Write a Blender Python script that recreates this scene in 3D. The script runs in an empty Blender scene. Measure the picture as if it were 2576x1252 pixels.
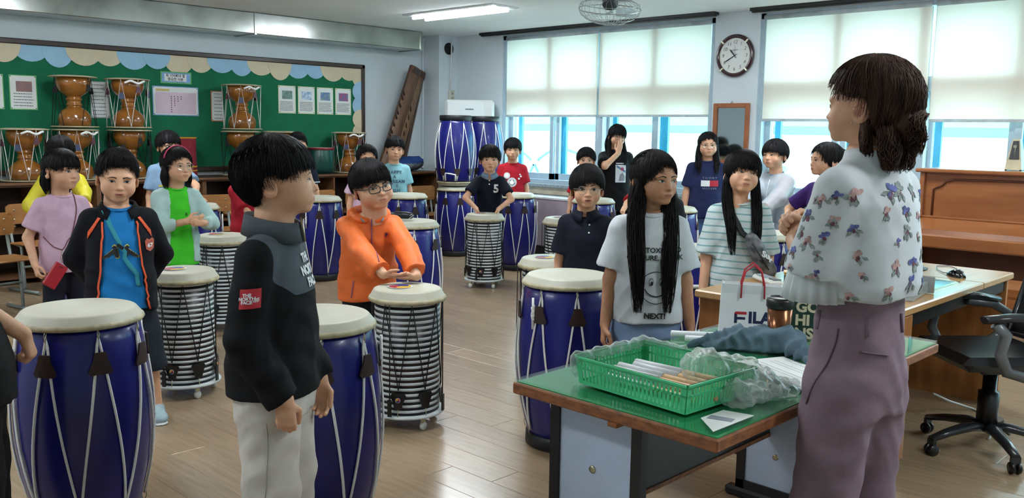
import bpy, math, random
import numpy as np
from mathutils import Vector, Matrix
from mathutils.bvhtree import BVHTree
sc = bpy.context.scene
col = sc.collection
rnd = random.Random(7)
PI = math.pi
# ------------------------------------------------------------------ camera
cam = bpy.data.cameras.new('camera'); camo = bpy.data.objects.new('camera', cam); col.objects.link(camo)
cam.sensor_width = 36.0; cam.lens = 36.0*2255.0/2576.0; cam.clip_start = .05; cam.clip_end = 200
RIGHT = Vector((.69866, -.71529, .01547)); DOWN = Vector((-.08288, -.10239, -.99129)); FWD = Vector((.71064, .69129, -.13082))
camo.matrix_world = Matrix(((RIGHT.x, -DOWN.x, -FWD.x, 0), (RIGHT.y, -DOWN.y, -FWD.y, 0), (RIGHT.z, -DOWN.z, -FWD.z, 1.42), (0, 0, 0, 1)))
sc.camera = camo
# ------------------------------------------------------------------ light
vs = sc.view_settings
vs.view_transform = 'Standard'; vs.look = 'None'; vs.gamma = 1; vs.use_curve_mapping = False
vs.exposure = 0.2
sc.cycles.max_bounces = 8; sc.cycles.diffuse_bounces = 4; sc.cycles.glossy_bounces = 3; sc.cycles.transparent_max_bounces = 14
W = bpy.data.worlds.new('overcast_sky'); sc.world = W; W.use_nodes = True
bg = W.node_tree.nodes['Background']; bg.inputs[0].default_value = (.84, .96, 1, 1); bg.inputs[1].default_value = 10.5
WINDOWS = ((4.92, 7.90), (1.40, 4.43), (-1.90, .90))
for y0, y1 in WINDOWS:                                   # sampling portals in the window openings
    l = bpy.data.lights.new('window_portal', 'AREA'); l.shape = 'RECTANGLE'; l.size = 1.78; l.size_y = y1-y0
    l.cycles.is_portal = True
    o = bpy.data.objects.new('window_portal', l); col.objects.link(o)
    o.location = (8.2, (y0+y1)/2, 1.68); o.rotation_euler = (0, PI/2, 0)
LAMP_W = 26.0                                            # each ceiling fixture
CEIL = 2.60
# ------------------------------------------------------------------ small helpers
def lin(c):
    if isinstance(c, str):
        c = c.lstrip('#'); c = [int(c[i:i+2], 16)/255 for i in (0, 2, 4)]
        c = [x/12.92 if x <= .04045 else ((x+.055)/1.055)**2.4 for x in c]
    return (c[0], c[1], c[2], 1)
_m = {}
def mat(name, c, rough=.55, metal=0, spec=.5, var=.12, vs=8, bump=0, bs=60, stretch=None, coat=0, alpha=1, trans=0, emit=0, rand=0, c2=None, sheen=0, sub=0, det=3):
    if name in _m: return _m[name]
    m = bpy.data.materials.new(name); m.use_nodes = True; nt = m.node_tree; N = nt.nodes; L = nt.links
    b = N['Principled BSDF']; c = lin(c)
    b.inputs['Roughness'].default_value = rough; b.inputs['Metallic'].default_value = metal
    b.inputs['Specular IOR Level'].default_value = spec; b.inputs['Coat Weight'].default_value = coat
    b.inputs['Coat Roughness'].default_value = .12
    b.inputs['Alpha'].default_value = alpha; b.inputs['Transmission Weight'].default_value = trans
    b.inputs['Sheen Weight'].default_value = sheen
    if sub: b.inputs['Subsurface Weight'].default_value = sub; b.inputs['Subsurface Radius'].default_value = (.012, .005, .003); b.inputs['Subsurface Scale'].default_value = .6
    if emit: b.inputs['Emission Color'].default_value = c; b.inputs['Emission Strength'].default_value = emit
    tc = N.new('ShaderNodeTexCoord'); mp = N.new('ShaderNodeMapping'); L.new(tc.outputs['Object'], mp.inputs[0])
    if stretch: mp.inputs['Scale'].default_value = stretch
    nz = N.new('ShaderNodeTexNoise'); nz.inputs['Scale'].default_value = vs; nz.inputs['Detail'].default_value = det
    L.new(mp.outputs[0], nz.inputs['Vector'])
    mx = N.new('ShaderNodeMix'); mx.data_type = 'RGBA'
    d = lin(c2) if c2 else tuple(x*(1-var*2) for x in c[:3])+(1,)
    hi = c if c2 else tuple(min(1, x*(1+var)) for x in c[:3])+(1,)
    mx.inputs[6].default_value = d; mx.inputs[7].default_value = hi
    rp = N.new('ShaderNodeMapRange'); rp.inputs[1].default_value = .3; rp.inputs[2].default_value = .7
    L.new(nz.outputs[0], rp.inputs[0]); L.new(rp.outputs[0], mx.inputs[0])
    out = mx.outputs[2]
    if rand:
        oi = N.new('ShaderNodeObjectInfo'); hs = N.new('ShaderNodeHueSaturation'); mr = N.new('ShaderNodeMapRange')
        mr.inputs[3].default_value = 1-rand; mr.inputs[4].default_value = 1+rand
        L.new(oi.outputs['Random'], mr.inputs[0]); L.new(mr.outputs[0], hs.inputs['Value']); L.new(out, hs.inputs['Color']); out = hs.outputs[0]
    L.new(out, b.inputs['Base Color'])
    if bump:
        n2 = N.new('ShaderNodeTexNoise'); n2.inputs['Scale'].default_value = bs; n2.inputs['Detail'].default_value = 2
        L.new(mp.outputs[0], n2.inputs['Vector'])
        bp = N.new('ShaderNodeBump'); bp.inputs['Strength'].default_value = bump; bp.inputs['Distance'].default_value = .004
        L.new(n2.outputs[0], bp.inputs['Height']); L.new(bp.outputs[0], b.inputs['Normal'])
    _m[name] = m; return m
def cloth(name, c, **k):
    k = dict(dict(rough=.85, spec=.25, var=.07, vs=14, bump=.25, bs=500, sheen=0), **k); return mat('cloth_'+name, c, **k)

class MB:
    def __init__(s): s.v = []; s.f = []; s.m = []; s.sm = []
    def put(s, vs, fs, m=0, smooth=False):
        o = len(s.v); s.v += [tuple(v) for v in vs]
        for f in fs: s.f.append(tuple(i+o for i in f)); s.m.append(m); s.sm.append(smooth)
        return s
    def box(s, x0, x1, y0, y1, z0, z1, m=0, b=0, T=None):
        """box, with chamfered vertical and horizontal edges when b > 0"""
        if b <= 0:
            v = [(x, y, z) for z in (z0, z1) for y in (y0, y1) for x in (x0, x1)]
            f = [(0, 2, 3, 1), (4, 5, 7, 6), (0, 1, 5, 4), (2, 6, 7, 3), (0, 4, 6, 2), (1, 3, 7, 5)]
        else:
            v = []; b = min(b, (x1-x0)/2.01, (y1-y0)/2.01, (z1-z0)/2.01)
            for z, e in ((z0, b), (z0+b, 0), (z1-b, 0), (z1, b)):
                c = b
                v += [(x0+c+e*.0, y0+e, z), (x1-c, y0+e, z), (x1-e, y0+c, z), (x1-e, y1-c, z), (x1-c, y1-e, z), (x0+c, y1-e, z), (x0+e, y1-c, z), (x0+e, y0+c, z)]
            f = [tuple(range(7, -1, -1)), tuple(range(24, 32))]
            for k in range(3):
                for i in range(8): j = (i+1) % 8; f.append((k*8+i, k*8+j, k*8+8+j, k*8+8+i))
        if T is not None: v = [tuple(T @ Vector(p)) for p in v]
        return s.put(v, f, m)
    def tube(s, pts, r, n=6, m=0, caps=True, closed=False, flat=None, smooth=True):
        P = [Vector(p) for p in pts]; k = len(P)
        rr = list(r) if hasattr(r, '__len__') else [r]*k
        V = []; up = None
        for i in range(k):
            if closed: t = P[(i+1) % k]-P[i-1]
            else: t = P[min(i+1, k-1)]-P[max(i-1, 0)]
            if t.length < 1e-9: t = Vector((0, 0, 1))
            t.normalize()
            if up is None: up = Vector((0, 0, 1)) if abs(t.z) < .9 else Vector((1, 0, 0))
            a = t.cross(up)
            if a.length < 1e-6: a = t.cross(Vector((.3, .9, .1)))
            a.normalize(); b_ = a.cross(t).normalized(); up = b_
            for j in range(n):
                q = 2*PI*j/n; V.append(P[i]+a*(math.cos(q)*rr[i])+b_*(math.sin(q)*rr[i]*(flat or 1)))
        F = []
        for i in range(k if closed else k-1):
            i2 = (i+1) % k
            for j in range(n): j2 = (j+1) % n; F.append((i*n+j, i*n+j2, i2*n+j2, i2*n+j))
        s.put(V, F, m, smooth)
        if caps and not closed: s.put([], [], m); o = len(s.v)-k*n; s.f += [tuple(o+j for j in range(n-1, -1, -1)), tuple(o+(k-1)*n+j for j in range(n))]; s.m += [m, m]; s.sm += [False, False]
        return s
    def lathe(s, prof, n=32, m=0, c=(0, 0, 0), sx=1, sy=1, smooth=True, mats=None, axis=None):
        """revolve (r, z) pairs; a pair with r=0 closes the end"""
        rows = []; V = []
        for r, z in prof:
            if r < 1e-7: rows.append([len(V)]); V.append((0, 0, z))
            else:
                rows.append(list(range(len(V), len(V)+n)))
                for j in range(n): q = 2*PI*j/n; V.append((math.cos(q)*r*sx, math.sin(q)*r*sy, z))
        if axis is not None: V = [tuple(axis @ Vector(v)) for v in V]
        V = [(v[0]+c[0], v[1]+c[1], v[2]+c[2]) for v in V]
        for i in range(len(rows)-1):
            a, b_ = rows[i], rows[i+1]; F = []
            for j in range(n):
                j2 = (j+1) % n
                if len(a) == 1 and len(b_) == 1: continue
                if len(a) == 1: F.append((a[0], b_[j2], b_[j]))
                elif len(b_) == 1: F.append((a[j], a[j2], b_[0]))
                else: F.append((a[j], a[j2], b_[j2], b_[j]))
            o = len(s.v) if i == 0 else o
            if i == 0: s.v += V
            for f in F: s.f.append(tuple(x+o for x in f)); s.m.append(mats[i] if mats else m); s.sm.append(smooth)
        return s
    def prism(s, poly, z0, z1, m=0, T=None, smooth=False):
        n = len(poly); v = [(x, y, z0) for x, y in poly]+[(x, y, z1) for x, y in poly]
        if T is not None: v = [tuple(T @ Vector(p)) for p in v]
        f = [tuple(range(n-1, -1, -1)), tuple(range(n, 2*n))]+[(i, (i+1) % n, n+(i+1) % n, n+i) for i in range(n)]
        return s.put(v, f, m, smooth)
    def build(s, name, mats, parent=None, loc=None):
        me = bpy.data.meshes.new(name); me.from_pydata(s.v, [], s.f)
        if not isinstance(mats, (list, tuple)): mats = [mats]
        for m in mats: me.materials.append(m)
        if len(mats) > 1: me.polygons.foreach_set('material_index', s.m)
        me.polygons.foreach_set('use_smooth', s.sm); me.update()
        return link(name, me, parent, loc)
def link(name, me, parent=None, loc=None):
    o = bpy.data.objects.new(name, me); col.objects.link(o)
    if parent is not None: o.parent = parent
    if loc is not None: o.location = loc
    return o
def tag(o, label, cat, group=None, kind=None):
    if label: o['label'] = label
    if cat: o['category'] = cat
    if group: o['group'] = group
    if kind: o['kind'] = kind
    return o
def thing(name, label, cat, loc=(0, 0, 0), rz=0, group=None):
    o = bpy.data.objects.new(name, None); col.objects.link(o); o.location = loc; o.rotation_euler = (0, 0, rz); o.empty_display_size = .1
    return tag(o, label, cat, group)
def struct(o): o['kind'] = 'structure'; return o
KIDS = {}
def copy_tree(o, parent=None):
    c = o.copy(); col.objects.link(c); c.parent = parent
    for ch in o.children: copy_tree(ch, c)
    return c
def rotz(a): return Matrix.Rotation(a, 4, 'Z')
def TR(x, y, z, rz=0, rx=0, ry=0): return Matrix.Translation((x, y, z)) @ Matrix.Rotation(rz, 4, 'Z') @ Matrix.Rotation(ry, 4, 'Y') @ Matrix.Rotation(rx, 4, 'X')
_fontc = {}
def text_mesh(txt, size, bold=0, space=1.0, shear=0, sub=0):
    """flat outline lettering: (vertices in the x/z plane centred on 0, faces)"""
    c = bpy.data.curves.new('lettering', 'FONT'); c.body = txt; c.size = size; c.align_x = 'CENTER'; c.align_y = 'CENTER'
    c.offset = bold; c.space_character = space; c.shear = shear; c.fill_mode = 'FRONT'; c.resolution_u = 3
    o = bpy.data.objects.new('lettering', c); col.objects.link(o)
    dg = bpy.context.evaluated_depsgraph_get(); dg.update(); me = bpy.data.meshes.new_from_object(o.evaluated_get(dg))
    v = [(p.co.x, 0, p.co.y) for p in me.vertices]; f = [tuple(p.vertices) for p in me.polygons]
    bpy.data.objects.remove(o); bpy.data.curves.remove(c); bpy.data.meshes.remove(me)
    return v, f
# ------------------------------------------------------------------ the room
m_wall = mat('wall_paint', '#d2dde2', rough=.7, var=.03, vs=2, bump=.05, bs=120)
m_ceil = mat('ceiling_paint', '#f3f5f4', rough=.85, var=.02, vs=2)
m_plank = mat('floor_plank', '#a38d72', rough=.27, spec=.5, var=.10, vs=5, stretch=(9, .8, 1), c2='#927c63', rand=.07, bump=.04, bs=40, coat=.12, det=6)
m_gap = mat('floor_gap', '#54442f', rough=.8)
X0, X1, Y0, Y1 = -1.7, 7.9, -2.2, 9.05
floor = struct(MB().box(X0-.2, X1+.3, Y0-.2, Y1+.2, -.1, -.006).build('floor', m_gap))
PW, PL = .16, 1.20
proto = {}
def plank_mesh(L):
    if L not in proto: proto[L] = MB().box(.0006, PW-.0006, .0008, L-.0008, -.012, 0, b=.0012)
    return proto[L]
cells = []
i = 0; x = X0
while x < X1-.01:
    y = Y0-(i*.235 % PL)
    while y < Y1:
        a, b_ = max(y, Y0), min(y+PL, Y1)
        if b_-a > .02: cells.append((x, a, round(b_-a, 3)))
        y += PL
    x += PW; i += 1
def vis(c):
    cx, cy = c[0]+.08, c[1]+c[2]/2; d = cx*FWD.x+cy*FWD.y; s = cx*RIGHT.x+cy*RIGHT.y
    return d if d > .8 and abs(s) < d*.62+.6 else 99-d
cells.sort(key=vis)
rest = MB(); pm = {}
for k, (x, y, L) in enumerate(cells):
    if k < 290:
        if L not in pm:
            o = plank_mesh(L).build('plank', m_plank, floor); pm[L] = o.data
        else: o = link('plank', pm[L], floor)
        o.location = (x, y, 0)
    else: rest.box(x+.0006, x+PW-.0006, y+.0008, y+L-.0008, -.012, 0)
tag(rest.build('plank_rest', m_plank, floor), None, None, kind='stuff')

struct(MB().box(X0-.2, X1+.3, Y0-.2, Y1+.2, CEIL, CEIL+.25).build('ceiling', m_ceil))
struct(MB().box(X0-.2, X1+.3, Y1, Y1+.2, -.1, CEIL).build('wall_left', m_wall))
struct(MB().box(X0-.2, X0, Y0, Y1, -.1, CEIL).build('wall_front', m_wall))
struct(MB().box(X0-.2, X1+.3, Y0-.2, Y0, -.1, CEIL).build('wall_back', m_wall))
ZS, ZT = .80, 2.56
wr = MB().box(X1, X1+.28, Y0, Y1, -.1, ZS).box(X1, X1+.28, Y0, Y1, ZT, CEIL)
ys = [Y0]+[q for w in sorted(WINDOWS) for q in w]+[Y1]
for a, b_ in zip(ys[::2], ys[1::2]): wr.box(X1, X1+.28, a, b_, ZS, ZT)
struct(wr.build('wall_right', m_wall))
struct(MB().box(7.60, X1, 8.73, Y1, 0, CEIL).build('wall_pillar', m_wall))
m_base = mat('baseboard_wood', '#5a3524', rough=.5)
struct(MB().box(X0, 7.6, Y1-.015, Y1, 0, .09).build('baseboard_left', m_base))
struct(MB().box(X1-.015, X1, Y0, 8.73, 0, .09).build('baseboard_right', m_base))
# windows
m_frame = mat('window_frame', '#a9bfcb', rough=.45, var=.04)
m_outer = mat('window_outer_frame', '#4fb9d6', rough=.4, var=.06)
m_glass = bpy.data.materials.new('window_glass'); m_glass.use_nodes = True
nt = m_glass.node_tree; nt.nodes.clear()
g_o = nt.nodes.new('ShaderNodeOutputMaterial'); g_m = nt.nodes.new('ShaderNodeMixShader'); g_t = nt.nodes.new('ShaderNodeBsdfTransparent'); g_g = nt.nodes.new('ShaderNodeBsdfGlossy')
g_t.inputs[0].default_value = (.86, .97, 1, 1); g_g.inputs[1].default_value = .02; g_m.inputs[0].default_value = .06
nt.links.new(g_t.outputs[0], g_m.inputs[1]); nt.links.new(g_g.outputs[0], g_m.inputs[2]); nt.links.new(g_m.outputs[0], g_o.inputs[0])
ZTR = 1.80
for wi, (y0, y1) in enumerate(WINDOWS):
    w = bpy.data.objects.new('window_%d' % (wi+1), None); col.objects.link(w); struct(w)
    fr = MB()
    for a in ((X1+.02, X1+.26),):
        fr.box(a[0], a[1], y0, y0+.05, ZS, ZT).box(a[0], a[1], y1-.05, y1, ZS, ZT).box(a[0], a[1], y0, y1, ZS, ZS+.05).box(a[0], a[1], y0, y1, ZT-.05, ZT)
    fr.box(X1+.065, X1+.22, y0, y1, ZTR, ZTR+.13)
    for k in (1, 2, 3):
        yy = y0+(y1-y0)*k/4; fr.box(X1+.065, X1+.2, yy-.045, yy+.045, ZTR, ZT)
    yy = (y0+y1)/2; fr.box(X1+.06, X1+.22, yy-.05, yy+.05, ZS, ZT)
    fr.build('window_frame', m_frame, w)
    MB().box(X1-.06, X1+.1, y0-.04, y1+.04, ZS-.035, ZS+.004, b=.006).build('window_sill', mat('sill_stone', '#8e9aa0', rough=.35, var=.2, vs=60), w)
    wd = (y1-y0-.10)/4
    for k in range(4):
        a = y0+.05+wd*k; b_ = a+wd; xi = X1+.10 if k in (0, 3) else X1+.145
        if k == 1: b_ -= .03
        if k == 2: a += .03
        s_ = MB()
        for (p, q, r_, t_) in ((a, a+.055, ZS+.05, ZTR), (b_-.055, b_, ZS+.05, ZTR), (a, b_, ZS+.05, ZS+.12), (a, b_, ZTR-.06, ZTR)):
            s_.box(xi, xi+.04, p, q, r_, t_)
        so = s_.build('sash', m_frame, w)
        MB().box(xi+.018, xi+.022, a+.055, b_-.055, ZS+.12, ZTR-.06).build('pane', m_glass, so)
        s2 = MB()                                            # the outer layer of the double window, shifted sideways
        sh = -.05
        for (p, q, r_, t_) in ((a+sh, a+sh+.06, ZS+.05, ZTR), (b_+sh-.06, b_+sh, ZS+.05, ZTR), (a+sh, b_+sh, ZS+.05, ZS+.12)):
            s2.box(X1+.205, X1+.24, max(p, y0+.02), min(q, y1-.02), r_, t_)
        s2.build('outer_sash', m_outer, w)
        MB().box(xi+.05, xi+.054, a, b_, ZTR+.13, ZT-.05).build('pane', m_glass, w)
# roller blinds
m_blind = bpy.data.materials.new('blind_fabric'); m_blind.use_nodes = True
nt = m_blind.node_tree; nt.nodes.clear(); N = nt.nodes
b_o = N.new('ShaderNodeOutputMaterial'); b_m = N.new('ShaderNodeMixShader'); b_d = N.new('ShaderNodeBsdfDiffuse'); b_t = N.new('ShaderNodeBsdfTranslucent')
b_w = N.new('ShaderNodeTexNoise'); b_w.inputs['Scale'].default_value = 300; b_r = N.new('ShaderNodeMix'); b_r.data_type = 'RGBA'
b_r.inputs[6].default_value = (.80, .75, .64, 1); b_r.inputs[7].default_value = (.86, .81, .70, 1)
nt.links.new(b_w.outputs[0], b_r.inputs[0]); nt.links.new(b_r.outputs[2], b_d.inputs[0]); nt.links.new(b_r.outputs[2], b_t.inputs[0])
b_m.inputs[0].default_value = .19
nt.links.new(b_d.outputs[0], b_m.inputs[1]); nt.links.new(b_t.outputs[0], b_m.inputs[2]); nt.links.new(b_m.outputs[0], b_o.inputs[0])
m_rail = mat('blind_rail', '#b9c4c8', rough=.4)
def blind(y0, y1, zb, label):
    t = thing('roller_blind', label, 'blind', (X1+.032, (y0+y1)/2, zb), 0, 'roller blinds at the windows')
    h = ZT-.03-zb; w = (y1-y0)/2
    n = 24; sheet = MB(); V = []; F = []
    for side in (0, 1):
        for i in range(n+1):
            for k in (0, 1): V.append((-.0005+side*.001+.0012*math.sin(i*1.1), -w+2*w*i/n, h*k))
    for i in range(n): a = i*2; F.append((a, a+1, a+3, a+2))
    sheet.put(V[:2*n+2], F, 0, True); sheet.build('fabric', m_blind, t)
    MB().box(-.008, .008, -w, w, -.014, .012, b=.004).build('bottom_rail', m_rail, t)
    MB().tube([(0, -w, h-.005), (0, w, h-.005)], .024, 12).build('roller', m_rail, t)
    ch = MB()
    for zz in np.arange(-.25, h, .016): ch.box(-.022, -.018, w-.012, w-.008, zz, zz+.011)
    ch.build('bead_chain', m_rail, t)
blind(6.43, 7.85, 1.60, 'cream roller blind over the window panes beside the vent hole corner')
blind(4.98, 6.40, 1.60, 'cream roller blind hanging right beside the round wall clock')
blind(2.86, 4.40, 1.56, 'cream roller blind behind the head of the teacher')
blind(1.43, 2.83, 1.56, 'cream roller blind above the piano and metronome')
# black curtain tracks on the ceiling
m_blk = mat('black_plastic', '#0d0e10', rough=.35, var=.1)
for y0, y1, lb in ((4.85, 8.17, 'black curtain track on the ceiling above the window by the clock'), (1.2, 4.47, 'black curtain track on the ceiling above the piano window')):
    t = thing('curtain_track', lb, 'track', (X1-.10, (y0+y1)/2, CEIL-.03), 0, 'curtain tracks')
    h = (y1-y0)/2
    MB().box(-.045, .045, -h, h, 0, .03, b=.004).build('rail', m_blk, t)
    MB().box(-.02, .02, -h+.01, h-.01, -.012, 0).build('groove', m_blk, t)
# the building across the yard
ext = thing('school_building', 'pale school block with turquoise roof seen outside through the windows', 'building', (15.5, 5, -3.2))
m_ew = mat('outside_wall', '#f3f6f4', rough=.9, var=.04, vs=.6); m_er = mat('outside_roof', '#4cbfc6', rough=.7, var=.08, vs=.7)
MB().box(0, 6, -22, 26, 0, 4.70).build('wall', m_ew, ext)
MB().prism([(-.9, 4.62), (7, 7.7), (7, 7.85), (-.9, 4.77)], -22, 26, T=Matrix(((1, 0, 0, 0), (0, 0, 1, 0), (0, 1, 0, 0), (0, 0, 0, 1)))).build('roof', m_er, ext)
for k in range(9):
    yy = -18+k*4.6
    f_ = MB().box(-.03, .02, yy, yy+1.9, 2.2, 3.6).build('window_frame', mat('outside_frame', '#cfe3e4', rough=.5), ext)
    MB().box(-.045, -.03, yy+.07, yy+.9, 2.27, 3.53).box(-.045, -.03, yy+1.0, yy+1.83, 2.27, 3.53).build('pane', mat('outside_pane', '#9fc6cf', rough=.15), f_)
gr = struct(MB().box(8.2, 60, -40, 50, -3.4, -3.2).build('ground', mat('yard', '#d6d6cc', rough=.95, var=.1, vs=1)))
arch = thing('bike_shelter', 'thin white arched shelter frame out in the yard beyond the first pane', 'shelter', (12.6, 11.0, -3.2))
for k in (0, 1.4, 2.8):
    MB().tube([(0, k-1.0*math.cos(q), 3.2+1.1*math.sin(q)) for q in np.linspace(0, PI, 14)]+[(0, k+1.0, 0)], .03, 6).build('hoop', mat('shelter_metal', '#3a6f86', rough=.4), arch)
MB().box(-.05, .05, -1.2, 4.2, 3.2, 3.3).box(-.05, .05, -1.2, 4.2, 4.0, 4.06).build('rail', mat('shelter_white', '#e8f0f0'), arch)
# ceiling lights: recessed, two tubes
m_tube = mat('lamp_tube', '#eef6ff', emit=30.0, var=0); m_refl = mat('lamp_reflector', '#d9dedd', rough=.25, metal=.6, var=.03)
LIGHTS = [(6.22, 6.85), (6.22, 3.2), (6.22, -.4), (2.9, 6.85), (2.9, 3.2), (2.9, -.4), (-.2, 6.85), (-.2, 3.2)]
LBL = ['lit recessed two tube ceiling light above the back of the room', 'recessed two tube ceiling light overhead between the piano and the drums', 'recessed two tube ceiling light overhead past the end of the piano', 'recessed two tube ceiling light overhead in front of the notice board', 'recessed two tube ceiling light overhead above the green desk', 'recessed two tube ceiling light overhead behind the office chair', 'recessed two tube ceiling light overhead beside the notice board end', 'recessed two tube ceiling light overhead nearest the front wall']
for k, (lx, ly) in enumerate(LIGHTS):
    t = thing('ceiling_light', LBL[k], 'light', (lx, ly, CEIL), 0, 'recessed ceiling lights')
    h = MB(); w_, l_ = .16, .65
    h.box(-w_-.02, w_+.02, -l_-.02, l_+.02, -.012, .0)
    h.build('housing', mat('lamp_housing', '#e4e8e8', rough=.4, var=.02), t)
    MB().box(-w_, w_, -l_, l_, -.016, -.0125).build('reflector', m_refl, t)
    for sx in (-.085, .085): MB().tube([(sx, -l_+.04, -.032), (sx, l_-.04, -.032)], .015, 10).build('tube', m_tube, t)
    la = bpy.data.lights.new('tube_light', 'AREA'); la.shape = 'RECTANGLE'; la.size = .3; la.size_y = 1.2; la.energy = LAMP_W; la.color = (.93, .98, 1)
    lo = bpy.data.objects.new('tube_light', la); col.objects.link(lo); lo.parent = t; lo.location = (0, 0, -.055)
# steel duct under the ceiling
m_steel = mat('galvanised_steel', '#b3b6b0', rough=.24, metal=.85, var=.18, vs=3, bump=.1, bs=9)
t = thing('duct', 'galvanised steel box duct running under the ceiling above the notice board', 'duct', (0, 8.83, 2.38))
for a, b_ in ((X0+.02, 2.3), (2.3, 4.97), (4.97, 7.21)):
    MB().box(a+.003, b_-.003, -.22, .2, 0, .215, b=.006).build('section', m_steel, t)
    MB().box(b_-.02, b_+.004, -.228, .2, -.008, .215).build('flange', m_steel, t)
t = thing('conduit', 'thin white cable conduit running down the corner by the zithers', 'pipe', (7.585, 9.03, 0))
MB().box(-.012, .012, -.015, .015, .92, 2.58, b=.004).build('trunking', m_wall, t)
MB().box(-.016, .016, -.018, .018, 2.54, 2.58, b=.003).build('bracket', m_wall, t)
# vent hole with cable on the pillar, socket, wall unit
t = thing('vent_hole', 'round black vent hole high in the corner with white cable hanging', 'vent', (7.76, 8.73, 2.44))
MB().lathe([(0, 0), (.075, 0), (.075, .012), (.062, .014), (.06, .004), (0, .003)], 28, axis=Matrix.Rotation(PI/2, 4, 'X')).build('cap', m_blk, t)
MB().tube([(.02, -.03, .12), (.02, -.035, 0), (.015, -.03, -.3), (.02, -.012, -.55)], .009, 8).build('cable', mat('white_plastic', '#d8dcda', rough=.4, var=.03), t)
m_wp = _m['white_plastic']
t = thing('socket_box', 'small grey white socket box on the pillar above the air unit', 'socket', (7.80, 8.73, 1.85))
MB().box(-.045, .045, -.035, 0, -.07, .07, b=.008).build('box', mat('socket_plastic', '#bfbfae', rough=.4), t)
for zz in (-.025, .03): MB().lathe([(0, .006), (.014, .006), (.016, 0)], 14, c=(0, -.035, zz), axis=Matrix.Rotation(PI/2, 4, 'X')).build('outlet', mat('outlet_grey', '#8f8f83'), t)
t = thing('air_purifier', 'white air unit with rounded corners behind the stacked blue drums', 'air purifier', (7.55, 8.10, 1.16), math.radians(-45))
MB().box(-.30, .30, -.10, .12, 0, .62, b=.03).build('body', m_wp, t)
MB().box(-.27, .17, -.112, -.10, .04, .60, b=.012).build('front_panel', mat('unit_panel', '#dfe6e6', rough=.25, var=.02), t)
MB().box(-.05, .05, -.116, -.112, .50, .515).build('badge', mat('unit_badge', '#6f7d88'), t)
tb = thing('side_stand', 'low wooden stand carrying the white air unit in the corner', 'stand', (7.55, 8.10, 0), math.radians(-45))
MB().box(-.33, .33, -.12, .14, 1.12, 1.16, b=.006).build('top', m_base, tb)
for sx in (-.3, .3):
    MB().box(sx-.02, sx+.02, -.1, .12, 0, 1.12).build('leg', m_base, tb)
# convector heater under the window
t = thing('convector_heater', 'long pinkish grey convector heater under the window with round sticker', 'heater', (7.74, 6.0, 0))
MB().box(-.12, .13, -2.0, 1.75, .10, .66, b=.012).build('casing', mat('heater_paint', '#a59da8', rough=.45, var=.05), t)
MB().box(-.13, .14, -2.0, 1.75, .645, .672, b=.005).build('top_grille', mat('heater_top', '#d5dde0', rough=.35), t)
MB().box(-.10, .13, -1.98, 1.73, 0, .10).build('plinth', mat('heater_plinth', '#241f24'), t)
MB().lathe([(0, .004), (.03, .004), (.032, 0)], 20, c=(-.12, .50, .60), axis=Matrix.Rotation(-PI/2, 4, 'Y')).build('sticker', mat('sticker_blue', '#2a2f8a'), t)
# wall panelling strip below sill
struct(MB().box(X1-.02, X1, 4.5, 8.7, .68, .765).build('trim_1', mat('wall_strip', '#b7ad98', rough=.6)))
# ------------------------------------------------------------------ board wall
m_wood = mat('shelf_wood', '#7a5233', rough=.5, var=.15, vs=6, stretch=(.6, 6, 6), bump=.05, bs=30, c2='#5d3c25')
m_dwood = mat('dark_wood', '#3b2c26', rough=.4, var=.15, vs=6)
m_felt = mat('green_felt', '#0f6b4a', rough=.95, var=.06, vs=6, bump=.2, bs=300)
m_cream = mat('cream_paper', '#d6c9ac', rough=.8, var=.03); m_lblue = mat('pale_blue_paper', '#9cc3de', rough=.8, var=.03)
m_paper = mat('white_paper', '#dfe4e2', rough=.7, var=.02); m_ink = mat('printing_ink', '#2c2f36', rough=.7); m_grey = mat('printing_grey', '#8d96a0', rough=.7)
BY = 9.05
bd = thing('notice_board', 'long green felt notice board with dark frame and scalloped paper border', 'notice board', (0, BY, 0))
bx0, bx1, bz0, bz1 = 1.3, 6.66, .94, 2.18
MB().box(bx0, bx1, -.02, 0, bz0, bz1).build('felt', m_felt, bd)
f = MB().box(bx0, bx1, -.045, 0, bz1-.05, bz1, b=.008).box(bx0, bx1, -.045, 0, bz0, bz0+.05, b=.008).box(bx0, bx0+.05, -.045, 0, bz0, bz1, b=.008).box(bx1-.05, bx1, -.045, 0, bz0, bz1, b=.008)
f.build('frame', m_dwood, bd)
TXZ = Matrix(((1, 0, 0, 0), (0, 0, 1, 0), (0, 1, 0, 0), (0, 0, 0, 1)))   # (x,y,z)->(x,z,y): draw in the wall plane
def half(cx, cz, rx, rz, a0, a1, n=12): return [(cx+rx*math.cos(a0+(a1-a0)*i/n), cz+rz*math.sin(a0+(a1-a0)*i/n)) for i in range(n+1)]
x = 1.5; k = 0
while x < bx1-.1:
    w = (.17, .15, .165, .145)[k % 4]; dz = (.17, .15, .19, .16, .15)[k % 5]; d = -.022-.003*(k % 3)
    MB().prism(half(x, bz1-.05, w, dz, PI, 2*PI), d-.0015, d, T=TXZ).build('paper_scallop', (m_cream, m_lblue)[(k//2) % 2], bd)
    x += .235; k += 1
for i, (z, mm) in enumerate(((2.02, m_cream), (1.86, m_lblue), (1.69, m_lblue), (1.53, m_cream), (1.37, m_cream))):
    d = -.024-.003*(i % 2)
    MB().prism(half(bx1-.05, z, .13, .12, PI/2, 1.5*PI), d-.0015, d, T=TXZ).build('paper_scallop', mm, bd)
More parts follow.
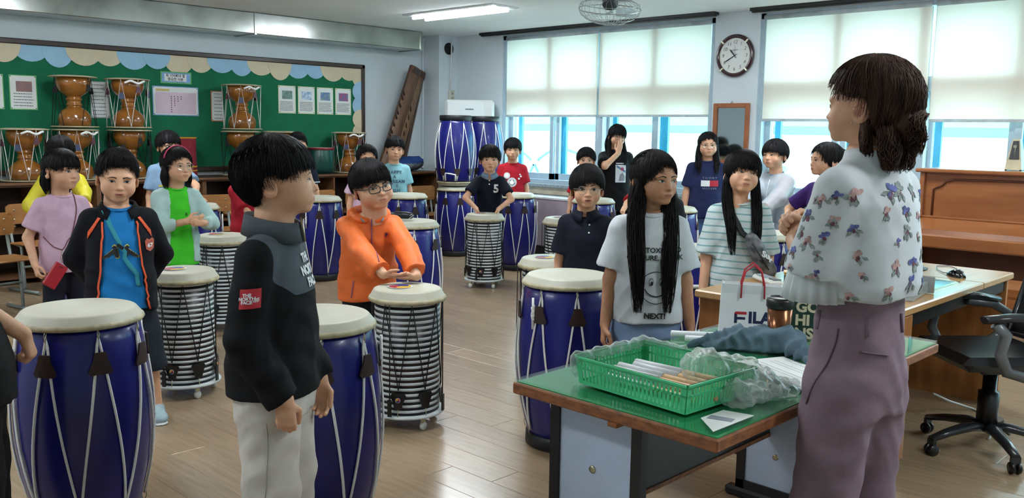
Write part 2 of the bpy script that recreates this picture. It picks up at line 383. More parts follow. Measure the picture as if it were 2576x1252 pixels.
def sheet(name, label, x0, x1, z0, z1, border, face, pics=(), lines=None, cat='poster', tilt=0, ink=m_ink):
    """a laminated sheet on the board: border, face, coloured picture blocks, rows of small print"""
    cx, cz = (x0+x1)/2, (z0+z1)/2; w, h = (x1-x0)/2, (z1-z0)/2
    t = thing(name, label, cat, (cx, BY-.022, cz), 0); t.rotation_euler = (0, tilt, 0)
    MB().box(-w, w, -.002, 0, -h, h).build('backing', border, t)
    MB().box(-w+.008, w-.008, -.0032, -.002, -h+.008, h-.008).build('sheet', face, t)
    for (a, b_, c_, d_, mm) in pics: MB().box(-w+2*w*a, -w+2*w*b_, -.0042, -.0032, -h+2*h*c_, -h+2*h*d_).build('picture', mm, t)
    if lines:
        a, b_, top, bot, n = lines; m = MB(); r = random.Random(int(cx*100))
        for i in range(n):
            z = -h+2*h*(top+(bot-top)*i/max(1, n-1)); xx = -w+2*w*a; xe = -w+2*w*(b_-(r.random()*.12))
            while xx < xe:
                l = .006+r.random()*.014; m.box(xx, min(xx+l, xe), -.0042, -.0032, z-.0028, z+.0028); xx += l+.004
        m.build('print', ink, t)
    for sx in (-1, 1):
        for sz in (-1, 1): MB().lathe([(0, .004), (.004, .003), (.005, 0)], 8, c=(sx*(w-.014), -.003, sz*(h-.014)), axis=Matrix.Rotation(PI/2, 4, 'X')).build('pin', m_ink, t)
    return t
m_yel = mat('pale_yellow_card', '#cfd7a8', rough=.6, var=.02); m_grn = mat('green_card', '#5fae62', rough=.6); m_bcard = mat('blue_card', '#7fa6d8', rough=.6, var=.1, vs=30)
m_pink = mat('pink_print', '#d8bfd0', rough=.6, var=.03); m_orc = mat('orange_card', '#d0764a', rough=.6)
p_sea = mat('photo_sea', '#6f9088', rough=.4, var=.3, vs=20); p_sky = mat('photo_sky', '#4f8fc8', rough=.4, var=.3, vs=30, c2='#e8eef0')
p_blue = mat('photo_blue', '#2b63b8', rough=.4, var=.3, vs=25, c2='#8fa08a'); p_red = mat('photo_red', '#b03a42', rough=.4, var=.3, vs=25, c2='#3a6fae')
p_sun = mat('photo_sunset', '#7a6a70', rough=.4, var=.4, vs=18, c2='#a0706a'); p_str = mat('photo_orange', '#d0783a', rough=.4, var=.2, vs=20, c2='#3a6fae')
for x0, pic, nm in ((5.47, p_sea, 'grey green sea photo'), (5.725, p_sky, 'snowy blue sky photo'), (5.98, p_blue, 'blue toned photo of boats'), (6.235, p_red, 'red and blue photo')):
    sheet('poster', 'laminated sheet with a %s at the board edge' % nm, x0, x0+.225, 1.575, 1.885, m_yel, m_paper, [(.22, .80, .52, .82, pic)], (.1, .92, .42, .12, 7))
sheet('poster', 'white story sheet with dusky photo nearest the left picture edge drums', 2.71, 2.945, 1.54, 1.855, m_grn, m_paper, [(.24, .82, .52, .82, p_sun)], (.14, .9, .46, .12, 5))
sheet('poster', 'cut off story sheet with an orange picture at the picture edge', 2.43, 2.665, 1.54, 1.855, m_grn, m_paper, [(.24, .86, .52, .82, p_str)], (.14, .9, .46, .12, 5))
cal = sheet('poster', 'blue bordered pink class chart with rows of dots', 4.03, 4.52, 1.52, 1.815, m_bcard, m_paper, [(.06, .94, .06, .80, m_pink), (.07, .36, .83, .91, mat('chart_tag', '#d8c07a'))], None)
dots = MB(); 
for i in range(8):
    for j in range((4, 4, 3, 2, 2, 1, 1, 1)[i]): dots.lathe([(0, .001), (.0055, .001), (.0058, 0)], 8, c=(-.05+j*.035, -.0044, .045-i*.022), axis=Matrix.Rotation(PI/2, 4, 'X'))
dots.build('dot_marks', m_ink, cal)
sheet('poster', 'grey sheet half hidden behind the white roped hourglass drums', 3.42, 3.60, 1.48, 1.83, mat('grey_card', '#9aa3a0'), m_paper, [], (.1, .8, .9, .1, 9))
sheet('poster', 'orange edged notice behind the hourglass drum tower', 4.66, 4.80, 1.47, 1.79, m_orc, m_paper, [], (.25, .95, .9, .1, 8))
ttl = thing('title_card', 'small blue and green framed title card above the pink chart', 'sign', (4.285, BY-.022, 1.905))
MB().box(-.165, .165, -.002, 0, -.06, .06).build('backing', m_grn, ttl)
MB().box(-.152, .152, -.003, -.002, -.048, .048).build('border', m_bcard, ttl)
MB().box(-.125, .11, -.004, -.003, -.036, .036).build('plate', m_paper, ttl)
for i, tx in enumerate(('꼭 기억해야 할', '중요한 이분')):
    v, f = text_mesh(tx, .034, bold=.0008); MB().put([(a-.008, -.0046, c+.017-.036*i) for a, b_, c in v], f).build('lettering', m_ink, ttl)
# shelf: separate cubby units under one long top
SZ = .88; SY0, SY1 = 8.56, 9.04
top = thing('shelf_top', 'long dark wooden shelf top carrying the hourglass drums', 'shelf', (0, 0, SZ))
MB().box(1.2, 7.45, SY0-.02, SY1, 0, .022, b=.004).build('board', m_dwood, top)
MB().box(1.2, 7.45, SY0-.024, SY0-.018, 0, .022).build('edge_strip', m_wood, top)
UN = ['open wooden cubby unit below the leftmost hourglass drum', 'open wooden cubby unit behind the yellow jacket', 'open wooden cubby unit behind the green shirted girl', 'open wooden cubby unit behind the near boy', 'open wooden cubby unit behind the boy in striped navy sleeves', 'open wooden cubby unit below the zithers']
for k in range(6):
    a = 1.2+k*1.0417; b_ = a+1.0417
    u = thing('cubby_unit', UN[k], 'cabinet', (a, 0, 0), 0, 'wooden cubby units')
    for xx in (0, .51, 1.02): MB().box(xx, xx+.02, SY0, SY1, 0, SZ).build('upright', m_wood, u)
    for zz in (.05, .45, .86): MB().box(.02, 1.02, SY0+.01, SY1, zz, zz+.018).build('shelf_board', m_wood, u)
    MB().box(.01, 1.03, SY1-.01, SY1, .02, SZ-.01).build('back_panel', m_dwood, u)
# things kept in the cubbies
m_tan = mat('tan_wood', '#c79a4e', rough=.45, var=.1); m_jing = mat('jingle_metal', '#c8c4b0', rough=.25, metal=.9)
def tambourine(x, z, lab):
    t = thing('tambourine', lab, 'tambourine', (x, 8.70, z+.022), .3, 'tambourines in the cubbies')
    MB().lathe([(.088, 0), (.095, 0), (.095, .045), (.088, .045), (.088, 0)], 24).build('frame', m_tan, t)
    MB().lathe([(0, .047), (.093, .047), (.096, .04)], 24).build('skin', m_cream, t)
    for i in range(6):
        q = i*PI/3; MB().lathe([(0, .004), (.016, .002), (.017, -.002), (0, -.004)], 10, c=(.098*math.cos(q), .098*math.sin(q), .022)).build('jingle', m_jing, t)
for x, z, lab in ((4.70, .45, 'tambourine lying lowest in its pile beside the red shirted boy'), (4.70, .497, 'tambourine in the middle of its pile beside the red shirted boy'), (4.71, .545, 'topmost tambourine of its pile beside the red shirted boy'), (2.50, .45, 'tambourine on the left cubby board by the wooden chairs'), (2.52, .497, 'tambourine stacked on another by the wooden chairs')): tambourine(x, z+.02, lab)
def crate(x, z, w, h, mm, name, lab, cat):
    t = thing(name, lab, cat, (x, 8.72, z))
    m = MB().box(-w, w, -.12, .12, 0, .01)
    m.box(-w, w, -.12, -.11, 0, h).box(-w, w, .11, .12, 0, h).box(-w, -w+.01, -.12, .12, 0, h).box(w-.01, w, -.12, .12, 0, h); m.build('body', mm, t)
    MB().box(-w-.006, w+.006, -.127, -.118, h-.016, h).box(-w-.006, w+.006, .118, .127, h-.016, h).build('rim', mm, t)
m_teal = mat('teal_plastic', '#4f8fa6', rough=.4); m_bplas = mat('blue_plastic', '#2b6aa8', rough=.4)
for x, z, w, h, mm, nm, lb, c in ((3.55, .47, .17, .16, m_tan, 'crate', 'tan wooden crate in the cubby behind the yellow jacket', 'crate'), (4.55, .07, .15, .2, m_bplas, 'basket', 'blue plastic basket low in the cubby beside the red shirt', 'basket'), (1.97, .47, .17, .14, m_tan, 'crate', 'tan wooden crate in the cubby at the picture edge', 'crate'), (5.1, .47, .16, .12, m_cream, 'crate', 'pale box in the cubby behind the navy shirted boy', 'box'), (3.0, .07, .17, .22, m_tan, 'crate', 'brown box low in the cubby behind the wooden chairs', 'box')): crate(x, z, w, h, mm, nm, lb, c)
t = thing('round_tin', 'teal round lidded tin in the cubby below the plastic bundle', 'tin', (7.19, 8.74, .47))
MB().lathe([(0, 0), (.15, 0), (.155, .01), (.155, .10), (0, .10)], 32).build('body', m_teal, t); MB().lathe([(.162, .10), (.162, .13), (.155, .137), (0, .14)], 32).build('lid', m_teal, t)
t = thing('red_pouch', 'tall dark red cloth cover with gold trim bands on the shelf', 'drum cover', (4.215, 8.78, .905))
m_rc = cloth('red_cover', '#7d2430'); m_gold = cloth('gold_trim', '#b98a2e')
MB().lathe([(0, .40), (.13, .40), (.134, .39), (.132, .2), (.14, .02), (.135, 0), (0, 0)], 20, sy=.8).build('body', m_rc, t)
for z0 in (.385, .095, .055): MB().lathe([(.138, z0), (.141, z0+.004), (.1395, z0+.012), (.136, z0+.014)], 20, sy=.8).build('trim_band', m_gold, t)
t = thing('green_drum', 'small dark green barrel drum with red rim on the shelf', 'drum', (5.86, 8.78, .905))
MB().lathe([(0, 0), (.14, 0), (.155, .06), (.16, .14), (.155, .22), (.145, .28), (.145, .282)], 28).build('shell', mat('green_lacquer', '#12483f', rough=.3, coat=.4), t)
MB().lathe([(.147, .262), (.157, .268), (.157, .285), (.15, .29)], 28).build('rim', mat('red_lacquer', '#7d2030', rough=.4), t); MB().lathe([(.15, .288), (0, .292)], 28).build('skin', m_cream, t)
# hourglass drums
m_jw = mat('janggu_lacquer', '#9c6324', rough=.18, var=.2, vs=5, stretch=(1, 1, 3), coat=.6, c2='#744515'); m_hide = mat('drum_hide', '#c5bb9e', rough=.6, var=.12, vs=9, c2='#a89c7c')
m_rope = mat('white_rope', '#f1f2ef', rough=.8, var=.06, vs=220, bump=.25, bs=400); m_brope = mat('black_rope', '#17181a', rough=.8, var=.2, vs=200)
m_tabb = mat('blue_leather', '#3f4a66', rough=.5, var=.15, vs=90); m_tabp = mat('plum_leather', '#583440', rough=.5, var=.15, vs=90)
def janggu(x, z, label, black=False, half_rope=False, a0=0, y=8.76):
    t = thing('hourglass_drum', label, 'drum', (x, y, z), a0, 'hourglass drums on the shelf')
    Lh = .465
    pr = [(0, .012), (.118, .012), (.128, .04), (.131, .075), (.122, .115), (.10, .15), (.075, .175), (.06, .19), (.062, .197), (.07, .203), (.07, .212), (.062, .218), (.058, .232), (.062, .247), (.07, .253), (.07, .262), (.062, .268), (.06, .276), (.075, .29), (.105, .32), (.128, .36), (.136, .40), (.133, .44), (.122, .455), (0, .455)]
    MB().lathe([(r_*(1.1 if r_ > .09 else 1), z_) for r_, z_ in pr], 32).build('body', m_jw, t)
    for zz in (0, Lh-.012):
        MB().lathe([(0, zz), (.195, zz), (.207, zz+.004), (.207, zz+.009), (.195, zz+.012), (.14, zz+(.018 if zz else -.006)), (0, zz+(.018 if zz else -.006))][::1], 32).build('plate', m_hide, t)
    n = 8
    for i in range(n):
        if half_rope and i % 2: continue
        q = 2*PI*i/n; q2 = q+PI/n; R = .197
        p = MB().tube([(R*math.cos(q-PI/n), R*math.sin(q-PI/n), .012), (R*math.cos(q), R*math.sin(q), Lh-.012), (R*math.cos(q2), R*math.sin(q2), .012)], .0036, 5)
        p.build('rope', m_brope if black else m_rope, t)
        zt = (.34, .30, .36, .32)[i % 4]; T = TR(R*math.cos(q), R*math.sin(q), zt, q-PI/2)
        MB().prism([(-.014, .03), (-.028, -.03), (.028, -.03), (.014, .03)], -.004, .004, T=T @ TXZ).build('leather_tab', m_brope if black else (m_tabb if i % 2 else m_tabp), t)
    if not black:
        MB().tube([(R*math.cos(q), R*math.sin(q), Lh-.035+.012*math.sin(9*q)) for q in np.linspace(-2.2, -1.2, 9)], .011, 6).build('rope_bundle', m_rope, t)
    return t
janggu(2.73, .905, 'hourglass drum with white ropes, leftmost on the shelf', a0=.2)
janggu(3.17, .905, 'hourglass drum below the black roped one behind the yellow jacket', a0=.5)
janggu(3.67, .905, 'hourglass drum with black cords under the white roped one by the pink chart', black=True, a0=.1)
janggu(4.85, .905, 'hourglass drum at the bottom of the lone tower behind the near boy', black=True, a0=.3)
janggu(5.33, .905, 'hourglass drum half hidden behind the boy with striped navy sleeves', black=True, a0=.15)
janggu(6.24, .905, 'hourglass drum standing alone by the right end of the board', a0=.0)
janggu(3.17, 1.388, 'hourglass drum with black cords on top of another by the dusky story sheet', black=True, half_rope=True, a0=.35)
janggu(3.67, 1.388, 'white roped hourglass drum on top beside the pink chart', a0=.1)
janggu(4.87, 1.388, 'white roped hourglass drum on top of the lone tower by the orange notice', a0=.25)
# zithers leaning in the corner
def zither(x0, x1, z1, y, w, label, mm, pegs, round_end=False):
    d = Vector((x1-x0, .10, z1-.91)); L = d.length; d.normalize()
    t = thing('zither', label, 'zither', (x0, y, .91), 0, 'zithers leaning on the wall')
    sx = Vector((d.z, 0, -d.x)).normalized(); nrm = d.cross(sx).normalized()
    if nrm.y > 0: nrm = -nrm
    T = Matrix(((sx.x, nrm.x, d.x, 0), (sx.y, nrm.y, d.y, 0), (sx.z, nrm.z, d.z, 0), (0, 0, 0, 1)))   # local: across, towards the room, along
    sec = [(-w/2, -.03)]+[(-w/2+w*i/8, .012+.022*math.sin(PI*i/8)) for i in range(9)]+[(w/2, -.03)]
    MB().prism(sec, 0, L-.09, T=T).build('body', mm, t)
    MB().prism([(a*(1.10 if round_end else 1.02), b_*1.03) for a, b_ in sec], L-.09, L, T=T).build('head_end', m_dwood if round_end else mm, t)
    MB().box(-w*.30, w*.30, .034, .040, L-.085, L-.02, T=T).build('end_plate', m_dwood, t)
    MB().prism([(a*1.03, b_*1.05) for a, b_ in sec], .02, .08, T=T).build('tail_band', m_dwood, t)
    if pegs:
        for i in range(10):
            u = .22+.085*i+.012*(i % 3)
            p = MB()
            for k in (-1, 1): p.tube([T @ Vector((-w*.40, .03, u+.004*k)), T @ Vector((-w*.5-.035, .045, u+.03+.012*k)), T @ Vector((-w*.5-.055, .05, u+.036+.014*k))], [.006, .0045, .006], 6)
            p.build('bridge', m_dwood, t)
    else:
        for i in range(5):
            u = .35+.11*i; MB().tube([T @ Vector((.0, .03, u)), T @ Vector((-.03, .06, u+.02)), T @ Vector((-.05, .065, u+.05))], [.008, .005, .007], 6).build('bridge', m_dwood, t)
        for i in range(4): MB().tube([T @ Vector((-w*.3+w*.2*i, .038, .12)), T @ Vector((-w*.3+w*.2*i, .038, L-.12))], .001, 4).build('string', m_cream, t)
zither(6.66, 7.25, 2.17, 8.66, .16, 'brown zither with a row of bridges, closest to the notice board', mat('zither_wood', '#6b4a34', rough=.45, var=.2, vs=5, stretch=(4, 4, .5), c2='#4d3425'), True)
zither(6.90, 7.42, 2.15, 8.78, .13, 'brown zither leaning in the middle of three', mat('zither_wood_b', '#84603f', rough=.45, var=.2, vs=5, stretch=(4, 4, .5), c2='#553826'), False)
zither(7.09, 7.52, 2.16, 8.90, .15, 'dark brown zither closest to the pillar with rounded end', mat('zither_dark', '#4a2f24', rough=.45, var=.2, vs=5, stretch=(4, 4, .5), c2='#38231b'), False, True)
# ------------------------------------------------------------------ window wall things
t = thing('wall_clock', 'round wall clock with dark red rim and silver clips between windows', 'clock', (X1, 4.675, 2.177)); t.rotation_euler = (0, 0, -PI/2)
AX = Matrix.Rotation(PI/2, 4, 'X')
MB().lathe([(0, .0), (.20, 0), (.207, .012), (.205, .03), (.19, .045), (.172, .04), (.168, .028)], 48, axis=AX).build('rim', mat('clock_rim', '#3b1720', rough=.18, coat=.6), t)
MB().lathe([(.170, .026), (0, .026)], 48, axis=AX).build('dial', mat('clock_dial', '#dde0dc', rough=.4, var=.01), t)
for a in (45, 135, 225, 315):
    T = Matrix.Rotation(math.radians(a), 4, 'Y'); MB().box(-.008, .008, -.048, -.02, .168, .207, T=T).build('clip', m_jing, t)
nm = MB()
for h in range(1, 13):
    q = math.radians(h*30); v, f = text_mesh(str(h), .048, bold=-.0004, shear=.15)
    nm.put([(a+.128*math.sin(q), -.0285, c+.128*math.cos(q)) for a, b_, c in v], f)
nm.build('numerals', m_ink, t)
for a, L, w, nm_ in ((320, .085, .006, 'hour_hand'), (240, .125, .0045, 'minute_hand'), (0, .10, .0012, 'second_hand')):
    T = Matrix.Rotation(math.radians(a), 4, 'Y')
    MB().prism([(-w*.4, -.03), (w*.4, -.03), (w, L*.45), (w*1.3, L*.7), (0, L), (-w*1.3, L*.7), (-w, L*.45)], -.034, -.032, T=T @ TXZ).build(nm_, m_ink if w > .002 else m_grey, t)
MB().box(-.03, .03, -.029, -.0275, .052, .058).build('maker_mark', m_grey, t)
t = thing('mirror', 'wood framed wall mirror below the round clock', 'mirror', (X1, 4.69, 1.42)); t.rotation_euler = (0, 0, -PI/2)
m_or = mat('orange_wood', '#9c5a34', rough=.4, var=.12, vs=9)
fr = MB().box(-.20, -.155, -.03, 0, -.30, .30, b=.006).box(.155, .20, -.03, 0, -.30, .30, b=.006).box(-.155, .155, -.03, 0, .255, .30, b=.006).box(-.155, .155, -.03, 0, -.30, -.255, b=.006)
fr.build('frame', m_or, t)
MB().box(-.157, .157, -.012, -.006, -.257, .257).build('glass', mat('mirror_glass', '#aab6b8', rough=.04, metal=1, var=0), t)
MB().tube([(-.01, -.01, .30), (0, -.012, .325), (.01, -.01, .30)], .003, 5).build('hook', m_jing, t)
# fan under the ceiling
t = thing('ceiling_fan', 'white caged orbit fan hanging from the ceiling', 'fan', (5.52, 4.37, CEIL))
MB().lathe([(0, 0), (.07, 0), (.07, -.03), (.03, -.05), (.022, -.17), (0, -.17)], 20).build('mount', m_wp, t)
TF = TR(0, 0, -.235, math.radians(-45), math.radians(16)) 
def xf(m, T): m.v = [tuple(T @ Vector(v)) for v in m.v]; return m
xf(MB().lathe([(0, .10), (.05, .09), (.062, .05), (.062, .01), (.04, -.02), (0, -.02)], 20), TF).build('motor', mat('fan_motor', '#2d3338', rough=.4), t)
cg = MB()
prc = [(.065, .055), (.16, .05), (.225, .02), (.238, -.02), (.22, -.06), (.16, -.10), (.09, -.125), (.055, -.13)]
for i in range(30):
    q = 2*PI*i/30; cg.tube([(r*math.cos(q+.25*(k/7)), r*math.sin(q+.25*(k/7)), z) for k, (r, z) in enumerate(prc)], .0016, 4)
for r, z, w in ((.238, -.02, .004), (.225, .02, .0022), (.19, -.085, .0022), (.12, -.117, .002), (.055, -.13, .003)): cg.tube([(r*math.cos(2*PI*i/40), r*math.sin(2*PI*i/40), z) for i in range(40)], w, 5, closed=True)
xf(cg, TF).build('cage', mat('fan_wire', '#aeb7b6', rough=.3, metal=.4), t)
xf(MB().lathe([(0, -.138), (.05, -.136), (.056, -.128), (0, -.126)], 24), TF).build('badge_plate', mat('fan_plate', '#9fb0b2', rough=.3, metal=.5), t)
for i in range(3):
    q = 2*PI*i/3; bl = MB(); V = []
    for a in range(7):
        for rr in (.05, .11, .17, .205):
            u = -.5+a/6; V.append((rr*math.cos(q+u*1.1), rr*math.sin(q+u*1.1), -.04+u*.05))
    bl.put(V, [(a*4+k, a*4+k+1, a*4+k+5, a*4+k+4) for a in range(6) for k in range(3)], 0, True); xf(bl, TF).build('blade', mat('fan_blade', '#b9cbd0', rough=.3, alpha=.75), t)
# piano, metronome, bench
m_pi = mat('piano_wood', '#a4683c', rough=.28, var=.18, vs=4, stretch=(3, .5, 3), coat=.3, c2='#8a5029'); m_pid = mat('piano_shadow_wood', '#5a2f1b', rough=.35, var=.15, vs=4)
t = thing('upright_piano', 'brown wooden upright piano under the window', 'piano', (7.25, 2.62, 0))
MB().box(-.03, .56, -1.56, .03, 1.15, 1.18, b=.008).build('lid', m_pi, t)
MB().box(0, .54, -.035, 0, 0, 1.15, b=.005).build('side', m_pi, t); MB().box(0, .54, -1.53, -1.495, 0, 1.15, b=.005).build('side', m_pi, t)
MB().box(.03, .53, -1.495, -.035, .78, 1.15).build('upper_panel', m_pi, t)
gp = [(.024, -.10, .82), (.024, -.10, 1.02), (.024, -.125, 1.035), (.024, -.16, 1.05), (.024, -.19, 1.085), (.024, -.25, 1.10), (.024, -.6, 1.105), (.024, -.95, 1.105), (.024, -1.28, 1.10), (.024, -1.34, 1.085), (.024, -1.37, 1.05), (.024, -1.43, 1.02), (.024, -1.43, .82)]
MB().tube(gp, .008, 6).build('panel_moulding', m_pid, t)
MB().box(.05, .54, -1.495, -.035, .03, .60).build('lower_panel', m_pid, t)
MB().box(-.27, .05, -1.52, -.01, .62, .665, b=.006).build('keybed', m_pi, t)
MB().box(-.29, -.25, -1.53, 0, .60, .70, b=.012).build('key_slip', m_pi, t)
MB().box(-.26, -.245, -1.50, -.03, .70, .712).build('key_felt', mat('brass_strip', '#b79a4c', rough=.35, metal=.6), t)
fl = MB(); fl.prism([(-.27, .70), (-.262, .735), (-.02, .80), (.03, .80), (.03, .68), (-.27, .68)], -1.49, -.04, T=TXZ); fl.build('fallboard', m_pi, t)
MB().box(-.015, .03, -1.50, -.03, .80, .815, b=.004).build('music_ledge', m_pi, t)
for yy in (0, -1.495):
    MB().prism([(-.27, .62), (-.05, .62), (-.02, .45), (-.06, .2), (-.06, .06), (0, .06), (0, 0), (-.26, 0), (-.28, .05), (-.20, .08), (-.19, .3), (-.22, .45), (-.27, .55)], yy-.05, yy, T=TXZ).build('leg', m_pi, t)
    MB().prism([(-.28, .62), (-.28, .77), (-.22, .80), (0, .82), (0, .62)], yy-.035, yy, T=TXZ).build('cheek', m_pi, t)
t = thing('metronome', 'small cream and black pyramid metronome standing on the piano', 'metronome', (7.50, 2.02, 1.18), math.radians(-90))
def frustum(m, w0, d0, w1, d1, z0, z1, mm=0):
    v = [(-w0, -d0, z0), (w0, -d0, z0), (w0, d0, z0), (-w0, d0, z0), (-w1, -d1, z1), (w1, -d1, z1), (w1, d1, z1), (-w1, d1, z1)]
    return m.put(v, [(3, 2, 1, 0), (4, 5, 6, 7), (0, 1, 5, 4), (1, 2, 6, 5), (2, 3, 7, 6), (3, 0, 4, 7)], mm)
m_mtc = mat('metronome_cream', '#c9bf9c', rough=.35)
frustum(MB(), .058, .058, .05, .05, .008, .07).build('base', m_mtc, t); frustum(MB(), .05, .05, .026, .026, .07, .235).build('case', m_mtc, t)
frustum(MB(), .034, .052, .02, .030, .085, .222).build('scale_window', m_blk, t); MB().tube([(0, -.052, .08), (0, -.034, .215)], .002, 5).build('rod', m_jing, t); MB().box(-.012, .012, -.045, -.036, .17, .19).build('weight', m_jing, t)
for sx in (-.05, .05): MB().box(sx-.008, sx+.008, -.05, .05, 0, .008).build('foot', m_blk, t)
t = thing('piano_bench', 'brown piano bench beyond the end of the computer desk', 'bench', (6.35, 1.75, 0))
MB().box(-.18, .18, -.38, .30, .42, .49, b=.012).build('seat', m_pi, t); MB().box(-.16, .16, -.36, .28, .34, .42).build('apron', m_pi, t)
for sx in (-.15, .15):
    for yy in (-.35, .27): MB().box(sx-.022, sx+.022, yy-.022, yy+.022, 0, .36).build('leg', m_pi, t)
# ------------------------------------------------------------------ drums
m_blue = mat('blue_barrel', '#14197c', rough=.33, var=.1, vs=3, coat=.15, c2='#101360'); m_rub = mat('black_rubber', '#15171b', rough=.5, var=.1)
m_skin2 = mat('drum_skin', '#bfbfb0', rough=.5, var=.07, vs=4, c2='#aeab98', bump=.1, bs=12); m_hoop = mat('drum_hoop', '#b0a888', rough=.55, var=.15, vs=30)
m_lea = mat('brown_leather', '#33221e', rough=.55, var=.12, vs=60); m_hook = mat('steel_hook', '#b8b39a', rough=.3, metal=.9)
def prof(z):   # barrel radius
    return float(np.interp(z, [.05, .12, .22, .34, .46, .56, .66, .73], [.165, .182, .203, .216, .217, .21, .198, .187]))
def bell(R, q, zc, s, mm, parent, name='leather_tab'):
    """bell shaped tab bent round the shell"""
    rows = [(.048, .020), (.02, .025), (-.01, .036), (-.03, .044), (-.044, .036)]; V = []; n = 5
    for off in (0, .006):
        for dz, w in rows:
            for i in range(n):
                u = (-1+2*i/(n-1))*w*s; a = q+u/R; V.append(((R+off)*math.cos(a), (R+off)*math.sin(a), zc+dz*s))
    k = len(rows); F = []
    for o in (0, k*n):
        for r in range(k-1):
            for i in range(n-1):
                f = (o+r*n+i, o+(r+1)*n+i, o+(r+1)*n+i+1, o+r*n+i+1); F.append(f if o else f[::-1])
    bd_ = [r*n for r in range(k)]+[(k-1)*n+i for i in range(1, n)]+[r*n+n-1 for r in range(k-2, -1, -1)]+[i for i in range(n-2, 0, -1)]
    for i in range(len(bd_)): a, b_ = bd_[i], bd_[(i+1) % len(bd_)]; F.append((a, b_, b_+k*n, a+k*n))
    return MB().put(V, F).build(name, mm, parent)
def blue_drum():
    t = thing('barrel_drum', '', 'drum')
    MB().lathe([(0, .045)]+[(prof(z), z) for z in np.linspace(.05, .735, 18)]+[(.176, .745), (0, .745)], 48).build('shell', m_blue, t)
    MB().lathe([(0, 0), (.170, 0), (.176, .008), (.174, .058), (.166, .064), (0, .064)], 40).build('base_ring', m_rub, t)
    MB().lathe([(.187, .748), (.199, .748), (.204, .755), (.201, .764), (.196, .768)], 48).build('hoop', m_hoop, t)
    MB().lathe([(.198, .765), (.196, .768), (.180, .7895), (.1782, .7915), (.1758, .7932), (.172, .7945), (.165, .7955), (0, .7995)], 48).build('skin', m_skin2, t)
    n = 8
    for i in range(n):
        q = 2*PI*i/n; pts = []
        def pt(a, z, off=.007): R = prof(z)+off; return (R*math.cos(a), R*math.sin(a), z)
        for s in (-1, 1):
            zz = np.linspace(.70, .085, 12); g = [pt(q+s*PI/n*(.06+.94*k/11), z) for k, z in enumerate(zz)]
            pts = g[::-1]+[pt(q, .735, .012)] if s < 0 else pts+g
        MB().tube(pts, .0046, 6).build('rope', m_rope, t)
        MB().tube([pt(q, .755, .012), pt(q-.02, .735, .016), pt(q, .715, .014), pt(q+.02, .735, .016), pt(q, .752, .006)], .0016, 4).build('hook', m_hook, t)
        a = q+PI/n; MB().tube([pt(a, .10, .008), pt(a, .075, .016), pt(a, .055, .014)], .002, 4).build('hook', m_hook, t)
        bell(prof(.62)+.008, q, .635, .84, m_lea, t)
    return t
blue0 = blue_drum()
def put_drum(p, lab, x, y, rz, grp, z=0, flip=False, first=[]):
    if id(p) not in first: first.append(id(p)); o = p
    else: o = copy_tree(p)
    if p is blue0: f_, sc_ = 1.038, (1.038, 1.038, .985)
    else: f_, sc_ = 1.018, (1.025, 1.025, 1.02)
    o.location = (x*f_, y*f_, z); o.scale = sc_; o.rotation_euler = (PI if flip else 0, 0, rz); o['label'] = lab; o['group'] = grp; return o
GB = 'blue barrel drums'; GS = 'black and white ringed drums'
BL = [('blue barrel drum gripped by the hand in the bottom left corner', 1.115, 3.119, -.09), ('blue barrel drum right behind the boy in black and grey jacket', 1.649, 2.516, .30), ('blue barrel drum standing beside the green topped desk', 2.936, 2.511, .12),
 ('blue barrel drum with rope handle beyond the profile of the near boy', 4.577, 6.893, .2), ('blue barrel drum in front of the boy in pale turquoise shirt', 5.458, 6.733, .5), ('blue barrel drum with a black glasses case on its skin', 3.858, 4.726, .25),
 ('blue barrel drum at the bottom of the stack by the pillar', 6.591, 7.294, .32), ('blue barrel drum at the bottom of the rear stack, hidden behind others', 7.08, 7.36, .1), ('blue barrel drum in front of the boy in red smiley shirt', 6.393, 6.186, .45),
 ('blue barrel drum in front of the red shirted boy by the heater', 6.523, 5.293, .1), ('blue barrel drum beside the girl with the flag logo shirt', 6.363, 4.296, .4), ('blue barrel drum with thick white rope between the two long haired girls', 4.188, 2.698, .2),
 ('blue barrel drum between the striped shirt girl and the teacher', 5.197, 2.811, .35), ('blue barrel drum under the hand of the boy in clear raincoat', 5.919, 3.358, .6), ('blue barrel drum under the hand of the boy in light blue shirt', 3.32, 6.769, .3),
 ('blue barrel drum between pink shirted girl and yellow jacket', 2.304, 6.122, .1)]
BO = [put_drum(blue0, l, x, y, r, GB) for l, x, y, r in BL]
put_drum(blue0, 'upside down blue barrel drum on top of the stack by the pillar', 6.591, 7.294, .15, GB, z=1.58, flip=True)
put_drum(blue0, 'upside down blue barrel drum on the rear stack beside the window', 7.08, 7.36, .4, GB, z=1.58, flip=True)
# extra rope pieces seen on single drums
def belt(o, z, r=.008): MB().tube([((prof(z)+.008)*math.cos(q), (prof(z)+.008)*math.sin(q), z+.004*math.sin(3*q)) for q in np.linspace(0, 2*PI, 40, endpoint=False)], r, 7, closed=True).build('rope_belt', m_rope, o)
belt(BO[11], .60, .012)
def knot(o, q, z):
    R = prof(z)+.02; m = MB(); r = random.Random(int(q*10))
    m.tube([(R*math.cos(q+.02*math.sin(5*k)), R*math.sin(q+.02*math.sin(5*k)), z+.02*math.cos(3*k)-.006*k) for k in np.linspace(0, 6, 26)], .006, 6)
    m.tube([(R*math.cos(q), R*math.sin(q), .71), (R*math.cos(q), R*math.sin(q), z-.09)], .0055, 6); m.build('rope_knot', m_rope, o)
knot(BO[3], -2.9, .60); knot(BO[8], -1.3, .64); knot(BO[14], -1.0, .62); knot(BO[1], -.9, .66); knot(BO[2], 3.0, .66)
up = [o for o in col.objects if o.get('label', '').startswith('upside down blue barrel drum on top')][0]
fl_ = MB()
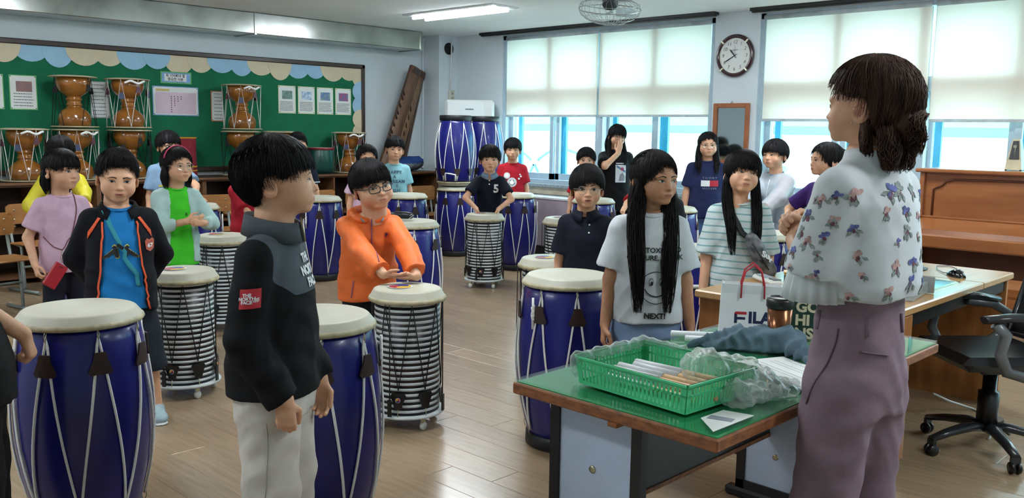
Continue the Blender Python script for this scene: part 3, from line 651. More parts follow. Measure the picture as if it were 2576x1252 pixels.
for q0, q1 in ((2.45, 2.95),):
    R = prof(.66)+.022
    fl_.tube([(R*math.cos(q0), R*math.sin(q0), .735), (R*math.cos(q0), R*math.sin(q0), .665), (R*1.03*math.cos((q0+q1)/2), R*1.03*math.sin((q0+q1)/2), .655), (R*math.cos(q1), R*math.sin(q1), .65), (R*math.cos(q1), R*math.sin(q1), .735)], .009, 7)
fl_.build('rope_handle', m_rope, up)
# ringed drums
m_shb = mat('black_shell', '#121318', rough=.35, var=.1); m_ring = mat('white_ring', '#cdd6da', rough=.5, var=.05, vs=20)
m_red = mat('emblem_red', '#a8303c', rough=.5, var=.05); m_ye = mat('emblem_yellow', '#d3a524', rough=.5, var=.05); m_bl = mat('emblem_blue', '#2c3b86', rough=.5, var=.05)
def comma(r, a0, n=10):
    """one third of a three part swirl"""
    P = []
    for i in range(n+1): a = a0+2*PI/3*i/n; P.append((r*math.cos(a), r*math.sin(a)))
    e = a0+2*PI/3
    for i in range(1, n): u = 1-i/n; a = e-1.2*(1-u)*1.0; P.append((r*u*math.cos(e-math.sin(PI*(1-u))*.9), r*u*math.sin(e-math.sin(PI*(1-u))*.9)))
    P.append((0, 0))
    for i in range(1, n): u = i/n; P.append((r*u*math.cos(a0-math.sin(PI*u)*.9), r*u*math.sin(a0-math.sin(PI*u)*.9)))
    return P
def swirl(parent, T, r, name='emblem'):
    e = MB(); e.lathe([(0, .0004), (r*1.12, .0004), (r*1.12, 0)], 28, m=3)
    for k in range(3):
        p = comma(r, k*2*PI/3); e.put([(a, b_, .0012) for a, b_ in p], [tuple(range(len(p)))], k)
    e.v = [tuple(T @ Vector(v)) for v in e.v]; return e.build(name, [m_red, m_ye, m_bl, m_paper], parent)
def ring_drum():
    t = thing('ringed_drum', '', 'drum')
    MB().lathe([(0, .075), (.152, .075), (.152, .61), (0, .61)], 40).build('shell', m_shb, t)
    rg = None
    for k in range(20):
        if rg is None: rg = MB().lathe([(.1515, -.0066), (.1532, -.0060), (.1537, 0), (.1532, .0060), (.1515, .0066)], 40).build('white_ring', m_ring, t); o = rg
        else: o = link('white_ring', rg.data, t)
        o.location = (0, 0, .095+k*.0262)
    MB().lathe([(.158, .598), (.178, .598), (.183, .606), (.180, .616), (.174, .620)], 40).build('hoop', m_hoop, t)
    MB().lathe([(.178, .614), (.176, .617), (.1585, .648), (.1568, .6505), (.154, .6525), (.150, .6542), (.142, .656), (0, .660)], 40).build('skin', m_skin2, t)
    swirl(t, TR(.03, .02, .6605), .052)
    MB().lathe([(.10, .062), (.172, .062), (.178, .068), (.172, .076), (.10, .076)], 40).build('bottom_hoop', m_ring, t)
    n = 8
    for i in range(n):
        q = 2*PI*i/n; R = .162
        top_ = lambda a: (.166*math.cos(a), .166*math.sin(a), .598)
        MB().tube([(R*math.cos(q), R*math.sin(q), .20), top_(q-PI/n), (R*math.cos(q-.06), R*math.sin(q-.06), .18)][:2], .0028, 5).build('cord', m_brope, t)
        MB().tube([(R*math.cos(q), R*math.sin(q), .20), top_(q+PI/n)], .0028, 5).build('cord', m_brope, t)
        a = q+PI/n; MB().tube([(.17*math.cos(a), .17*math.sin(a), .62), (.174*math.cos(a), .174*math.sin(a), .60), (.164*math.cos(a), .164*math.sin(a), .585)], .0018, 4).build('hook', m_hook, t)
        if i % 2 == 0:
            V = []
            tb = bell(.1625, q, .150, -.82, m_blk, t); T = TR(.170*math.cos(q), .170*math.sin(q), .155, q+PI/2, PI/2)
            swirl(tb, T, .0105)
        else: bell(.1625, q, .150, -.82, m_blk, t)
        MB().tube([(.166*math.cos(q), .166*math.sin(q), .115), (.172*math.cos(q), .172*math.sin(q), .09), (.170*math.cos(q), .170*math.sin(q), .068)], .002, 4).build('hook', m_hook, t)
    for q in (-.2, PI/2-.2, PI-.2, -PI/2-.2):       # outer tension straps
        MB().tube([(.181*math.cos(q), .181*math.sin(q), .60), (.182*math.cos(q), .182*math.sin(q), .14)], .003, 5).build('strap', m_brope, t)
        MB().box(-.009, .009, -.004, .004, .08, .16, T=TR(.184*math.cos(q), .184*math.sin(q), 0, q+PI/2)).build('strap_end', m_blk, t)
    for k in range(4):
        q = PI/4+k*PI/2; cx, cy = .145*math.cos(q), .145*math.sin(q)
        c = MB().box(-.006, .006, -.012, .012, .022, .062, T=TR(cx, cy, 0, q+.4)).build('caster_fork', m_hook, t)
        MB().lathe([(0, -.008), (.018, -.008), (.02, -.004), (.02, .004), (.018, .008), (0, .008)], 14, c=(cx, cy, .02), axis=rotz(q+.4) @ Matrix.Rotation(PI/2, 4, 'Y')).build('caster_wheel', m_wp, t)
    return t
ring0 = ring_drum()
for l, x, y, r in [('ringed drum under the crossed hands of the boy in orange', 2.645, 3.257, 2.2), ('ringed drum with swirl emblem beside the blue shirted boy', 2.101, 4.428, 2.3), ('ringed drum behind the grey shoulder of the near boy', 3.0, 5.705, 2.25), ('ringed drum before the boy with number five shirt', 5.55, 5.747, 2.2), ('ringed drum just behind the blue drum by the green desk', 3.912, 3.502, 2.6), ('ringed drum by the heater beside the round glasses boy', 5.851, 5.078, 2.4), ('ringed drum mostly hidden behind the long haired girl in white', 5.612, 4.316, 2.5)]: put_drum(ring0, l, x, y, r, GS)
# ------------------------------------------------------------------ school chairs
m_ply = mat('chair_plywood', '#a97442', rough=.45, var=.1, vs=6, stretch=(.7, 4, 4)); m_leg = mat('chair_steel', '#8e9794', rough=.4, metal=.3)
def school_chair():
    t = thing('school_chair', '', 'chair')
    def curved(w, h, z, y, bend, rr):
        m = MB(); V = []; n = 8
        for off in (0, .012):
            for i in range(n+1):
                u = -1+2*i/n
                for v_ in (0, .12, .88, 1):
                    ins = rr if v_ in (0, 1) else 0; V.append((u*(w-ins*(abs(u) > .99)), y+bend*u*u+off, z+h*v_))
        k = (n+1)*4; F = []
        for o in (0, k):
            for i in range(n):
                for j in range(3): f = (o+i*4+j, o+i*4+4+j, o+i*4+5+j, o+i*4+1+j); F.append(f if o == 0 else f[::-1])
        for i in range(n): F += [(i*4, k+i*4, k+i*4+4, i*4+4), (i*4+3, i*4+7, k+i*4+7, k+i*4+3)]
        for i in (0, n):
            for j in range(3): f = (i*4+j, i*4+j+1, k+i*4+j+1, k+i*4+j); F.append(f)
        return m.put(V, F, 0, False)
    curved(.19, .17, .57, .16, -.015, .03).build('backrest', m_ply, t)
    s_ = MB().box(-.18, .18, -.20, .14, .405, .42, b=.006); s_.build('seat', m_ply, t)
    for sx in (-1, 1):
        MB().tube([(sx*.15, .185, .70), (sx*.15, .17, .55), (sx*.15, .14, .41), (sx*.15, .02, .39), (sx*.15, .0, .06), (sx*.15, .0, .02)], .013, 8).build('post', m_leg, t)
        MB().tube([(sx*.15, -.20, .018), (sx*.15, .22, .018)], .014, 8).build('foot_bar', m_leg, t)
        for zz in (.61, .69): MB().lathe([(0, .004), (.006, .003), (.008, 0)], 10, c=(sx*.12, .147, zz), axis=AX).build('screw', m_jing, t)
    MB().tube([(-.15, .0, .22), (.15, .0, .22)], .01, 8).build('crossbar', m_leg, t)
    return t
ch0 = school_chair(); CN = 0
for l, x, y, r in [('wooden school chair beside the pink shirted girl', 2.62, 8.16, .25), ('wooden school chair cut by the left picture edge', 2.08, 7.35, .2), ('wooden school chair behind the drum of the light blue shirted boy', 4.30, 8.22, -.15), ('wooden school chair behind the drum beyond the near profile', 5.60, 8.22, .1), ('wooden school chair beside the ear of the boy in orange', 6.0, 8.08, .05), ('wooden school chair beside the stacked drums', 7.0, 8.22, -.1)]:
    o = ch0 if CN == 0 else copy_tree(ch0); CN += 1
    o.location = (x, y, 0); o.rotation_euler = (0, 0, r); o['label'] = l; o['group'] = 'wooden school chairs'
# ------------------------------------------------------------------ green topped desk
m_edge = mat('desk_edge_wood', '#9a5f36', rough=.5, var=.25, vs=14, stretch=(2, 2, 6), c2='#6a4028'); m_dk = mat('desk_black', '#131418', rough=.4, var=.1)
m_gtop = mat('green_mat', '#149059', rough=.5, var=.05, vs=5); m_wpan = mat('desk_white_panel', '#b9c8e0', rough=.4, var=.03)
m_tg = bpy.data.materials.new('table_glass'); m_tg.use_nodes = True
nt = m_tg.node_tree; nt.nodes.clear()
a_ = nt.nodes.new('ShaderNodeOutputMaterial'); b_ = nt.nodes.new('ShaderNodeMixShader'); c_ = nt.nodes.new('ShaderNodeBsdfTransparent'); d_ = nt.nodes.new('ShaderNodeBsdfGlossy'); e_ = nt.nodes.new('ShaderNodeLayerWeight'); f_ = nt.nodes.new('ShaderNodeMath'); f_.operation = 'POWER'; f_.inputs[1].default_value = 4.0; g_ = nt.nodes.new('ShaderNodeMath'); g_.operation = 'MULTIPLY_ADD'; g_.inputs[1].default_value = .7; g_.inputs[2].default_value = .03
c_.inputs[0].default_value = (.93, .98, .95, 1); d_.inputs[1].default_value = .03; e_.inputs[0].default_value = .5
for x_, y_ in ((e_.outputs[1], f_.inputs[0]), (f_.outputs[0], g_.inputs[0]), (g_.outputs[0], b_.inputs[0]), (c_.outputs[0], b_.inputs[1]), (d_.outputs[0], b_.inputs[2]), (b_.outputs[0], a_.inputs[0])): nt.links.new(x_, y_)
dk = thing('green_desk', 'desk with green mat under glass and worn brown wooden edge', 'desk', (1.84, 1.09, 0))
DL, DW = 1.48, .69
MB().box(0, DL, 0, DW, .655, .688, b=.004).build('top', m_edge, dk)
MB().box(.012, DL-.01, .008, DW-.008, .688, .6905).build('green_mat', m_gtop, dk)
MB().box(.006, DL-.006, .004, DW-.004, .6925, .699).build('glass', m_tg, dk)
for xx, nm in ((.11, 0), (1.22, 1)):
    l = MB().box(xx, xx+.03, .30, .335, .03, .655).box(xx, xx+.03, .60, .635, .03, .655).box(xx, xx+.03, .30, .635, .62, .655).box(xx, xx+.03, .30, .635, .04, .075)
    l.build('leg_frame', m_dk, dk)
    p_ = MB().box(xx+.008, xx+.022, .335, .60, .075, .62).build('leg_panel', m_wpan, dk)
    for zz in (.45, .2): MB().lathe([(0, .002), (.004, .004), (.011, .003), (.012, 0)], 14, c=(xx+.008, .475, zz), axis=Matrix.Rotation(-PI/2, 4, 'Y')).build('bolt', m_hook, p_)
    MB().box(xx-.01, xx+.04, .12, .68, 0, .04, b=.01).build('foot', m_dk, dk)
MB().box(.14, 1.22, .50, .515, .29, .655).build('modesty_panel', mat('desk_grey_board', '#24262c', rough=.4), dk)
MB().box(.14, 1.22, .495, .52, .28, .295).build('panel_edge', m_edge, dk)
MB().box(-.006, .03, .30, .33, .645, .657).build('edge_catch', m_edge, dk)
# computer desk
m_lw = mat('light_desk_wood', '#c9a06c', rough=.28, var=.08, vs=5, stretch=(.5, 5, 5), coat=.25, c2='#b98d58'); m_mw = mat('desk_side_wood', '#b07844', rough=.4, var=.12, vs=5, stretch=(4, 4, .6), c2='#935d33')
D2X0, D2X1, D2Y0, D2Y1 = 3.45, 5.20, 1.36, 2.20
d2 = thing('computer_desk', 'light wooden computer desk behind the teacher', 'desk', (D2X0, D2Y0, 0)); L2, W2 = D2X1-D2X0, D2Y1-D2Y0
MB().box(0, L2*.72, 0, W2, .685, .72, b=.006).build('top', m_lw, d2); MB().box(L2*.72+.002, L2, 0, W2, .685, .72, b=.006).build('top', m_lw, d2)
MB().box(.02, .38, .02, W2-.02, .05, .685).build('pedestal', m_mw, d2)
MB().box(.022, .378, .008, .02, .055, .68, b=.003).build('front_panel', m_mw, d2)
MB().box(.03, .37, .04, W2-.04, 0, .05).build('plinth', m_dk, d2)
MB().box(.38, L2-.04, W2-.06, W2-.04, .2, .685).build('back_board', m_mw, d2); MB().box(L2-.04, L2-.015, .02, W2-.02, 0, .685).build('side_panel', m_mw, d2)
MB().box(.38, L2-.04, .03, .05, .62, .685).build('apron', m_dk, d2)
MB().box(.45, 1.16, .10, .42, .7202, .7215).build('glass_panel', mat('dark_glass', '#1c2a30', rough=.05, coat=1), d2)
MB().box(.435, .45, .085, .435, .72, .723).box(1.16, 1.175, .085, .435, .72, .723).box(.435, 1.175, .085, .10, .72, .723).box(.435, 1.175, .42, .435, .72, .723).build('panel_frame', m_hook, d2)
MB().box(-.004, .02, .45, .55, .55, .66, b=.002).build('lock_plate', m_dk, d2)
# things on the computer desk
t = thing('computer_mouse', 'black shiny computer mouse on the wooden desk', 'mouse', (4.80, 1.52, .721), math.radians(-35))
ms = MB(); V = []; n = 14
for i in range(9):
    u = i/8; y = -.055+.11*u; w = .031*math.sin(PI*min(max(u*.86+.07, 0), 1))**.5; h = .038*math.sin(PI*(u*.82+.1))**.8
    for j in range(n): a = PI*j/(n-1); V.append((w*math.cos(a), y, h*abs(math.sin(a))**.8))
ms.put(V, [(i*n+j, i*n+j+1, i*n+n+j+1, i*n+n+j) for i in range(8) for j in range(n-1)]+[tuple(range(n)), tuple(range(8*n+n-1, 8*n-1, -1))], 0, True); ms.build('body', mat('gloss_black', '#0b0c0e', rough=.1, coat=.6), t)
MB().tube([(0, -.052, .03), (0, -.02, .0385)], .003, 6).build('wheel', m_grey, t)
MB().tube([(0, .054, .008), (.0, .10, .004), (.05, .22, .004), (.12, .32, .004), (.19, .31, .004), (.17, .22, .004), (.05, .12, .003), (-.02, .02, .003)], .0022, 5).build('cable', m_blk, t)
t = thing('monitor', 'slim black computer monitor seen edge on behind the teacher', 'monitor', (4.90, 1.815, .72), math.radians(20.2))
MB().lathe([(0, 0), (.11, 0), (.115, .006), (.10, .014), (0, .016)], 32).build('base', m_blk, t); MB().box(-.02, .02, -.012, .012, .01, .16, b=.004).build('stand', m_blk, t)
MB().box(-.26, .26, -.018, .018, .12, .46, b=.008).build('housing', m_blk, t); MB().box(-.248, .248, -.020, -.018, .135, .448).build('screen', mat('screen_glass', '#10161c', rough=.1), t)
t = thing('card_holder', 'clear and silver acrylic holder at the desk front', 'holder', (4.05, 1.45, .7215), math.radians(8))
MB().box(-.16, .13, -.03, .03, 0, .05, b=.004).build('tray', mat('acrylic', '#b9c6c8', rough=.1, alpha=.55), t)
MB().box(.13, .14, -.055, .055, 0, .075, b=.003).build('front_plate', mat('silver_frame', '#aab0b0', rough=.25, metal=.6), t); MB().box(.1402, .142, -.035, .035, .02, .055).build('label_slot', m_mtc, t)
t = thing('hand_bell', 'brass desk bell with a small knob on a wooden foot', 'bell', (4.16, 2.07, .721))
m_brs = mat('brass', '#8f7a3c', rough=.3, metal=.9, var=.15)
MB().lathe([(0, .115), (.012, .115), (.016, .125), (.014, .135), (0, .14)], 20).build('knob', m_brs, t); MB().lathe([(.054, .03), (.057, .034), (.044, .055), (.037, .085), (.026, .105), (0, .116)], 28).build('dome', m_brs, t); MB().lathe([(0, 0), (.05, 0), (.05, .03), (0, .03)], 24).build('foot', m_dwood, t)
t = thing('telephone_handset', 'white and grey telephone handset lying on the wooden desk', 'telephone', (3.86, 2.06, .721), math.radians(-35))
MB().box(-.03, .03, -.11, .11, 0, .03, b=.012).build('body', m_wp, t); MB().box(-.022, .022, -.03, .08, .03, .032).build('keypad', m_grey, t); MB().box(-.02, .02, -.10, -.05, .03, .033).build('display', m_dk, t)
t = thing('white_carton', 'small white carton behind the brass bell', 'box', (4.2, 2.02, .721), math.radians(10)); t.location = (4.40, 2.08, .721)
MB().box(-.09, .09, -.06, .06, 0, .16, b=.003).build('carton', m_paper, t); MB().box(-.091, .091, -.008, .008, .159, .161).build('tape', m_cream, t)
# things on the green desk
DZ = .699
t = thing('desk_sign', 'dark green box sign with bold cream lettering beside the teacher', 'sign', (3.06, 1.375, DZ), math.radians(-60))
MB().box(-.17, .17, -.03, .03, 0, .225, b=.003).build('board', mat('sign_green', '#1d3b30', rough=.5, var=.08), t); MB().box(-.172, .172, -.032, .032, .225, .235).build('top_edge', m_tan, t)
for i, tx in enumerate(('GO', 'HI', 'NS')):
    v, f = text_mesh(tx, .052, bold=.0022); xm = min(a for a, _, _ in v)
    MB().put([(a-xm-.125, -.0308, c+.112-.048*i) for a, b_, c in v], f).build('lettering', m_cream, t)
t = thing('tumbler', 'copper coloured travel tumbler with black lid', 'tumbler', (2.76, 1.42, DZ))
MB().lathe([(0, 0), (.032, 0), (.034, .004), (.043, .15), (0, .15)], 32).build('cup', mat('copper', '#7b5137', rough=.22, metal=.85, var=.1), t); MB().lathe([(.044, .145), (.047, .15), (.047, .17), (.042, .18), (.038, .176), (0, .174)], 32).build('lid', m_blk, t)
t = thing('shopping_bag', 'white paper shopping bag with red string handles', 'bag', (2.865, 1.585, DZ), math.radians(-58)); m_bag = mat('bag_paper', '#dfe3e6', rough=.45, var=.02, bump=.15, bs=14)
V = []; bw, bdp, bh = .112, .042, .195
for z, s, d in ((0, 1.0, 1.0), (.01, 1.0, 1.05), (.10, .985, .80), (.16, .97, .66), (bh, .955, .72)):
    for x_, y_ in ((-1, -1), (1, -1), (1.0, 0), (1, 1), (-1, 1), (-1.0, 0)):
        V.append((x_*bw*s*(.93 if y_ == 0 and z > .05 else 1), y_*bdp*d, z-.006*(z > .18)*(x_ > 0)))
F = [(5, 4, 3, 2, 1, 0)]+[(r*6+i, r*6+(i+1) % 6, r*6+6+(i+1) % 6, r*6+6+i) for r in range(4) for i in range(6)]
sk = MB().put(V, F).build('sack', m_bag, t); sd = sk.modifiers.new('thick', 'SOLIDIFY'); sd.thickness = .002
m_rs = mat('red_string', '#c2283a', rough=.6)
for yy in (-.030, .028): MB().tube([(-.04, yy*1.15, bh-.05), (-.039, yy, bh), (-.028, yy*1.1, bh+.045), (0, yy*1.2, bh+.07), (.028, yy*1.1, bh+.045), (.039, yy, bh), (.04, yy*1.15, bh-.05)], .003, 7).build('handle', m_rs, t)
m_navy = mat('logo_navy', '#1c2750', rough=.5); m_lred = mat('logo_red', '#c22a36', rough=.5)
v, f = text_mesh('ILA', .054, bold=.0026, space=1.05); xm = min(a for a, _, _ in v)
YF = lambda z: -bdp*float(np.interp(z, [0, .01, .10, .16, .195], [1, 1.05, .80, .66, .72]))-.0006
MB().put([(a-xm-.010, YF(c+.075), c+.075) for a, b_, c in v], f).build('logo_letters', m_navy, t)
fx = MB(); P = lambda x_, z_: (x_, YF(z_), z_)
fx.put([P(-.060, .055), P(-.050, .055), P(-.050, .088), P(-.060, .088)], [(0, 1, 2, 3)]); fx.put([P(-.050, .068), P(-.022, .068), P(-.022, .077), P(-.050, .077)], [(0, 1, 2, 3)]); fx.build('logo_stem', m_navy, t)
MB().put([P(-.060, .086), P(-.018, .086), P(-.018, .096), P(-.054, .096), P(-.060, .092)], [(0, 1, 2, 3, 4)]).build('logo_bar', m_lred, t)
# basket of drumsticks
m_bsk = mat('green_basket', '#4ec98c', rough=.35, var=.05, spec=.5)
bk = thing('basket', 'green slotted plastic basket holding drumsticks on the desk', 'basket', (2.17, 1.515, DZ), math.radians(0))
# basket axes: long side along -Y/X mix, measured from its four lower corners
c0, c1, c2_, c3 = Vector((1.945, 1.606)), Vector((1.917, 1.23)), Vector((2.195, 1.21)), Vector((2.225, 1.59))
cc = (c0+c1+c2_+c3)/4; bk.location = (cc.x, cc.y, DZ); bh = .085; th = .003
ang = math.atan2((c1-c0).y, (c1-c0).x); bk.rotation_euler = (0, 0, ang); bl, bw = .375/2, .285/2
m = MB(); m.box(-bl, bl, -bw, bw, .004, .008); m.build('bottom', m_bsk, bk)
def side(ax, s):
    m = MB(); half_ = bl if ax == 0 else bw; off = bw if ax == 0 else bl; n = int(half_*2/.0135); V = []
    def q(u, z, o=0):
        e = 1+.06*z/bh; a = (u*e, s*(off*e)+o*s) if ax == 0 else (s*(off*e)+o*s, u*e); return (a[0], a[1], z)
    def slab(u0, u1, z0, z1, t_=th):
        m.put([q(u0, z0), q(u1, z0), q(u1, z1), q(u0, z1), q(u0, z0, t_), q(u1, z0, t_), q(u1, z1, t_), q(u0, z1, t_)], [(0, 1, 2, 3), (7, 6, 5, 4), (0, 4, 5, 1), (1, 5, 6, 2), (2, 6, 7, 3), (3, 7, 4, 0)])
    slab(-half_, half_, .004, .014); slab(-half_, half_, .048, .055); slab(-half_, half_, .072, bh); slab(-half_, half_, bh-.006, bh, .008)
    for i in range(n+1): u = -half_+2*half_*i/n; w = .0034 if 0 < i < n else .012; slab(max(-half_, u-w), min(half_, u+w), .012, .075)
    return m
for ax in (0, 1):
    for s in (-1, 1): side(ax, s).build('slotted_side', m_bsk, bk)
m_st = mat('stick_wood', '#cfa878', rough=.45, var=.1, vs=8, stretch=(1, 6, 6)); m_sw = mat('stick_sleeve', '#dcdfe4', rough=.4, var=.02)
for k in range(9):
    st = thing('drumstick', ('white sleeved drumstick lying against the window side of the green basket', 'second white sleeved drumstick from the window side of the green basket', 'third white sleeved drumstick from the window side of the green basket', 'fourth white sleeved drumstick from the window side of the green basket', 'white sleeved drumstick in the middle of the green basket', 'fourth white sleeved drumstick from the desk edge side of the basket', 'third white sleeved drumstick from the desk edge side of the basket', 'second white sleeved drumstick from the desk edge side of the basket', 'white sleeved drumstick lying against the desk edge side of the basket')[8-k], 'drumstick', (0, 0, 0), 0, 'drumsticks in the green basket')
    L = .315; o = (k-4)*.021; zz = DZ+.024+(.022 if k % 2 else 0)
    T = TR(cc.x, cc.y, zz) @ rotz(ang+.06+.02*((k*37) % 5-2)) @ Matrix.Translation((-.145+.012*(k % 3), -.0+o*.9, 0))
    st.location = T.translation; st.rotation_euler = T.to_euler()
    MB().tube([(.15, 0, 0), (L-.01, 0, 0), (L, 0, 0)], [.0085, .0085, .006], 10).build('stick', m_st, st)
    MB().tube([(-.004, 0, 0), (0, 0, 0), (.16, 0, 0), (.161, 0, 0)], [.006, .0105, .0105, .009], 10).build('sleeve', m_sw, st)
for k, (x_, y_, a) in enumerate(((2.66, 1.70, -.95), (2.63, 1.62, -1.0))):
    st = thing('drumstick', ('white sleeved stick lying on the desk by the bag, farther one', 'white sleeved stick lying half under the grey cloth')[k], 'drumstick', (x_+.05, y_, DZ+.011), a)
    MB().tube([(-.10, 0, 0), (-.097, 0, 0), (.16, 0, 0), (.163, 0, 0)], [.007, .0115, .0115, .007], 12).build('sleeve', m_sw, st); MB().tube([(.16, 0, 0), (.24, 0, 0)], .008, 10).build('stick', m_st, st)
# papers
def paper(name, lab, pts, lines=0, z=DZ+.0005):
    c = sum((Vector(p) for p in pts), Vector((0, 0)))/len(pts); t = thing(name, lab, 'paper', (c.x, c.y, z))
    n = len(pts); MB().prism([(p[0]-c.x, p[1]-c.y) for p in pts], 0, .0008).build('sheet', m_paper, t)
    if lines:
        m = MB(); A, B, D = (Vector(pts[i])-c for i in (0, 1, 3)); r = random.Random(3)
        for i in range(lines):
            u = .12+.76*i/(lines-1); s0, s1 = .1, .55+.35*r.random()
            a = A+(B-A)*s0+(D-A)*u; b_ = A+(B-A)*s1+(D-A)*u; w = (D-A).normalized()*.0022
            if i % 3 != 1: m.put([(a.x, a.y, .0012), (b_.x, b_.y, .0012), (b_.x+w.x, b_.y+w.y, .0012), (a.x+w.x, a.y+w.y, .0012)], [(0, 1, 2, 3)])
        m.build('print', m_grey, t)
    return t
paper('document', 'printed white document under the teacher side of the desk', [(2.50, 1.44), (2.36, 1.13), (2.57, 1.10), (2.68, 1.36)], 9)
pc = paper('note_card', 'pale card lying under the desk glass at the near corner', [(2.03, 1.19), (1.93, 1.195), (1.86, 1.115), (2.05, 1.11)], 0)
MB().prism([(-.03, .03), (-.01, -.03), (.015, -.025), (.0, .035)], .0012, .002).build('dark_patch', m_grey, pc)
# office chair
m_ch = mat('chair_plastic', '#23272b', rough=.28, var=.1, coat=.2); m_net = mat('chair_mesh', '#101215', rough=.7, bump=.6, bs=300); m_gch = mat('chair_grey', '#6a6f72', rough=.35, metal=.3)
oc = thing('office_chair', 'black office chair with looped armrests and mesh back', 'office chair', (4.36, 1.20, 0), math.radians(-132.2+180))
# local +Y is the direction it faces
for k in range(5):
    q = 2*PI*k/5+.5; c, s = math.cos(q), math.sin(q)
    MB().tube([(0, 0, .115), (.09*c, .09*s, .12), (.2*c, .2*s, .10), (.29*c, .29*s, .075)], [.035, .032, .026, .02], 8, flat=.7).build('base_arm', m_ch, oc)
    w = MB().box(-.008, .008, -.02, .02, .04, .075, T=TR(.285*c, .285*s, 0, q)).build('caster', m_ch, oc)
    for sx in (-.014, .014): MB().lathe([(0, -.008), (.024, -.008), (.026, 0), (.024, .008), (0, .008)], 14, c=(.285*c-sx*s, .285*s+sx*c, .026), axis=rotz(q+PI/2) @ Matrix.Rotation(PI/2, 4, 'Y')).build('wheel', m_blk, w)
MB().lathe([(0, .10), (.045, .10), (.045, .28), (.03, .285), (.03, .40), (0, .40)], 20).build('gas_column', m_blk, oc)
MB().box(-.12, .12, -.14, .12, .385, .425, b=.015).build('mechanism', m_blk, oc); MB().tube([(.1, 0, .40), (.2, .02, .385), (.24, .02, .375)], .007, 6).build('lever', m_blk, oc)
MB().box(-.24, .24, -.22, .26, .425, .49, b=.03).build('seat', mat('chair_seat', '#15181b', rough=.38, var=.1, coat=.15), oc)
for sx in (-1, 1):
    X = sx*.27
    MB().tube([(X, .22, .665), (X, .1, .675), (X, -.06, .672), (X, -.18, .655)], [.03, .034, .034, .026], 10, flat=.55).build('arm_pad', m_ch, oc)
    MB().tube([(X, .17, .65), (X*1.03, .12, .60), (X*1.02, .14, .52), (X, .10, .44), (X*.98, 0, .41), (X*.98, -.12, .43), (X, -.22, .50), (X*1.03, -.25, .58), (X*1.02, -.16, .63), (X, -.02, .645)], .018, 8, flat=1.4).build('arm_loop', m_gch, oc)
bk_ = MB(); V = []
for i in range(9):
    for j in range(9):
        u = -1+i/4; v_ = j/8; V.append((u*(.235-.03*v_), -.27-.06*v_-.05*math.sin(PI*v_)*.5+.05*u*u, .50+.50*v_))
bk_.put(V, [(i*9+j, i*9+9+j, i*9+10+j, i*9+j+1) for i in range(8) for j in range(8)], 0, True); bo = bk_.build('mesh_back', m_net, oc); sd = bo.modifiers.new('thick', 'SOLIDIFY'); sd.thickness = .008
MB().tube([V[0], V[36], V[72], V[76], V[80], V[44], V[8], V[4]], .016, 8, closed=True).build('back_frame', m_ch, oc); MB().tube([(0, -.10, .42), (0, -.28, .43), (0, -.33, .62)], .022, 8, flat=.6).build('back_spine', m_ch, oc)
t = thing('power_cable', 'loose grey cables lying on the floor behind the office chair', 'cable', (4.78, 1.28, 0))
MB().tube([(-.25, -.05, .006), (-.05, -.02, .006), (.12, .05, .006), (.2, .16, .006), (.1, .25, .05), (0, .3, .1)], .006, 6).build('lead', m_wp, t); MB().tube([(-.2, .05, .006), (0, .12, .006), (.1, .08, .006), (.05, .0, .006), (-.1, -.1, .006)], .005, 6).build('lead', m_grey, t)
# glasses case on the drum behind the orange jacket
t = thing('glasses_case', 'black zip case lying on a blue drum with a red cord', 'case', (3.80*1.038, 4.74*1.038, .791), math.radians(-50))
MB().tube([(-.085, 0, .026), (-.08, 0, .028), (-.04, 0, .032), (.03, .0, .03), (.07, .005, .026), (.085, .005, .022)], [.008, .024, .031, .03, .024, .008], 12, flat=.85).build('case', m_dk, t)
MB().tube([(.06, -.02, .03), (.075, -.03, .04), (.085, -.025, .03), (.07, -.03, .02), (.06, -.04, .012)], .002, 5).build('zip_pull', m_wp, t); MB().tube([(-.08, -.01, .02), (-.05, -.09, .004), (-.03, -.15, .002), (-.015, -.185, -.02), (-.01, -.20, -.08)], .002, 5).build('cord', m_rs, t)
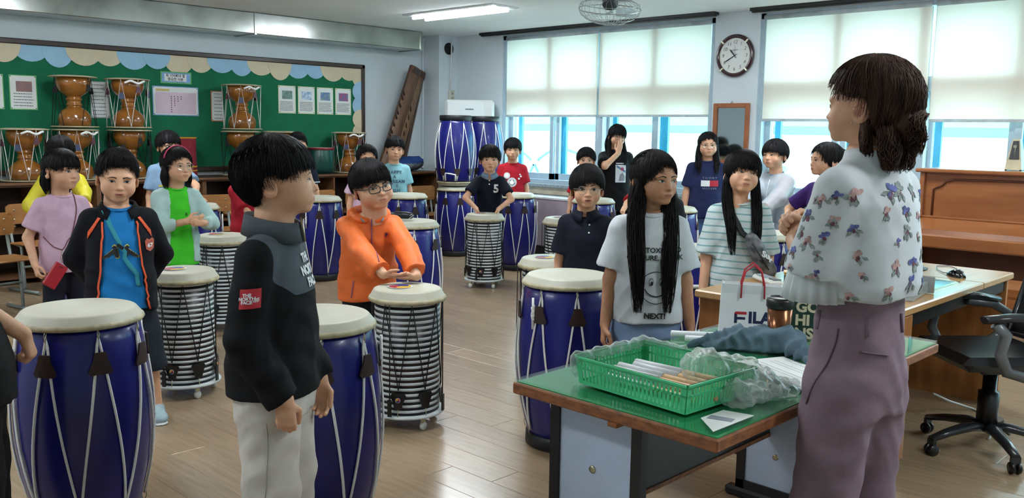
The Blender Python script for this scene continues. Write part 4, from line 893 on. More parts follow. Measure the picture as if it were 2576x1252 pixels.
# ------------------------------------------------------------------ modelling people: distance fields meshed with surface nets
class Field:
    def __init__(s, lo, hi, h):
        s.h = h; s.lo = np.array(lo, float); n = np.ceil((np.array(hi, float)-s.lo)/h).astype(int)+1
        s.ax = [s.lo[i]+h*np.arange(n[i]) for i in range(3)]; s.D = np.full(tuple(n), 1., np.float32)
    def blk(s, lo, hi):
        sl = []
        for i in range(3):
            a = max(0, int((lo[i]-s.lo[i])/s.h)); b = min(len(s.ax[i]), int((hi[i]-s.lo[i])/s.h)+2)
            if b <= a: return None
            sl.append(slice(a, b))
        return tuple(sl), s.ax[0][sl[0]][:, None, None], s.ax[1][sl[1]][None, :, None], s.ax[2][sl[2]][None, None, :]
    def op(s, prim, k, sub):
        f, lo, hi = prim; e = k+2.5*s.h; q = s.blk([a-e for a in lo], [a+e for a in hi])
        if q is None: return s
        sl, X, Y, Z = q; d = f(X, Y, Z); a = s.D[sl]
        if sub: a, d = -a, d
        if k > 0: h = np.maximum(k-np.abs(a-d), 0)/k; r = np.minimum(a, d)-h*h*k*.25
        else: r = np.minimum(a, d)
        s.D[sl] = -r if sub else r
        return s
    def add(s, prim, k=0): return s.op(prim, k, False)
    def sub(s, prim, k=0): return s.op(prim, k, True)
    def clip(s, f): s.D = np.maximum(s.D, f(s.ax[0][:, None, None], s.ax[1][None, :, None], s.ax[2][None, None, :])).astype(np.float32); return s
    def mesh(s):
        D = s.D; S = D < 0; nx, ny, nz = D.shape
        cs = [(i, j, k) for i in (0, 1) for j in (0, 1) for k in (0, 1)]
        sub = lambda A, c: A[c[0]:nx-1+c[0], c[1]:ny-1+c[1], c[2]:nz-1+c[2]]
        cnt = sum(sub(S, c).astype(np.int8) for c in cs); mask = (cnt > 0) & (cnt < 8)
        ix = np.argwhere(mask); vid = np.full(mask.shape, -1, np.int32); vid[mask] = np.arange(len(ix))
        val = np.stack([D[ix[:, 0]+c[0], ix[:, 1]+c[1], ix[:, 2]+c[2]] for c in cs]); C = np.array(cs, float)
        acc = np.zeros((len(ix), 3)); num = np.zeros(len(ix))
        for a in range(8):
            for b in range(a+1, 8):
                if sum(abs(C[a]-C[b])) != 1: continue
                va, vb = val[a], val[b]; x = (va < 0) != (vb < 0); t = np.where(x, va/np.where(x, va-vb, 1), 0)
                acc += np.where(x[:, None], C[a]+t[:, None]*(C[b]-C[a]), 0); num += x
        V = s.lo+(ix+acc/num[:, None])*s.h; Q = []
        for ax in range(3):
            o = [0, 0, 0]; o[ax] = 1
            A = S[tuple(slice(0, n-o[i]) for i, n in enumerate(D.shape))]; B = S[tuple(slice(o[i], None) for i in range(3))]
            e = np.argwhere(A != B); u, w = (ax+1) % 3, (ax+2) % 3
            e = e[(e[:, u] > 0) & (e[:, w] > 0) & (e[:, u] < D.shape[u]-1) & (e[:, w] < D.shape[w]-1)]
            du = np.zeros(3, int); du[u] = 1; dw = np.zeros(3, int); dw[w] = 1
            g = lambda p: vid[p[:, 0], p[:, 1], p[:, 2]]
            q = np.stack([g(e-du-dw), g(e-dw), g(e), g(e-du)], 1); pos = A[e[:, 0], e[:, 1], e[:, 2]]
            q[~pos] = q[~pos][:, ::-1]; Q.append(q)
        return V, np.concatenate(Q)
def rc(a, b, ra, rb=None):
    rb = ra if rb is None else rb; a = np.array(a, float); b = np.array(b, float); ba = b-a; n = max(ba @ ba, 1e-12); R = max(ra, rb)
    def f(X, Y, Z):
        x, y, z = X-a[0], Y-a[1], Z-a[2]; t = np.clip((x*ba[0]+y*ba[1]+z*ba[2])/n, 0, 1)
        return np.sqrt((x-t*ba[0])**2+(y-t*ba[1])**2+(z-t*ba[2])**2)-(ra+(rb-ra)*t)
    return f, np.minimum(a, b)-R, np.maximum(a, b)+R
def cone(a, b, ra, rb):
    """flat ended tapering tube"""
    a = np.array(a, float); b = np.array(b, float); ba = b-a; L = np.sqrt(ba @ ba); u = ba/L; R = max(ra, rb)
    def f(X, Y, Z):
        x, y, z = X-a[0], Y-a[1], Z-a[2]; t = x*u[0]+y*u[1]+z*u[2]; q = np.maximum(t, 0)
        r = np.sqrt(np.maximum((x-q*u[0])**2+(y-q*u[1])**2+(z-q*u[2])**2, 0))
        return np.maximum(r-(ra+(rb-ra)*np.clip(t/L, 0, 1)), t-L)
    return f, np.minimum(a, b)-R, np.maximum(a, b)+R
def ell(c, r, M=None):
    c = np.array(c, float); r = np.array(r, float)*np.ones(3); R = r.max(); Mi = None if M is None else np.array(M.to_3x3().inverted())
    def f(X, Y, Z):
        x, y, z = X-c[0], Y-c[1], Z-c[2]
        if Mi is not None: x, y, z = (Mi[i, 0]*x+Mi[i, 1]*y+Mi[i, 2]*z for i in range(3))
        k0 = np.sqrt((x/r[0])**2+(y/r[1])**2+(z/r[2])**2); k1 = np.sqrt((x/r[0]**2)**2+(y/r[1]**2)**2+(z/r[2]**2)**2)
        return k0*(k0-1)/np.maximum(k1, 1e-6)
    return f, c-(R if M is not None else r), c+(R if M is not None else r)
def loft(keys, cen=None, p=2.3):
    """stack of superellipses: keys (z, half width, half depth), cen(z) gives the spine"""
    K = np.array(sorted(keys), float); zl, zh = K[0, 0], K[-1, 0]; cen = cen or (lambda z: (0*z, 0*z))
    def f(X, Y, Z):
        zc = np.clip(Z, zl, zh); w = np.interp(zc, K[:, 0], K[:, 1]); d = np.interp(zc, K[:, 0], K[:, 2]); cx, cy = cen(zc)
        q = (np.abs((X-cx)/w)**p+np.abs((Y-cy)/d)**p)**(1/p)
        return np.maximum((q-1)*np.minimum(w, d), np.maximum(Z-zh, zl-Z))
    cs = [cen(np.array(z)) for z in K[:, 0]]; wx = K[:, 1].max(); wy = K[:, 2].max()
    return f, np.array([min(float(c[0]) for c in cs)-wx, min(float(c[1]) for c in cs)-wy, zl]), np.array([max(float(c[0]) for c in cs)+wx, max(float(c[1]) for c in cs)+wy, zh])
def vnorm(V, Q):
    n = np.cross(V[Q[:, 2]]-V[Q[:, 0]], V[Q[:, 3]]-V[Q[:, 1]]); N = np.zeros_like(V)
    for i in range(4): np.add.at(N, Q[:, i], n)
    return N/np.maximum(np.linalg.norm(N, axis=1), 1e-12)[:, None]
def relax(V, Q, it=1, lam=.5):
    for _ in range(it):
        A = np.zeros_like(V); c = np.zeros(len(V))
        for i in range(4):
            j = (i+1) % 4; np.add.at(A, Q[:, i], V[Q[:, j]]); np.add.at(A, Q[:, j], V[Q[:, i]]); np.add.at(c, Q[:, i], 1); np.add.at(c, Q[:, j], 1)
        V = V+lam*(A/np.maximum(c, 1)[:, None]-V)
    return V
def np_mesh(name, V, Q, mats, midx=None, attr=None):
    me = bpy.data.meshes.new(name); k = Q.shape[1]; me.vertices.add(len(V)); me.vertices.foreach_set('co', np.asarray(V, np.float32).ravel())
    me.loops.add(Q.size); me.loops.foreach_set('vertex_index', Q.astype(np.int32).ravel()); me.polygons.add(len(Q))
    me.polygons.foreach_set('loop_start', np.arange(0, Q.size, k, dtype=np.int32)); me.polygons.foreach_set('use_smooth', np.ones(len(Q), bool))
    for m in (mats if isinstance(mats, (list, tuple)) else [mats]): me.materials.append(m)
    if midx is not None: me.polygons.foreach_set('material_index', midx.astype(np.int32))
    if attr is not None: a = me.attributes.new('lip', 'FLOAT', 'POINT'); a.data.foreach_set('value', attr.astype(np.float32))
    me.update(calc_edges=True); return me
# skin
def skin_mat(name, c, lip):
    m = mat(name, c, rough=.5, spec=.4, var=.05, vs=30, sub=.12); nt = m.node_tree; N = nt.nodes; L = nt.links; b = N['Principled BSDF']
    at = N.new('ShaderNodeAttribute'); at.attribute_name = 'lip'; mx = N.new('ShaderNodeMix'); mx.data_type = 'RGBA'; src = b.inputs['Base Color'].links[0].from_socket
    L.new(at.outputs['Fac'], mx.inputs[0]); L.new(src, mx.inputs[6]); mx.inputs[7].default_value = lin(lip); L.new(mx.outputs[2], b.inputs['Base Color']); return m
m_sk = skin_mat('skin_child', '#d6a585', '#ad6258'); m_skt = skin_mat('skin_tanned', '#b58363', '#93544b'); m_ska = skin_mat('skin_adult', '#cc9d7f', '#b04a4c')
m_eye = mat('eye_white', '#b9b2aa', rough=.7, var=.02); m_iris = mat('eye_iris', '#140d0a', rough=.35, var=0); m_lash = mat('eye_lash', '#1b1412', rough=.6, var=0); m_mouth = mat('mouth_dark', '#5a2826', rough=.5)
_head = {}
def film_mat(name, base, refl, col_):
    m = bpy.data.materials.new(name); m.use_nodes = True; nt = m.node_tree; N = nt.nodes; N.clear(); L = nt.links
    o = N.new('ShaderNodeOutputMaterial'); mx = N.new('ShaderNodeMixShader'); tp = N.new('ShaderNodeBsdfTransparent'); gl = N.new('ShaderNodeBsdfPrincipled'); lw = N.new('ShaderNodeLayerWeight'); lw.inputs[0].default_value = .5
    gl.inputs['Base Color'].default_value = lin(col_); gl.inputs['Roughness'].default_value = .22; gl.inputs['Specular IOR Level'].default_value = .9
    p = N.new('ShaderNodeMath'); p.operation = 'POWER'; p.inputs[1].default_value = 2.2; k = N.new('ShaderNodeMath'); k.operation = 'MULTIPLY_ADD'; k.inputs[1].default_value = refl; k.inputs[2].default_value = base
    nz = N.new('ShaderNodeTexNoise'); nz.inputs['Scale'].default_value = 45; nz.inputs['Detail'].default_value = 4; bp = N.new('ShaderNodeBump'); bp.inputs['Strength'].default_value = .5; bp.inputs['Distance'].default_value = .008; tc = N.new('ShaderNodeTexCoord')
    L.new(tc.outputs['Object'], nz.inputs[0]); L.new(nz.outputs[0], bp.inputs['Height']); L.new(bp.outputs[0], gl.inputs['Normal']); L.new(bp.outputs[0], lw.inputs['Normal'])
    L.new(lw.outputs[1], p.inputs[0]); L.new(p.outputs[0], k.inputs[0]); L.new(k.outputs[0], mx.inputs[0]); L.new(tp.outputs[0], mx.inputs[1]); L.new(gl.outputs[0], mx.inputs[2]); L.new(mx.outputs[0], o.inputs[0]); return m
def head_tpl(fat, h):
    key = (fat, h)
    if key in _head: return _head[key]
    F = Field((-.1, -.125, -.19), (.1, .125, .125), h)
    F.add(ell((0, .012, .03), (.075, .092, .076)))
    F.add(ell((0, -.022, -.018), (.062+.005*fat, .066, .076)), .03); F.add(ell((0, -.028, -.052), (.052+.010*fat, .048, .044+.004*fat)), .025)
    F.add(rc((-.010, -.066, -.088), (.010, -.066, -.088), .0135), .025)
    for s in (-1, 1):
        F.add(ell((s*.036, -.048, -.036), (.024+.008*fat, .028+.004*fat, .028+.006*fat)), .022)
        F.add(ell((s*.030, -.072, .019), (.020, .012, .007)), .015)
        F.sub(ell((s*.030, -.094, .001), (.017, .010, .0085)), .012)
        F.add(ell((s*.030, -.0715, .0), (.0145, .0105, .0085)), .004)
    F.add(rc((0, -.079, .006), (0, -.0935, -.030), .0055, .0085), .014); F.add(ell((0, -.0945, -.031), (.0095, .0085, .0078)), .006)
    for s in (-1, 1): F.add(ell((s*.0105, -.0865, -.0345), (.0065, .0075, .0058)), .005)
    for s in (-1, 1): F.sub(ell((s*.0055, -.0935, -.0385), (.0032, .004, .003)), .002)
    F.add(ell((0, -.078, -.060), (.026, .012, .016)), .014)
    F.add(ell((0, -.0850, -.0575), (.0175, .0062, .0038)), .005); F.add(ell((0, -.0840, -.0652), (.0140, .0062, .0044)), .005); F.sub(ell((0, -.0935, -.0613), (.020, .006, .0010)), .0015)
    F.add(rc((0, .020, -.05), (0, .032, -.19), .045+.006*fat, .050+.008*fat), .03)
    for s in (-1, 1):
        M = Matrix.Rotation(s*.32, 3, 'Z') @ Matrix.Rotation(-.18, 3, 'X')
        F.add(ell((s*.077, .024, -.011), (.0090, .0235, .036), M), .004); F.sub(ell((s*.0860, .019, -.007), (.0075, .0155, .0235), M), .003)
        F.add(rc((s*.078, .012, -.006), (s*.0805, .025, .000), .003), .004); F.add(ell((s*.0755, .014, -.034), (.006, .008, .009)), .005)
    V, Q = F.mesh(); V = relax(V, Q, 1, .3)
    x, y, z = V.T; d = np.minimum(((x/.0195)**2+((z+.0575)/.0055)**2), ((x/.0165)**2+((z+.066)/.0062)**2)); lip = np.where(y < -.07, np.clip((1.25-d)/.5, 0, 1), 0)
    cheek = np.exp(-(((np.abs(x)-.036)/.018)**2+((z+.03)/.016)**2))*(y < -.03)*.28
    ear = np.exp(-((np.abs(x)-.078)/.01)**2-((y-.024)/.022)**2-((z+.012)/.03)**2)*.25
    lip = np.maximum(np.maximum(lip*.62, cheek), ear)
    V[:, 2] = np.where(V[:, 2] < 0, V[:, 2]*.89, V[:, 2])       # a child's short lower face
    tree = BVHTree.FromPolygons([tuple(v) for v in V], [tuple(q) for q in Q.tolist()])
    _head[key] = (V, Q, lip, tree); return _head[key]
def face_y(tree, x, z, off):
    hit = tree.ray_cast(Vector((x, -.3, z)), Vector((0, 1, 0)))
    return (hit[0].y if hit[0] is not None else -.07)-off
_feat = {}
def feature(key, make):
    if key not in _feat: _feat[key] = make()
    return _feat[key]
def eye_mesh(tree, s, gx, gz, op):
    def make():
        cx, cz, w = s*.030, 0.0, .0138; nu, nv = 18, 8; V = []; Fc = []; mi = []
        up = lambda u: .0052*op*max(0, 1-u*u)**.75+.0006; dn = lambda u: -.0042*op*max(0, 1-u*u)**.9
        tilt = .0016*s
        for i in range(nu+1):
            u = -1+2*i/nu
            for j in range(nv+1):
                v = j/nv; x = cx+w*u; z = cz+dn(u)+(up(u)-dn(u))*v+tilt*u*1.0; V.append((x, face_y(tree, x, z, .0012), z))
        for i in range(nu):
            for j in range(nv):
                f = (i*(nv+1)+j, (i+1)*(nv+1)+j, (i+1)*(nv+1)+j+1, i*(nv+1)+j+1); c = [sum(V[k][a] for k in f)/4 for a in range(3)]
                Fc.append(f); mi.append(1 if math.hypot(c[0]-cx-gx, c[2]-cz-.0008-gz) < .0058 else 0)
        m = MB(); m.put(V, Fc, 0, True); m.m = mi
        L = []
        for i in range(nu+1):
            u = -1.04+2.1*i/nu; uu = max(-1, min(1, u)); x = cx+w*u; z = cz+up(uu)+tilt*u; L.append((x, face_y(tree, x, z, .0014), z))
        m.tube(L, [.0004+.0011*math.sin(PI*min(1, .12+.9*(i/nu if s > 0 else 1-i/nu)))**.7 for i in range(nu+1)], 4, m=2)
        L = [(cx+w*u, face_y(tree, cx+w*u, cz+up(u)+.0042+tilt*u, .0003), cz+up(u)+.0042+tilt*u) for u in np.linspace(-.9, .95, 12)]
        m.tube(L, .00045, 4, m=3)
        L = [(cx+w*u, face_y(tree, cx+w*u, cz+dn(u)+tilt*u, .0008), cz+dn(u)+tilt*u) for u in np.linspace(-.95, .95, 10)]
        m.tube(L, .0004, 4, m=3)
        me = bpy.data.meshes.new('eye'); me.from_pydata(m.v, [], m.f)
        for q in (m_eye, m_iris, m_lash, mat('lid_crease', '#8f5f48', rough=.6, var=0)): me.materials.append(q)
        me.polygons.foreach_set('material_index', m.m); me.polygons.foreach_set('use_smooth', [True]*len(m.f)); me.update(); return me
    return feature(('eye', id(tree), s, gx, gz, op), make)
def brow_mesh(tree, s, mm, lift=0):
    def make():
        P = [(s*x, z) for x, z in ((.012, .0155), (.020, .0185), (.030, .0200), (.039, .0180), (.046, .0135))]; rows = []; V = []
        for i in range(11):
            u = i/10; xs = np.interp(u, np.linspace(0, 1, 5), [p[0] for p in P]); zs = np.interp(u, np.linspace(0, 1, 5), [p[1] for p in P])+lift; w = .0026*(1-.75*u**1.5)
            for dz in (-w, 0, w): V.append((xs, face_y(tree, xs, zs+dz, .0005 if dz == 0 else .0001), zs+dz))
        m = MB().put(V, [(i*3+j, i*3+j+3, i*3+j+4, i*3+j+1) for i in range(10) for j in range(2)], 0, True)
        me = bpy.data.meshes.new('eyebrow'); me.from_pydata(m.v, [], m.f); me.materials.append(mm); me.polygons.foreach_set('use_smooth', m.sm); me.update(); return me
    return feature(('brow', id(tree), s, lift), make)
def mouth_mesh(tree, op):
    def make():
        V = []; n = 14
        for i in range(n+1):
            u = -1+2*i/n; w = (.0175-.004*min(1, op)) if op else .0185
            for v in (-1, 0, 1): x = w*u; z = -.0547+v*(.0006+.0045*op)*math.sqrt(max(0, 1-u*u))-.0008*(1-u*u)*(1 if op == 0 else 0); V.append((x, face_y(tree, x, z, .0008), z))
        m = MB().put(V, [(i*3+j, i*3+j+3, i*3+j+4, i*3+j+1) for i in range(n) for j in range(2)], 0, True)
        me = bpy.data.meshes.new('mouth'); me.from_pydata(m.v, [], m.f); me.materials.append(m_mouth); me.update(); return me
    return feature(('mouth', id(tree), op), make)
# hair
m_hb = {}
def hair_mat(c):
    if c not in m_hb:
        m = mat('hair_'+c.strip('#'), c, rough=.6, spec=.22, var=.3, vs=55, stretch=(1, 1, .12), bump=.25, bs=160); m_hb[c] = m
    return m_hb[c]
HC = np.array((0, .012, .03)); HR = np.array((.075, .092, .076))
def tubes(P, R, n=3):
    """many tubes at once: P (k,m,3) paths, R (k,m) radii"""
    P = np.asarray(P, float); k, m, _ = P.shape; T = np.gradient(P, axis=1); T /= np.maximum(np.linalg.norm(T, axis=2), 1e-9)[..., None]
    ref = np.where(np.abs(T[..., 2:3]) < .8, np.array([0, 0, 1.]), np.array([1., 0, 0])); A = np.cross(T, ref); A /= np.maximum(np.linalg.norm(A, axis=2), 1e-9)[..., None]; B = np.cross(A, T)
    V = np.stack([P+R[..., None]*(math.cos(2*PI*j/n)*A+math.sin(2*PI*j/n)*B) for j in range(n)], 2).reshape(-1, 3)
    i = np.arange(k)[:, None, None]*m*n+np.arange(m-1)[None, :, None]*n; j = np.arange(n)[None, None, :]; j2 = (j+1) % n
    Q = np.stack([i+j, i+j2, i+n+j2, i+n+j], -1).reshape(-1, 4); return V, Q
def make_hair(st, det, seed, M, toBody):
    """st: cut [(angle, z)], inf, top, chains; returns V, Q in body coordinates"""
    R = np.random.RandomState(seed); inf = st.get('inf', .014); top = st.get('top', 0); r = HR+np.array((inf, inf+st.get('back', 0), inf+top)); c = HC+np.array((0, st.get('back', 0)*.8, 0))
    pa = np.array([p[0] for p in st['cut']], float); pz = np.array([p[1] for p in st['cut']], float); jag = st.get('jag', .004)
    def zcut(ph, j=True):
        a = np.degrees(ph)
        if pa.min() >= 0: a = np.abs(a)
        z = np.interp(a, pa, pz)
        if j: z = z+jag*.5*(np.sin(ph*29+seed)+np.sin(ph*47+2*seed)*.8)*(np.abs(a) < 140)
        return z
    h = (.0085, .007, .0055)[det]; F = Field((-.125, -.135, -.17), (.125, .17, .16), h); F.add(ell(c, r))
    for e in st.get('blobs', ()): F.add(ell(e[0], e[1]), .02)
    def f(X, Y, Z):
        ph = np.arctan2(X+0*Y, -(Y-c[1])+0*X); return (zcut(ph)-Z)*.75
    F.clip(f); F.sub(ell((0, -.03, -.06), (.058, .055, .07)), .01)
    V, Q = F.mesh(); N = vnorm(V, Q); ph = np.arctan2(V[:, 0], -(V[:, 1]-.03)); V = V+N*(.0016*np.sin(ph*23+V[:, 2]*60+seed)+.0012*np.sin(ph*51+seed*2))[:, None]
    VS, QS, off = [V], [Q], len(V)
    n = st.get('n', (300, 520, 1500)[det]); m = 8; rad = st.get('rad', (.0021, .0016, .0011)[det])
    ph0 = R.uniform(-PI, PI, n); ze = zcut(ph0, False)+R.uniform(-.012, .006, n)*st.get('rag', 1); dr = R.normal(0, .2, n)+st.get('sweep', 0)
    th1 = np.arccos(np.clip((ze-c[2])/r[2], -.97, .97)); sp = np.linspace(0, 1, m); th = .12+R.uniform(0, .5, n)[:, None]+(th1-.12)[:, None]*sp; th = np.minimum(th, th1[:, None])
    lo = 1+R.uniform(-.005, .03, n)[:, None]*(.5+sp)+st.get('puff', 0)*np.abs(R.normal(0, 1, n))[:, None]*np.sin(sp*2.6); phs = ph0[:, None]+dr[:, None]*sp
    P = np.stack([c[0]+r[0]*np.sin(th)*np.sin(phs)*lo, c[1]-r[1]*np.sin(th)*np.cos(phs)*lo, c[2]+r[2]*np.cos(th)*lo], -1)
    v, q = tubes(P, rad*(1-.75*sp**3)*R.uniform(.6, 1.2, n)[:, None]); VS.append(v); QS.append(q+off); off += len(v)
    V = np.concatenate(VS); Q = np.concatenate(QS); Mn = np.array(M); V = V @ Mn[:3, :3].T+Mn[:3, 3]
    # hanging locks
    VS, QS, off = [V], [Q], len(V)
    for ch in st.get('chains', ()):
        pts, rr, cnt = ch; W = []
        for p in pts:
            W.append(np.array(M @ Vector(p[1:])) if p[0] == 'h' else np.array(toBody(p[1:])))
        W = np.array(W); rr = np.array(rr, float); L = len(W); tt = np.linspace(0, 1, 12); u = np.linspace(0, 1, L)
        base = np.stack([np.interp(tt, u, W[:, i]) for i in range(3)], -1); br = np.interp(tt, u, rr)
        for _ in range(4): base[1:-1] = (base[:-2]+2*base[1:-1]+base[2:])/4; br[1:-1] = (br[:-2]+2*br[1:-1]+br[2:])/4
        F = Field(base.min(0)-br.max()-.02, base.max(0)+br.max()+.02, h*1.15)
        for i in range(9): F.add(rc(base[i], base[i+1], br[i]*st.get('shell', .66)*(1-.05*i), br[i+1]*st.get('shell', .66)*(1-.05*(i+1))), .02)
        v, q = F.mesh(); nn = vnorm(v, q); a = np.arctan2(v[:, 0]-W[:, 0].mean(), v[:, 1]-W[:, 1].mean()); v = v+nn*(.002*np.sin(a*17+seed)+.0015*np.sin(v[:, 0]*400+v[:, 2]*20))[:, None]
        VS.append(v); QS.append(q+off); off += len(v)
        k = int(cnt*(.5, .75, 1.4)[det])
        d = R.normal(0, 1, (k, 3)); d[:, 2] *= .2; d /= np.linalg.norm(d, axis=1)[:, None]; d *= R.uniform(.55, 1.05, k)[:, None]**.7
        fr = 1.03-.45*R.uniform(0, 1, k)**2; P = np.stack([np.stack([np.interp(tt*fr[i], tt, base[:, a]) for a in range(3)], -1) for i in range(k)])
        wv = st.get('wave', .003)*np.sin(tt[None, :]*R.uniform(5, 14, k)[:, None]+R.uniform(0, 6, k)[:, None])*tt[None, :]
        P = P+d[:, None, :]*(br[None, :, None]*(.75+.5*tt[None, :, None]*R.uniform(.3, 1.2, k)[:, None, None]))+wv[..., None]*np.stack([d[:, 1], -d[:, 0], 0*d[:, 0]], -1)[:, None, :]
        v, q = tubes(P, rad*1.35*(1-.7*tt**4)[None, :]*R.uniform(.7, 1.3, k)[:, None]); VS.append(v); QS.append(q+off); off += len(v)
    return np.concatenate(VS), np.concatenate(QS)
# garments
def wrinkle(V, N, amp, seed, H, kind):
    x, y, z = V.T; s = seed*1.7
    w = np.sin(x*31+z*19+3*np.sin(z*9+s)+s)*np.sin(z*23-x*14+s*2+2*np.sin(x*11))*.7
    r1 = 1-2*np.abs(np.sin((x*.8+y*.6)*34+z*22+2.2*np.sin(z*14+s)+s)); r2 = 1-2*np.abs(np.sin((x-y)*27-z*30+2*np.sin(x*17+s*3)+s*2))
    w2 = (r1*np.clip(.4+np.sin(z*11+x*8+s), 0, 1)+r2*np.clip(.3+np.sin(z*9-x*12+s*2), 0, 1))*.75+np.sin(z*80+4*np.sin(x*16+y*14+s))*.2
    fade = np.clip((.76*H-z)/(.2*H), .25, 1)
    return V+N*(amp*(w*1.0+w2*.6)*fade)[:, None]
def ik(S, W, L1, L2, pole):
    S, W, pole = Vector(S), Vector(W), Vector(pole); d = W-S; l = min(d.length, (L1+L2)*.995); u = d.normalized(); W = S+u*l
    a = (L1*L1-L2*L2+l*l)/(2*l); h = math.sqrt(max(0, L1*L1-a*a)); p = (pole-u*pole.dot(u))
    p = p.normalized() if p.length > 1e-5 else Vector((0, 1, 0)); return S+u*a+p*h, W
def hand_prims(W, d, t, side, sc_, curl, spread=.0):
    """five finger hand at wrist W pointing along d, thumb towards t"""
    d = Vector(d).normalized(); t = Vector(t); t = (t-d*t.dot(d)).normalized(); n = d.cross(t)*(1 if side > 0 else -1); W = Vector(W); P = []
    for i, u in enumerate((.75, .27, -.22, -.68)):
        k0 = W+d*.008*sc_+t*(u*.016*sc_); k1 = W+d*((.072, .075, .072, .066)[i]*sc_)+t*(u*.028*sc_)
        P.append((rc(k0, k1, .0125*sc_, .0098*sc_), .010*sc_))
        L = (.058, .065, .060, .048)[i]*sc_; a = 0; p = k1; dd = d+t*(u*spread)
        dd.normalize()
        for j, (fr, cu) in enumerate(((.45, .9), (.31, 1.15), (.24, .8))):
            a += cu*curl*(1+.06*i); e = p+(dd*math.cos(a)+n*math.sin(a))*(L*fr); P.append((rc(p, e, (.0080, .0074, .0068)[j]*sc_, (.0075, .0069, .0058)[j]*sc_), .0022*sc_)); p = e
    b = W+d*.020*sc_+t*.016*sc_; c1 = b+(d*.62+t*.62+n*(.25+.35*curl))*(.036*sc_); c2 = c1+(d*.95+t*(.25-.45*min(1, curl))+n*(.15+.4*curl))*(.026*sc_); c3 = c2+(d*.95+t*(.05-.35*min(1, curl))+n*(.1+.3*curl))*(.02*sc_)
    P += [(rc(b, c1, .0125*sc_, .0095*sc_), .009*sc_), (rc(c1, c2, .0090*sc_, .0082*sc_), .003), (rc(c2, c3, .0080*sc_, .0066*sc_), .002)]
    return P
def bounds(prims, pad):
    return np.min([p[1] for p, k in prims], 0)-pad, np.max([p[2] for p, k in prims], 0)+pad
def solid(prims, h, subs=(), pad=.02, clip=None):
    lo, hi = bounds(prims, pad); F = Field(lo, hi, h)
    for p, k in prims: F.add(p, k)
    for p, k in subs: F.sub(p, k)
    if clip: F.clip(clip)
    return F.mesh()
def sub_tri(V, F, L):
    V = [tuple(v) for v in V]; T = []
    for f in F:
        for i in range(1, len(f)-1): T.append((f[0], f[i], f[i+1]))
    mid = {}; out = []
    while T:
        t = T.pop(); e = [(sum((V[t[i]][k]-V[t[(i+1) % 3]][k])**2 for k in range(3)), i) for i in range(3)]; l, i = max(e)
        if l < L*L: out.append(t); continue
        a, b, c = t[i], t[(i+1) % 3], t[(i+2) % 3]; k = (min(a, b), max(a, b))
        if k not in mid: mid[k] = len(V); V.append(tuple((V[a][j]+V[b][j])/2 for j in range(3)))
        T += [(a, mid[k], c), (mid[k], b, c)]
    return V, out
def rect(x0, x1, z0, z1, nx=8, nz=8):
    V = [(x0+(x1-x0)*i/nx, 0, z0+(z1-z0)*j/nz) for i in range(nx+1) for j in range(nz+1)]
    return V, [(i*(nz+1)+j, (i+1)*(nz+1)+j, (i+1)*(nz+1)+j+1, i*(nz+1)+j+1) for i in range(nx) for j in range(nz)]
def poly2(P, L=.012): return sub_tri([(x, 0, z) for x, z in P], [tuple(range(len(P)))], L)
def disc(cx, cz, r, r0=0, n=28, a0=0, a1=2*PI):
    V = []; F = []
    for i in range(n+1):
        a = a0+(a1-a0)*i/n
        for q in ((r0, r) if r0 else (0, r*.5, r)): V.append((cx+q*math.cos(a), 0, cz+q*math.sin(a)))
    k = 2 if r0 else 3
    return V, [(i*k+j, i*k+j+1, i*k+k+j+1, i*k+k+j) for i in range(n) for j in range(k-1)]
def tree_of(o): return BVHTree.FromPolygons([v.co.copy() for v in o.data.vertices], [tuple(p.vertices) for p in o.data.polygons])
def stick_on(g, VF, x, z, mm, name='print', az=0, off=.0025, fine=.011, shear=0, cen=(0, 0)):
    """lay a flat shape on garment g, thrown from direction az round the body"""
    V, F = VF; V, F = sub_tri(V, F, fine); tr = g['tree'] if isinstance(g, dict) else None
    T = Matrix.Translation((cen[0], cen[1], 0)) @ rotz(az); d = (T.to_3x3() @ Vector((0, 1, 0))); out = []
    for a, b, c in V:
        o = T @ Vector((a+x, -.6, c+z+shear*a)); h = tr.ray_cast(o, d)
        if h[0] is None: h = tr.find_nearest(T @ Vector((a+x, -.1, c+z)))
        nrm = h[1] if h[1].dot(d) < 0 else -h[1]; out.append(h[0]-d*off*.5+nrm*off*.5)
    m = MB().put(out, F, 0, True); return m.build(name, mm, g['o'])
def ring_sheet(prof, a0, a1, n, c, sx=1, sy=1, drop=None):
    """partial ring from a closed (r, z) profile; angle 0 is the front"""
    V = []; k = len(prof); F = []
    for i in range(n+1):
        a = a0+(a1-a0)*i/n
        for r, z in prof: V.append((c[0]+math.sin(a)*r*sx, c[1]-math.cos(a)*r*sy, c[2]+z+(drop(a, z) if drop else 0)))
    for i in range(n):
        for j in range(k): j2 = (j+1) % k; F.append((i*k+j, i*k+j2, i*k+k+j2, i*k+k+j))
    return MB().put(V, F+[tuple(range(k-1, -1, -1)), tuple(n*k+j for j in range(k))], 0, True)
m_sole = mat('shoe_sole', '#d8dcdc', rough=.6)
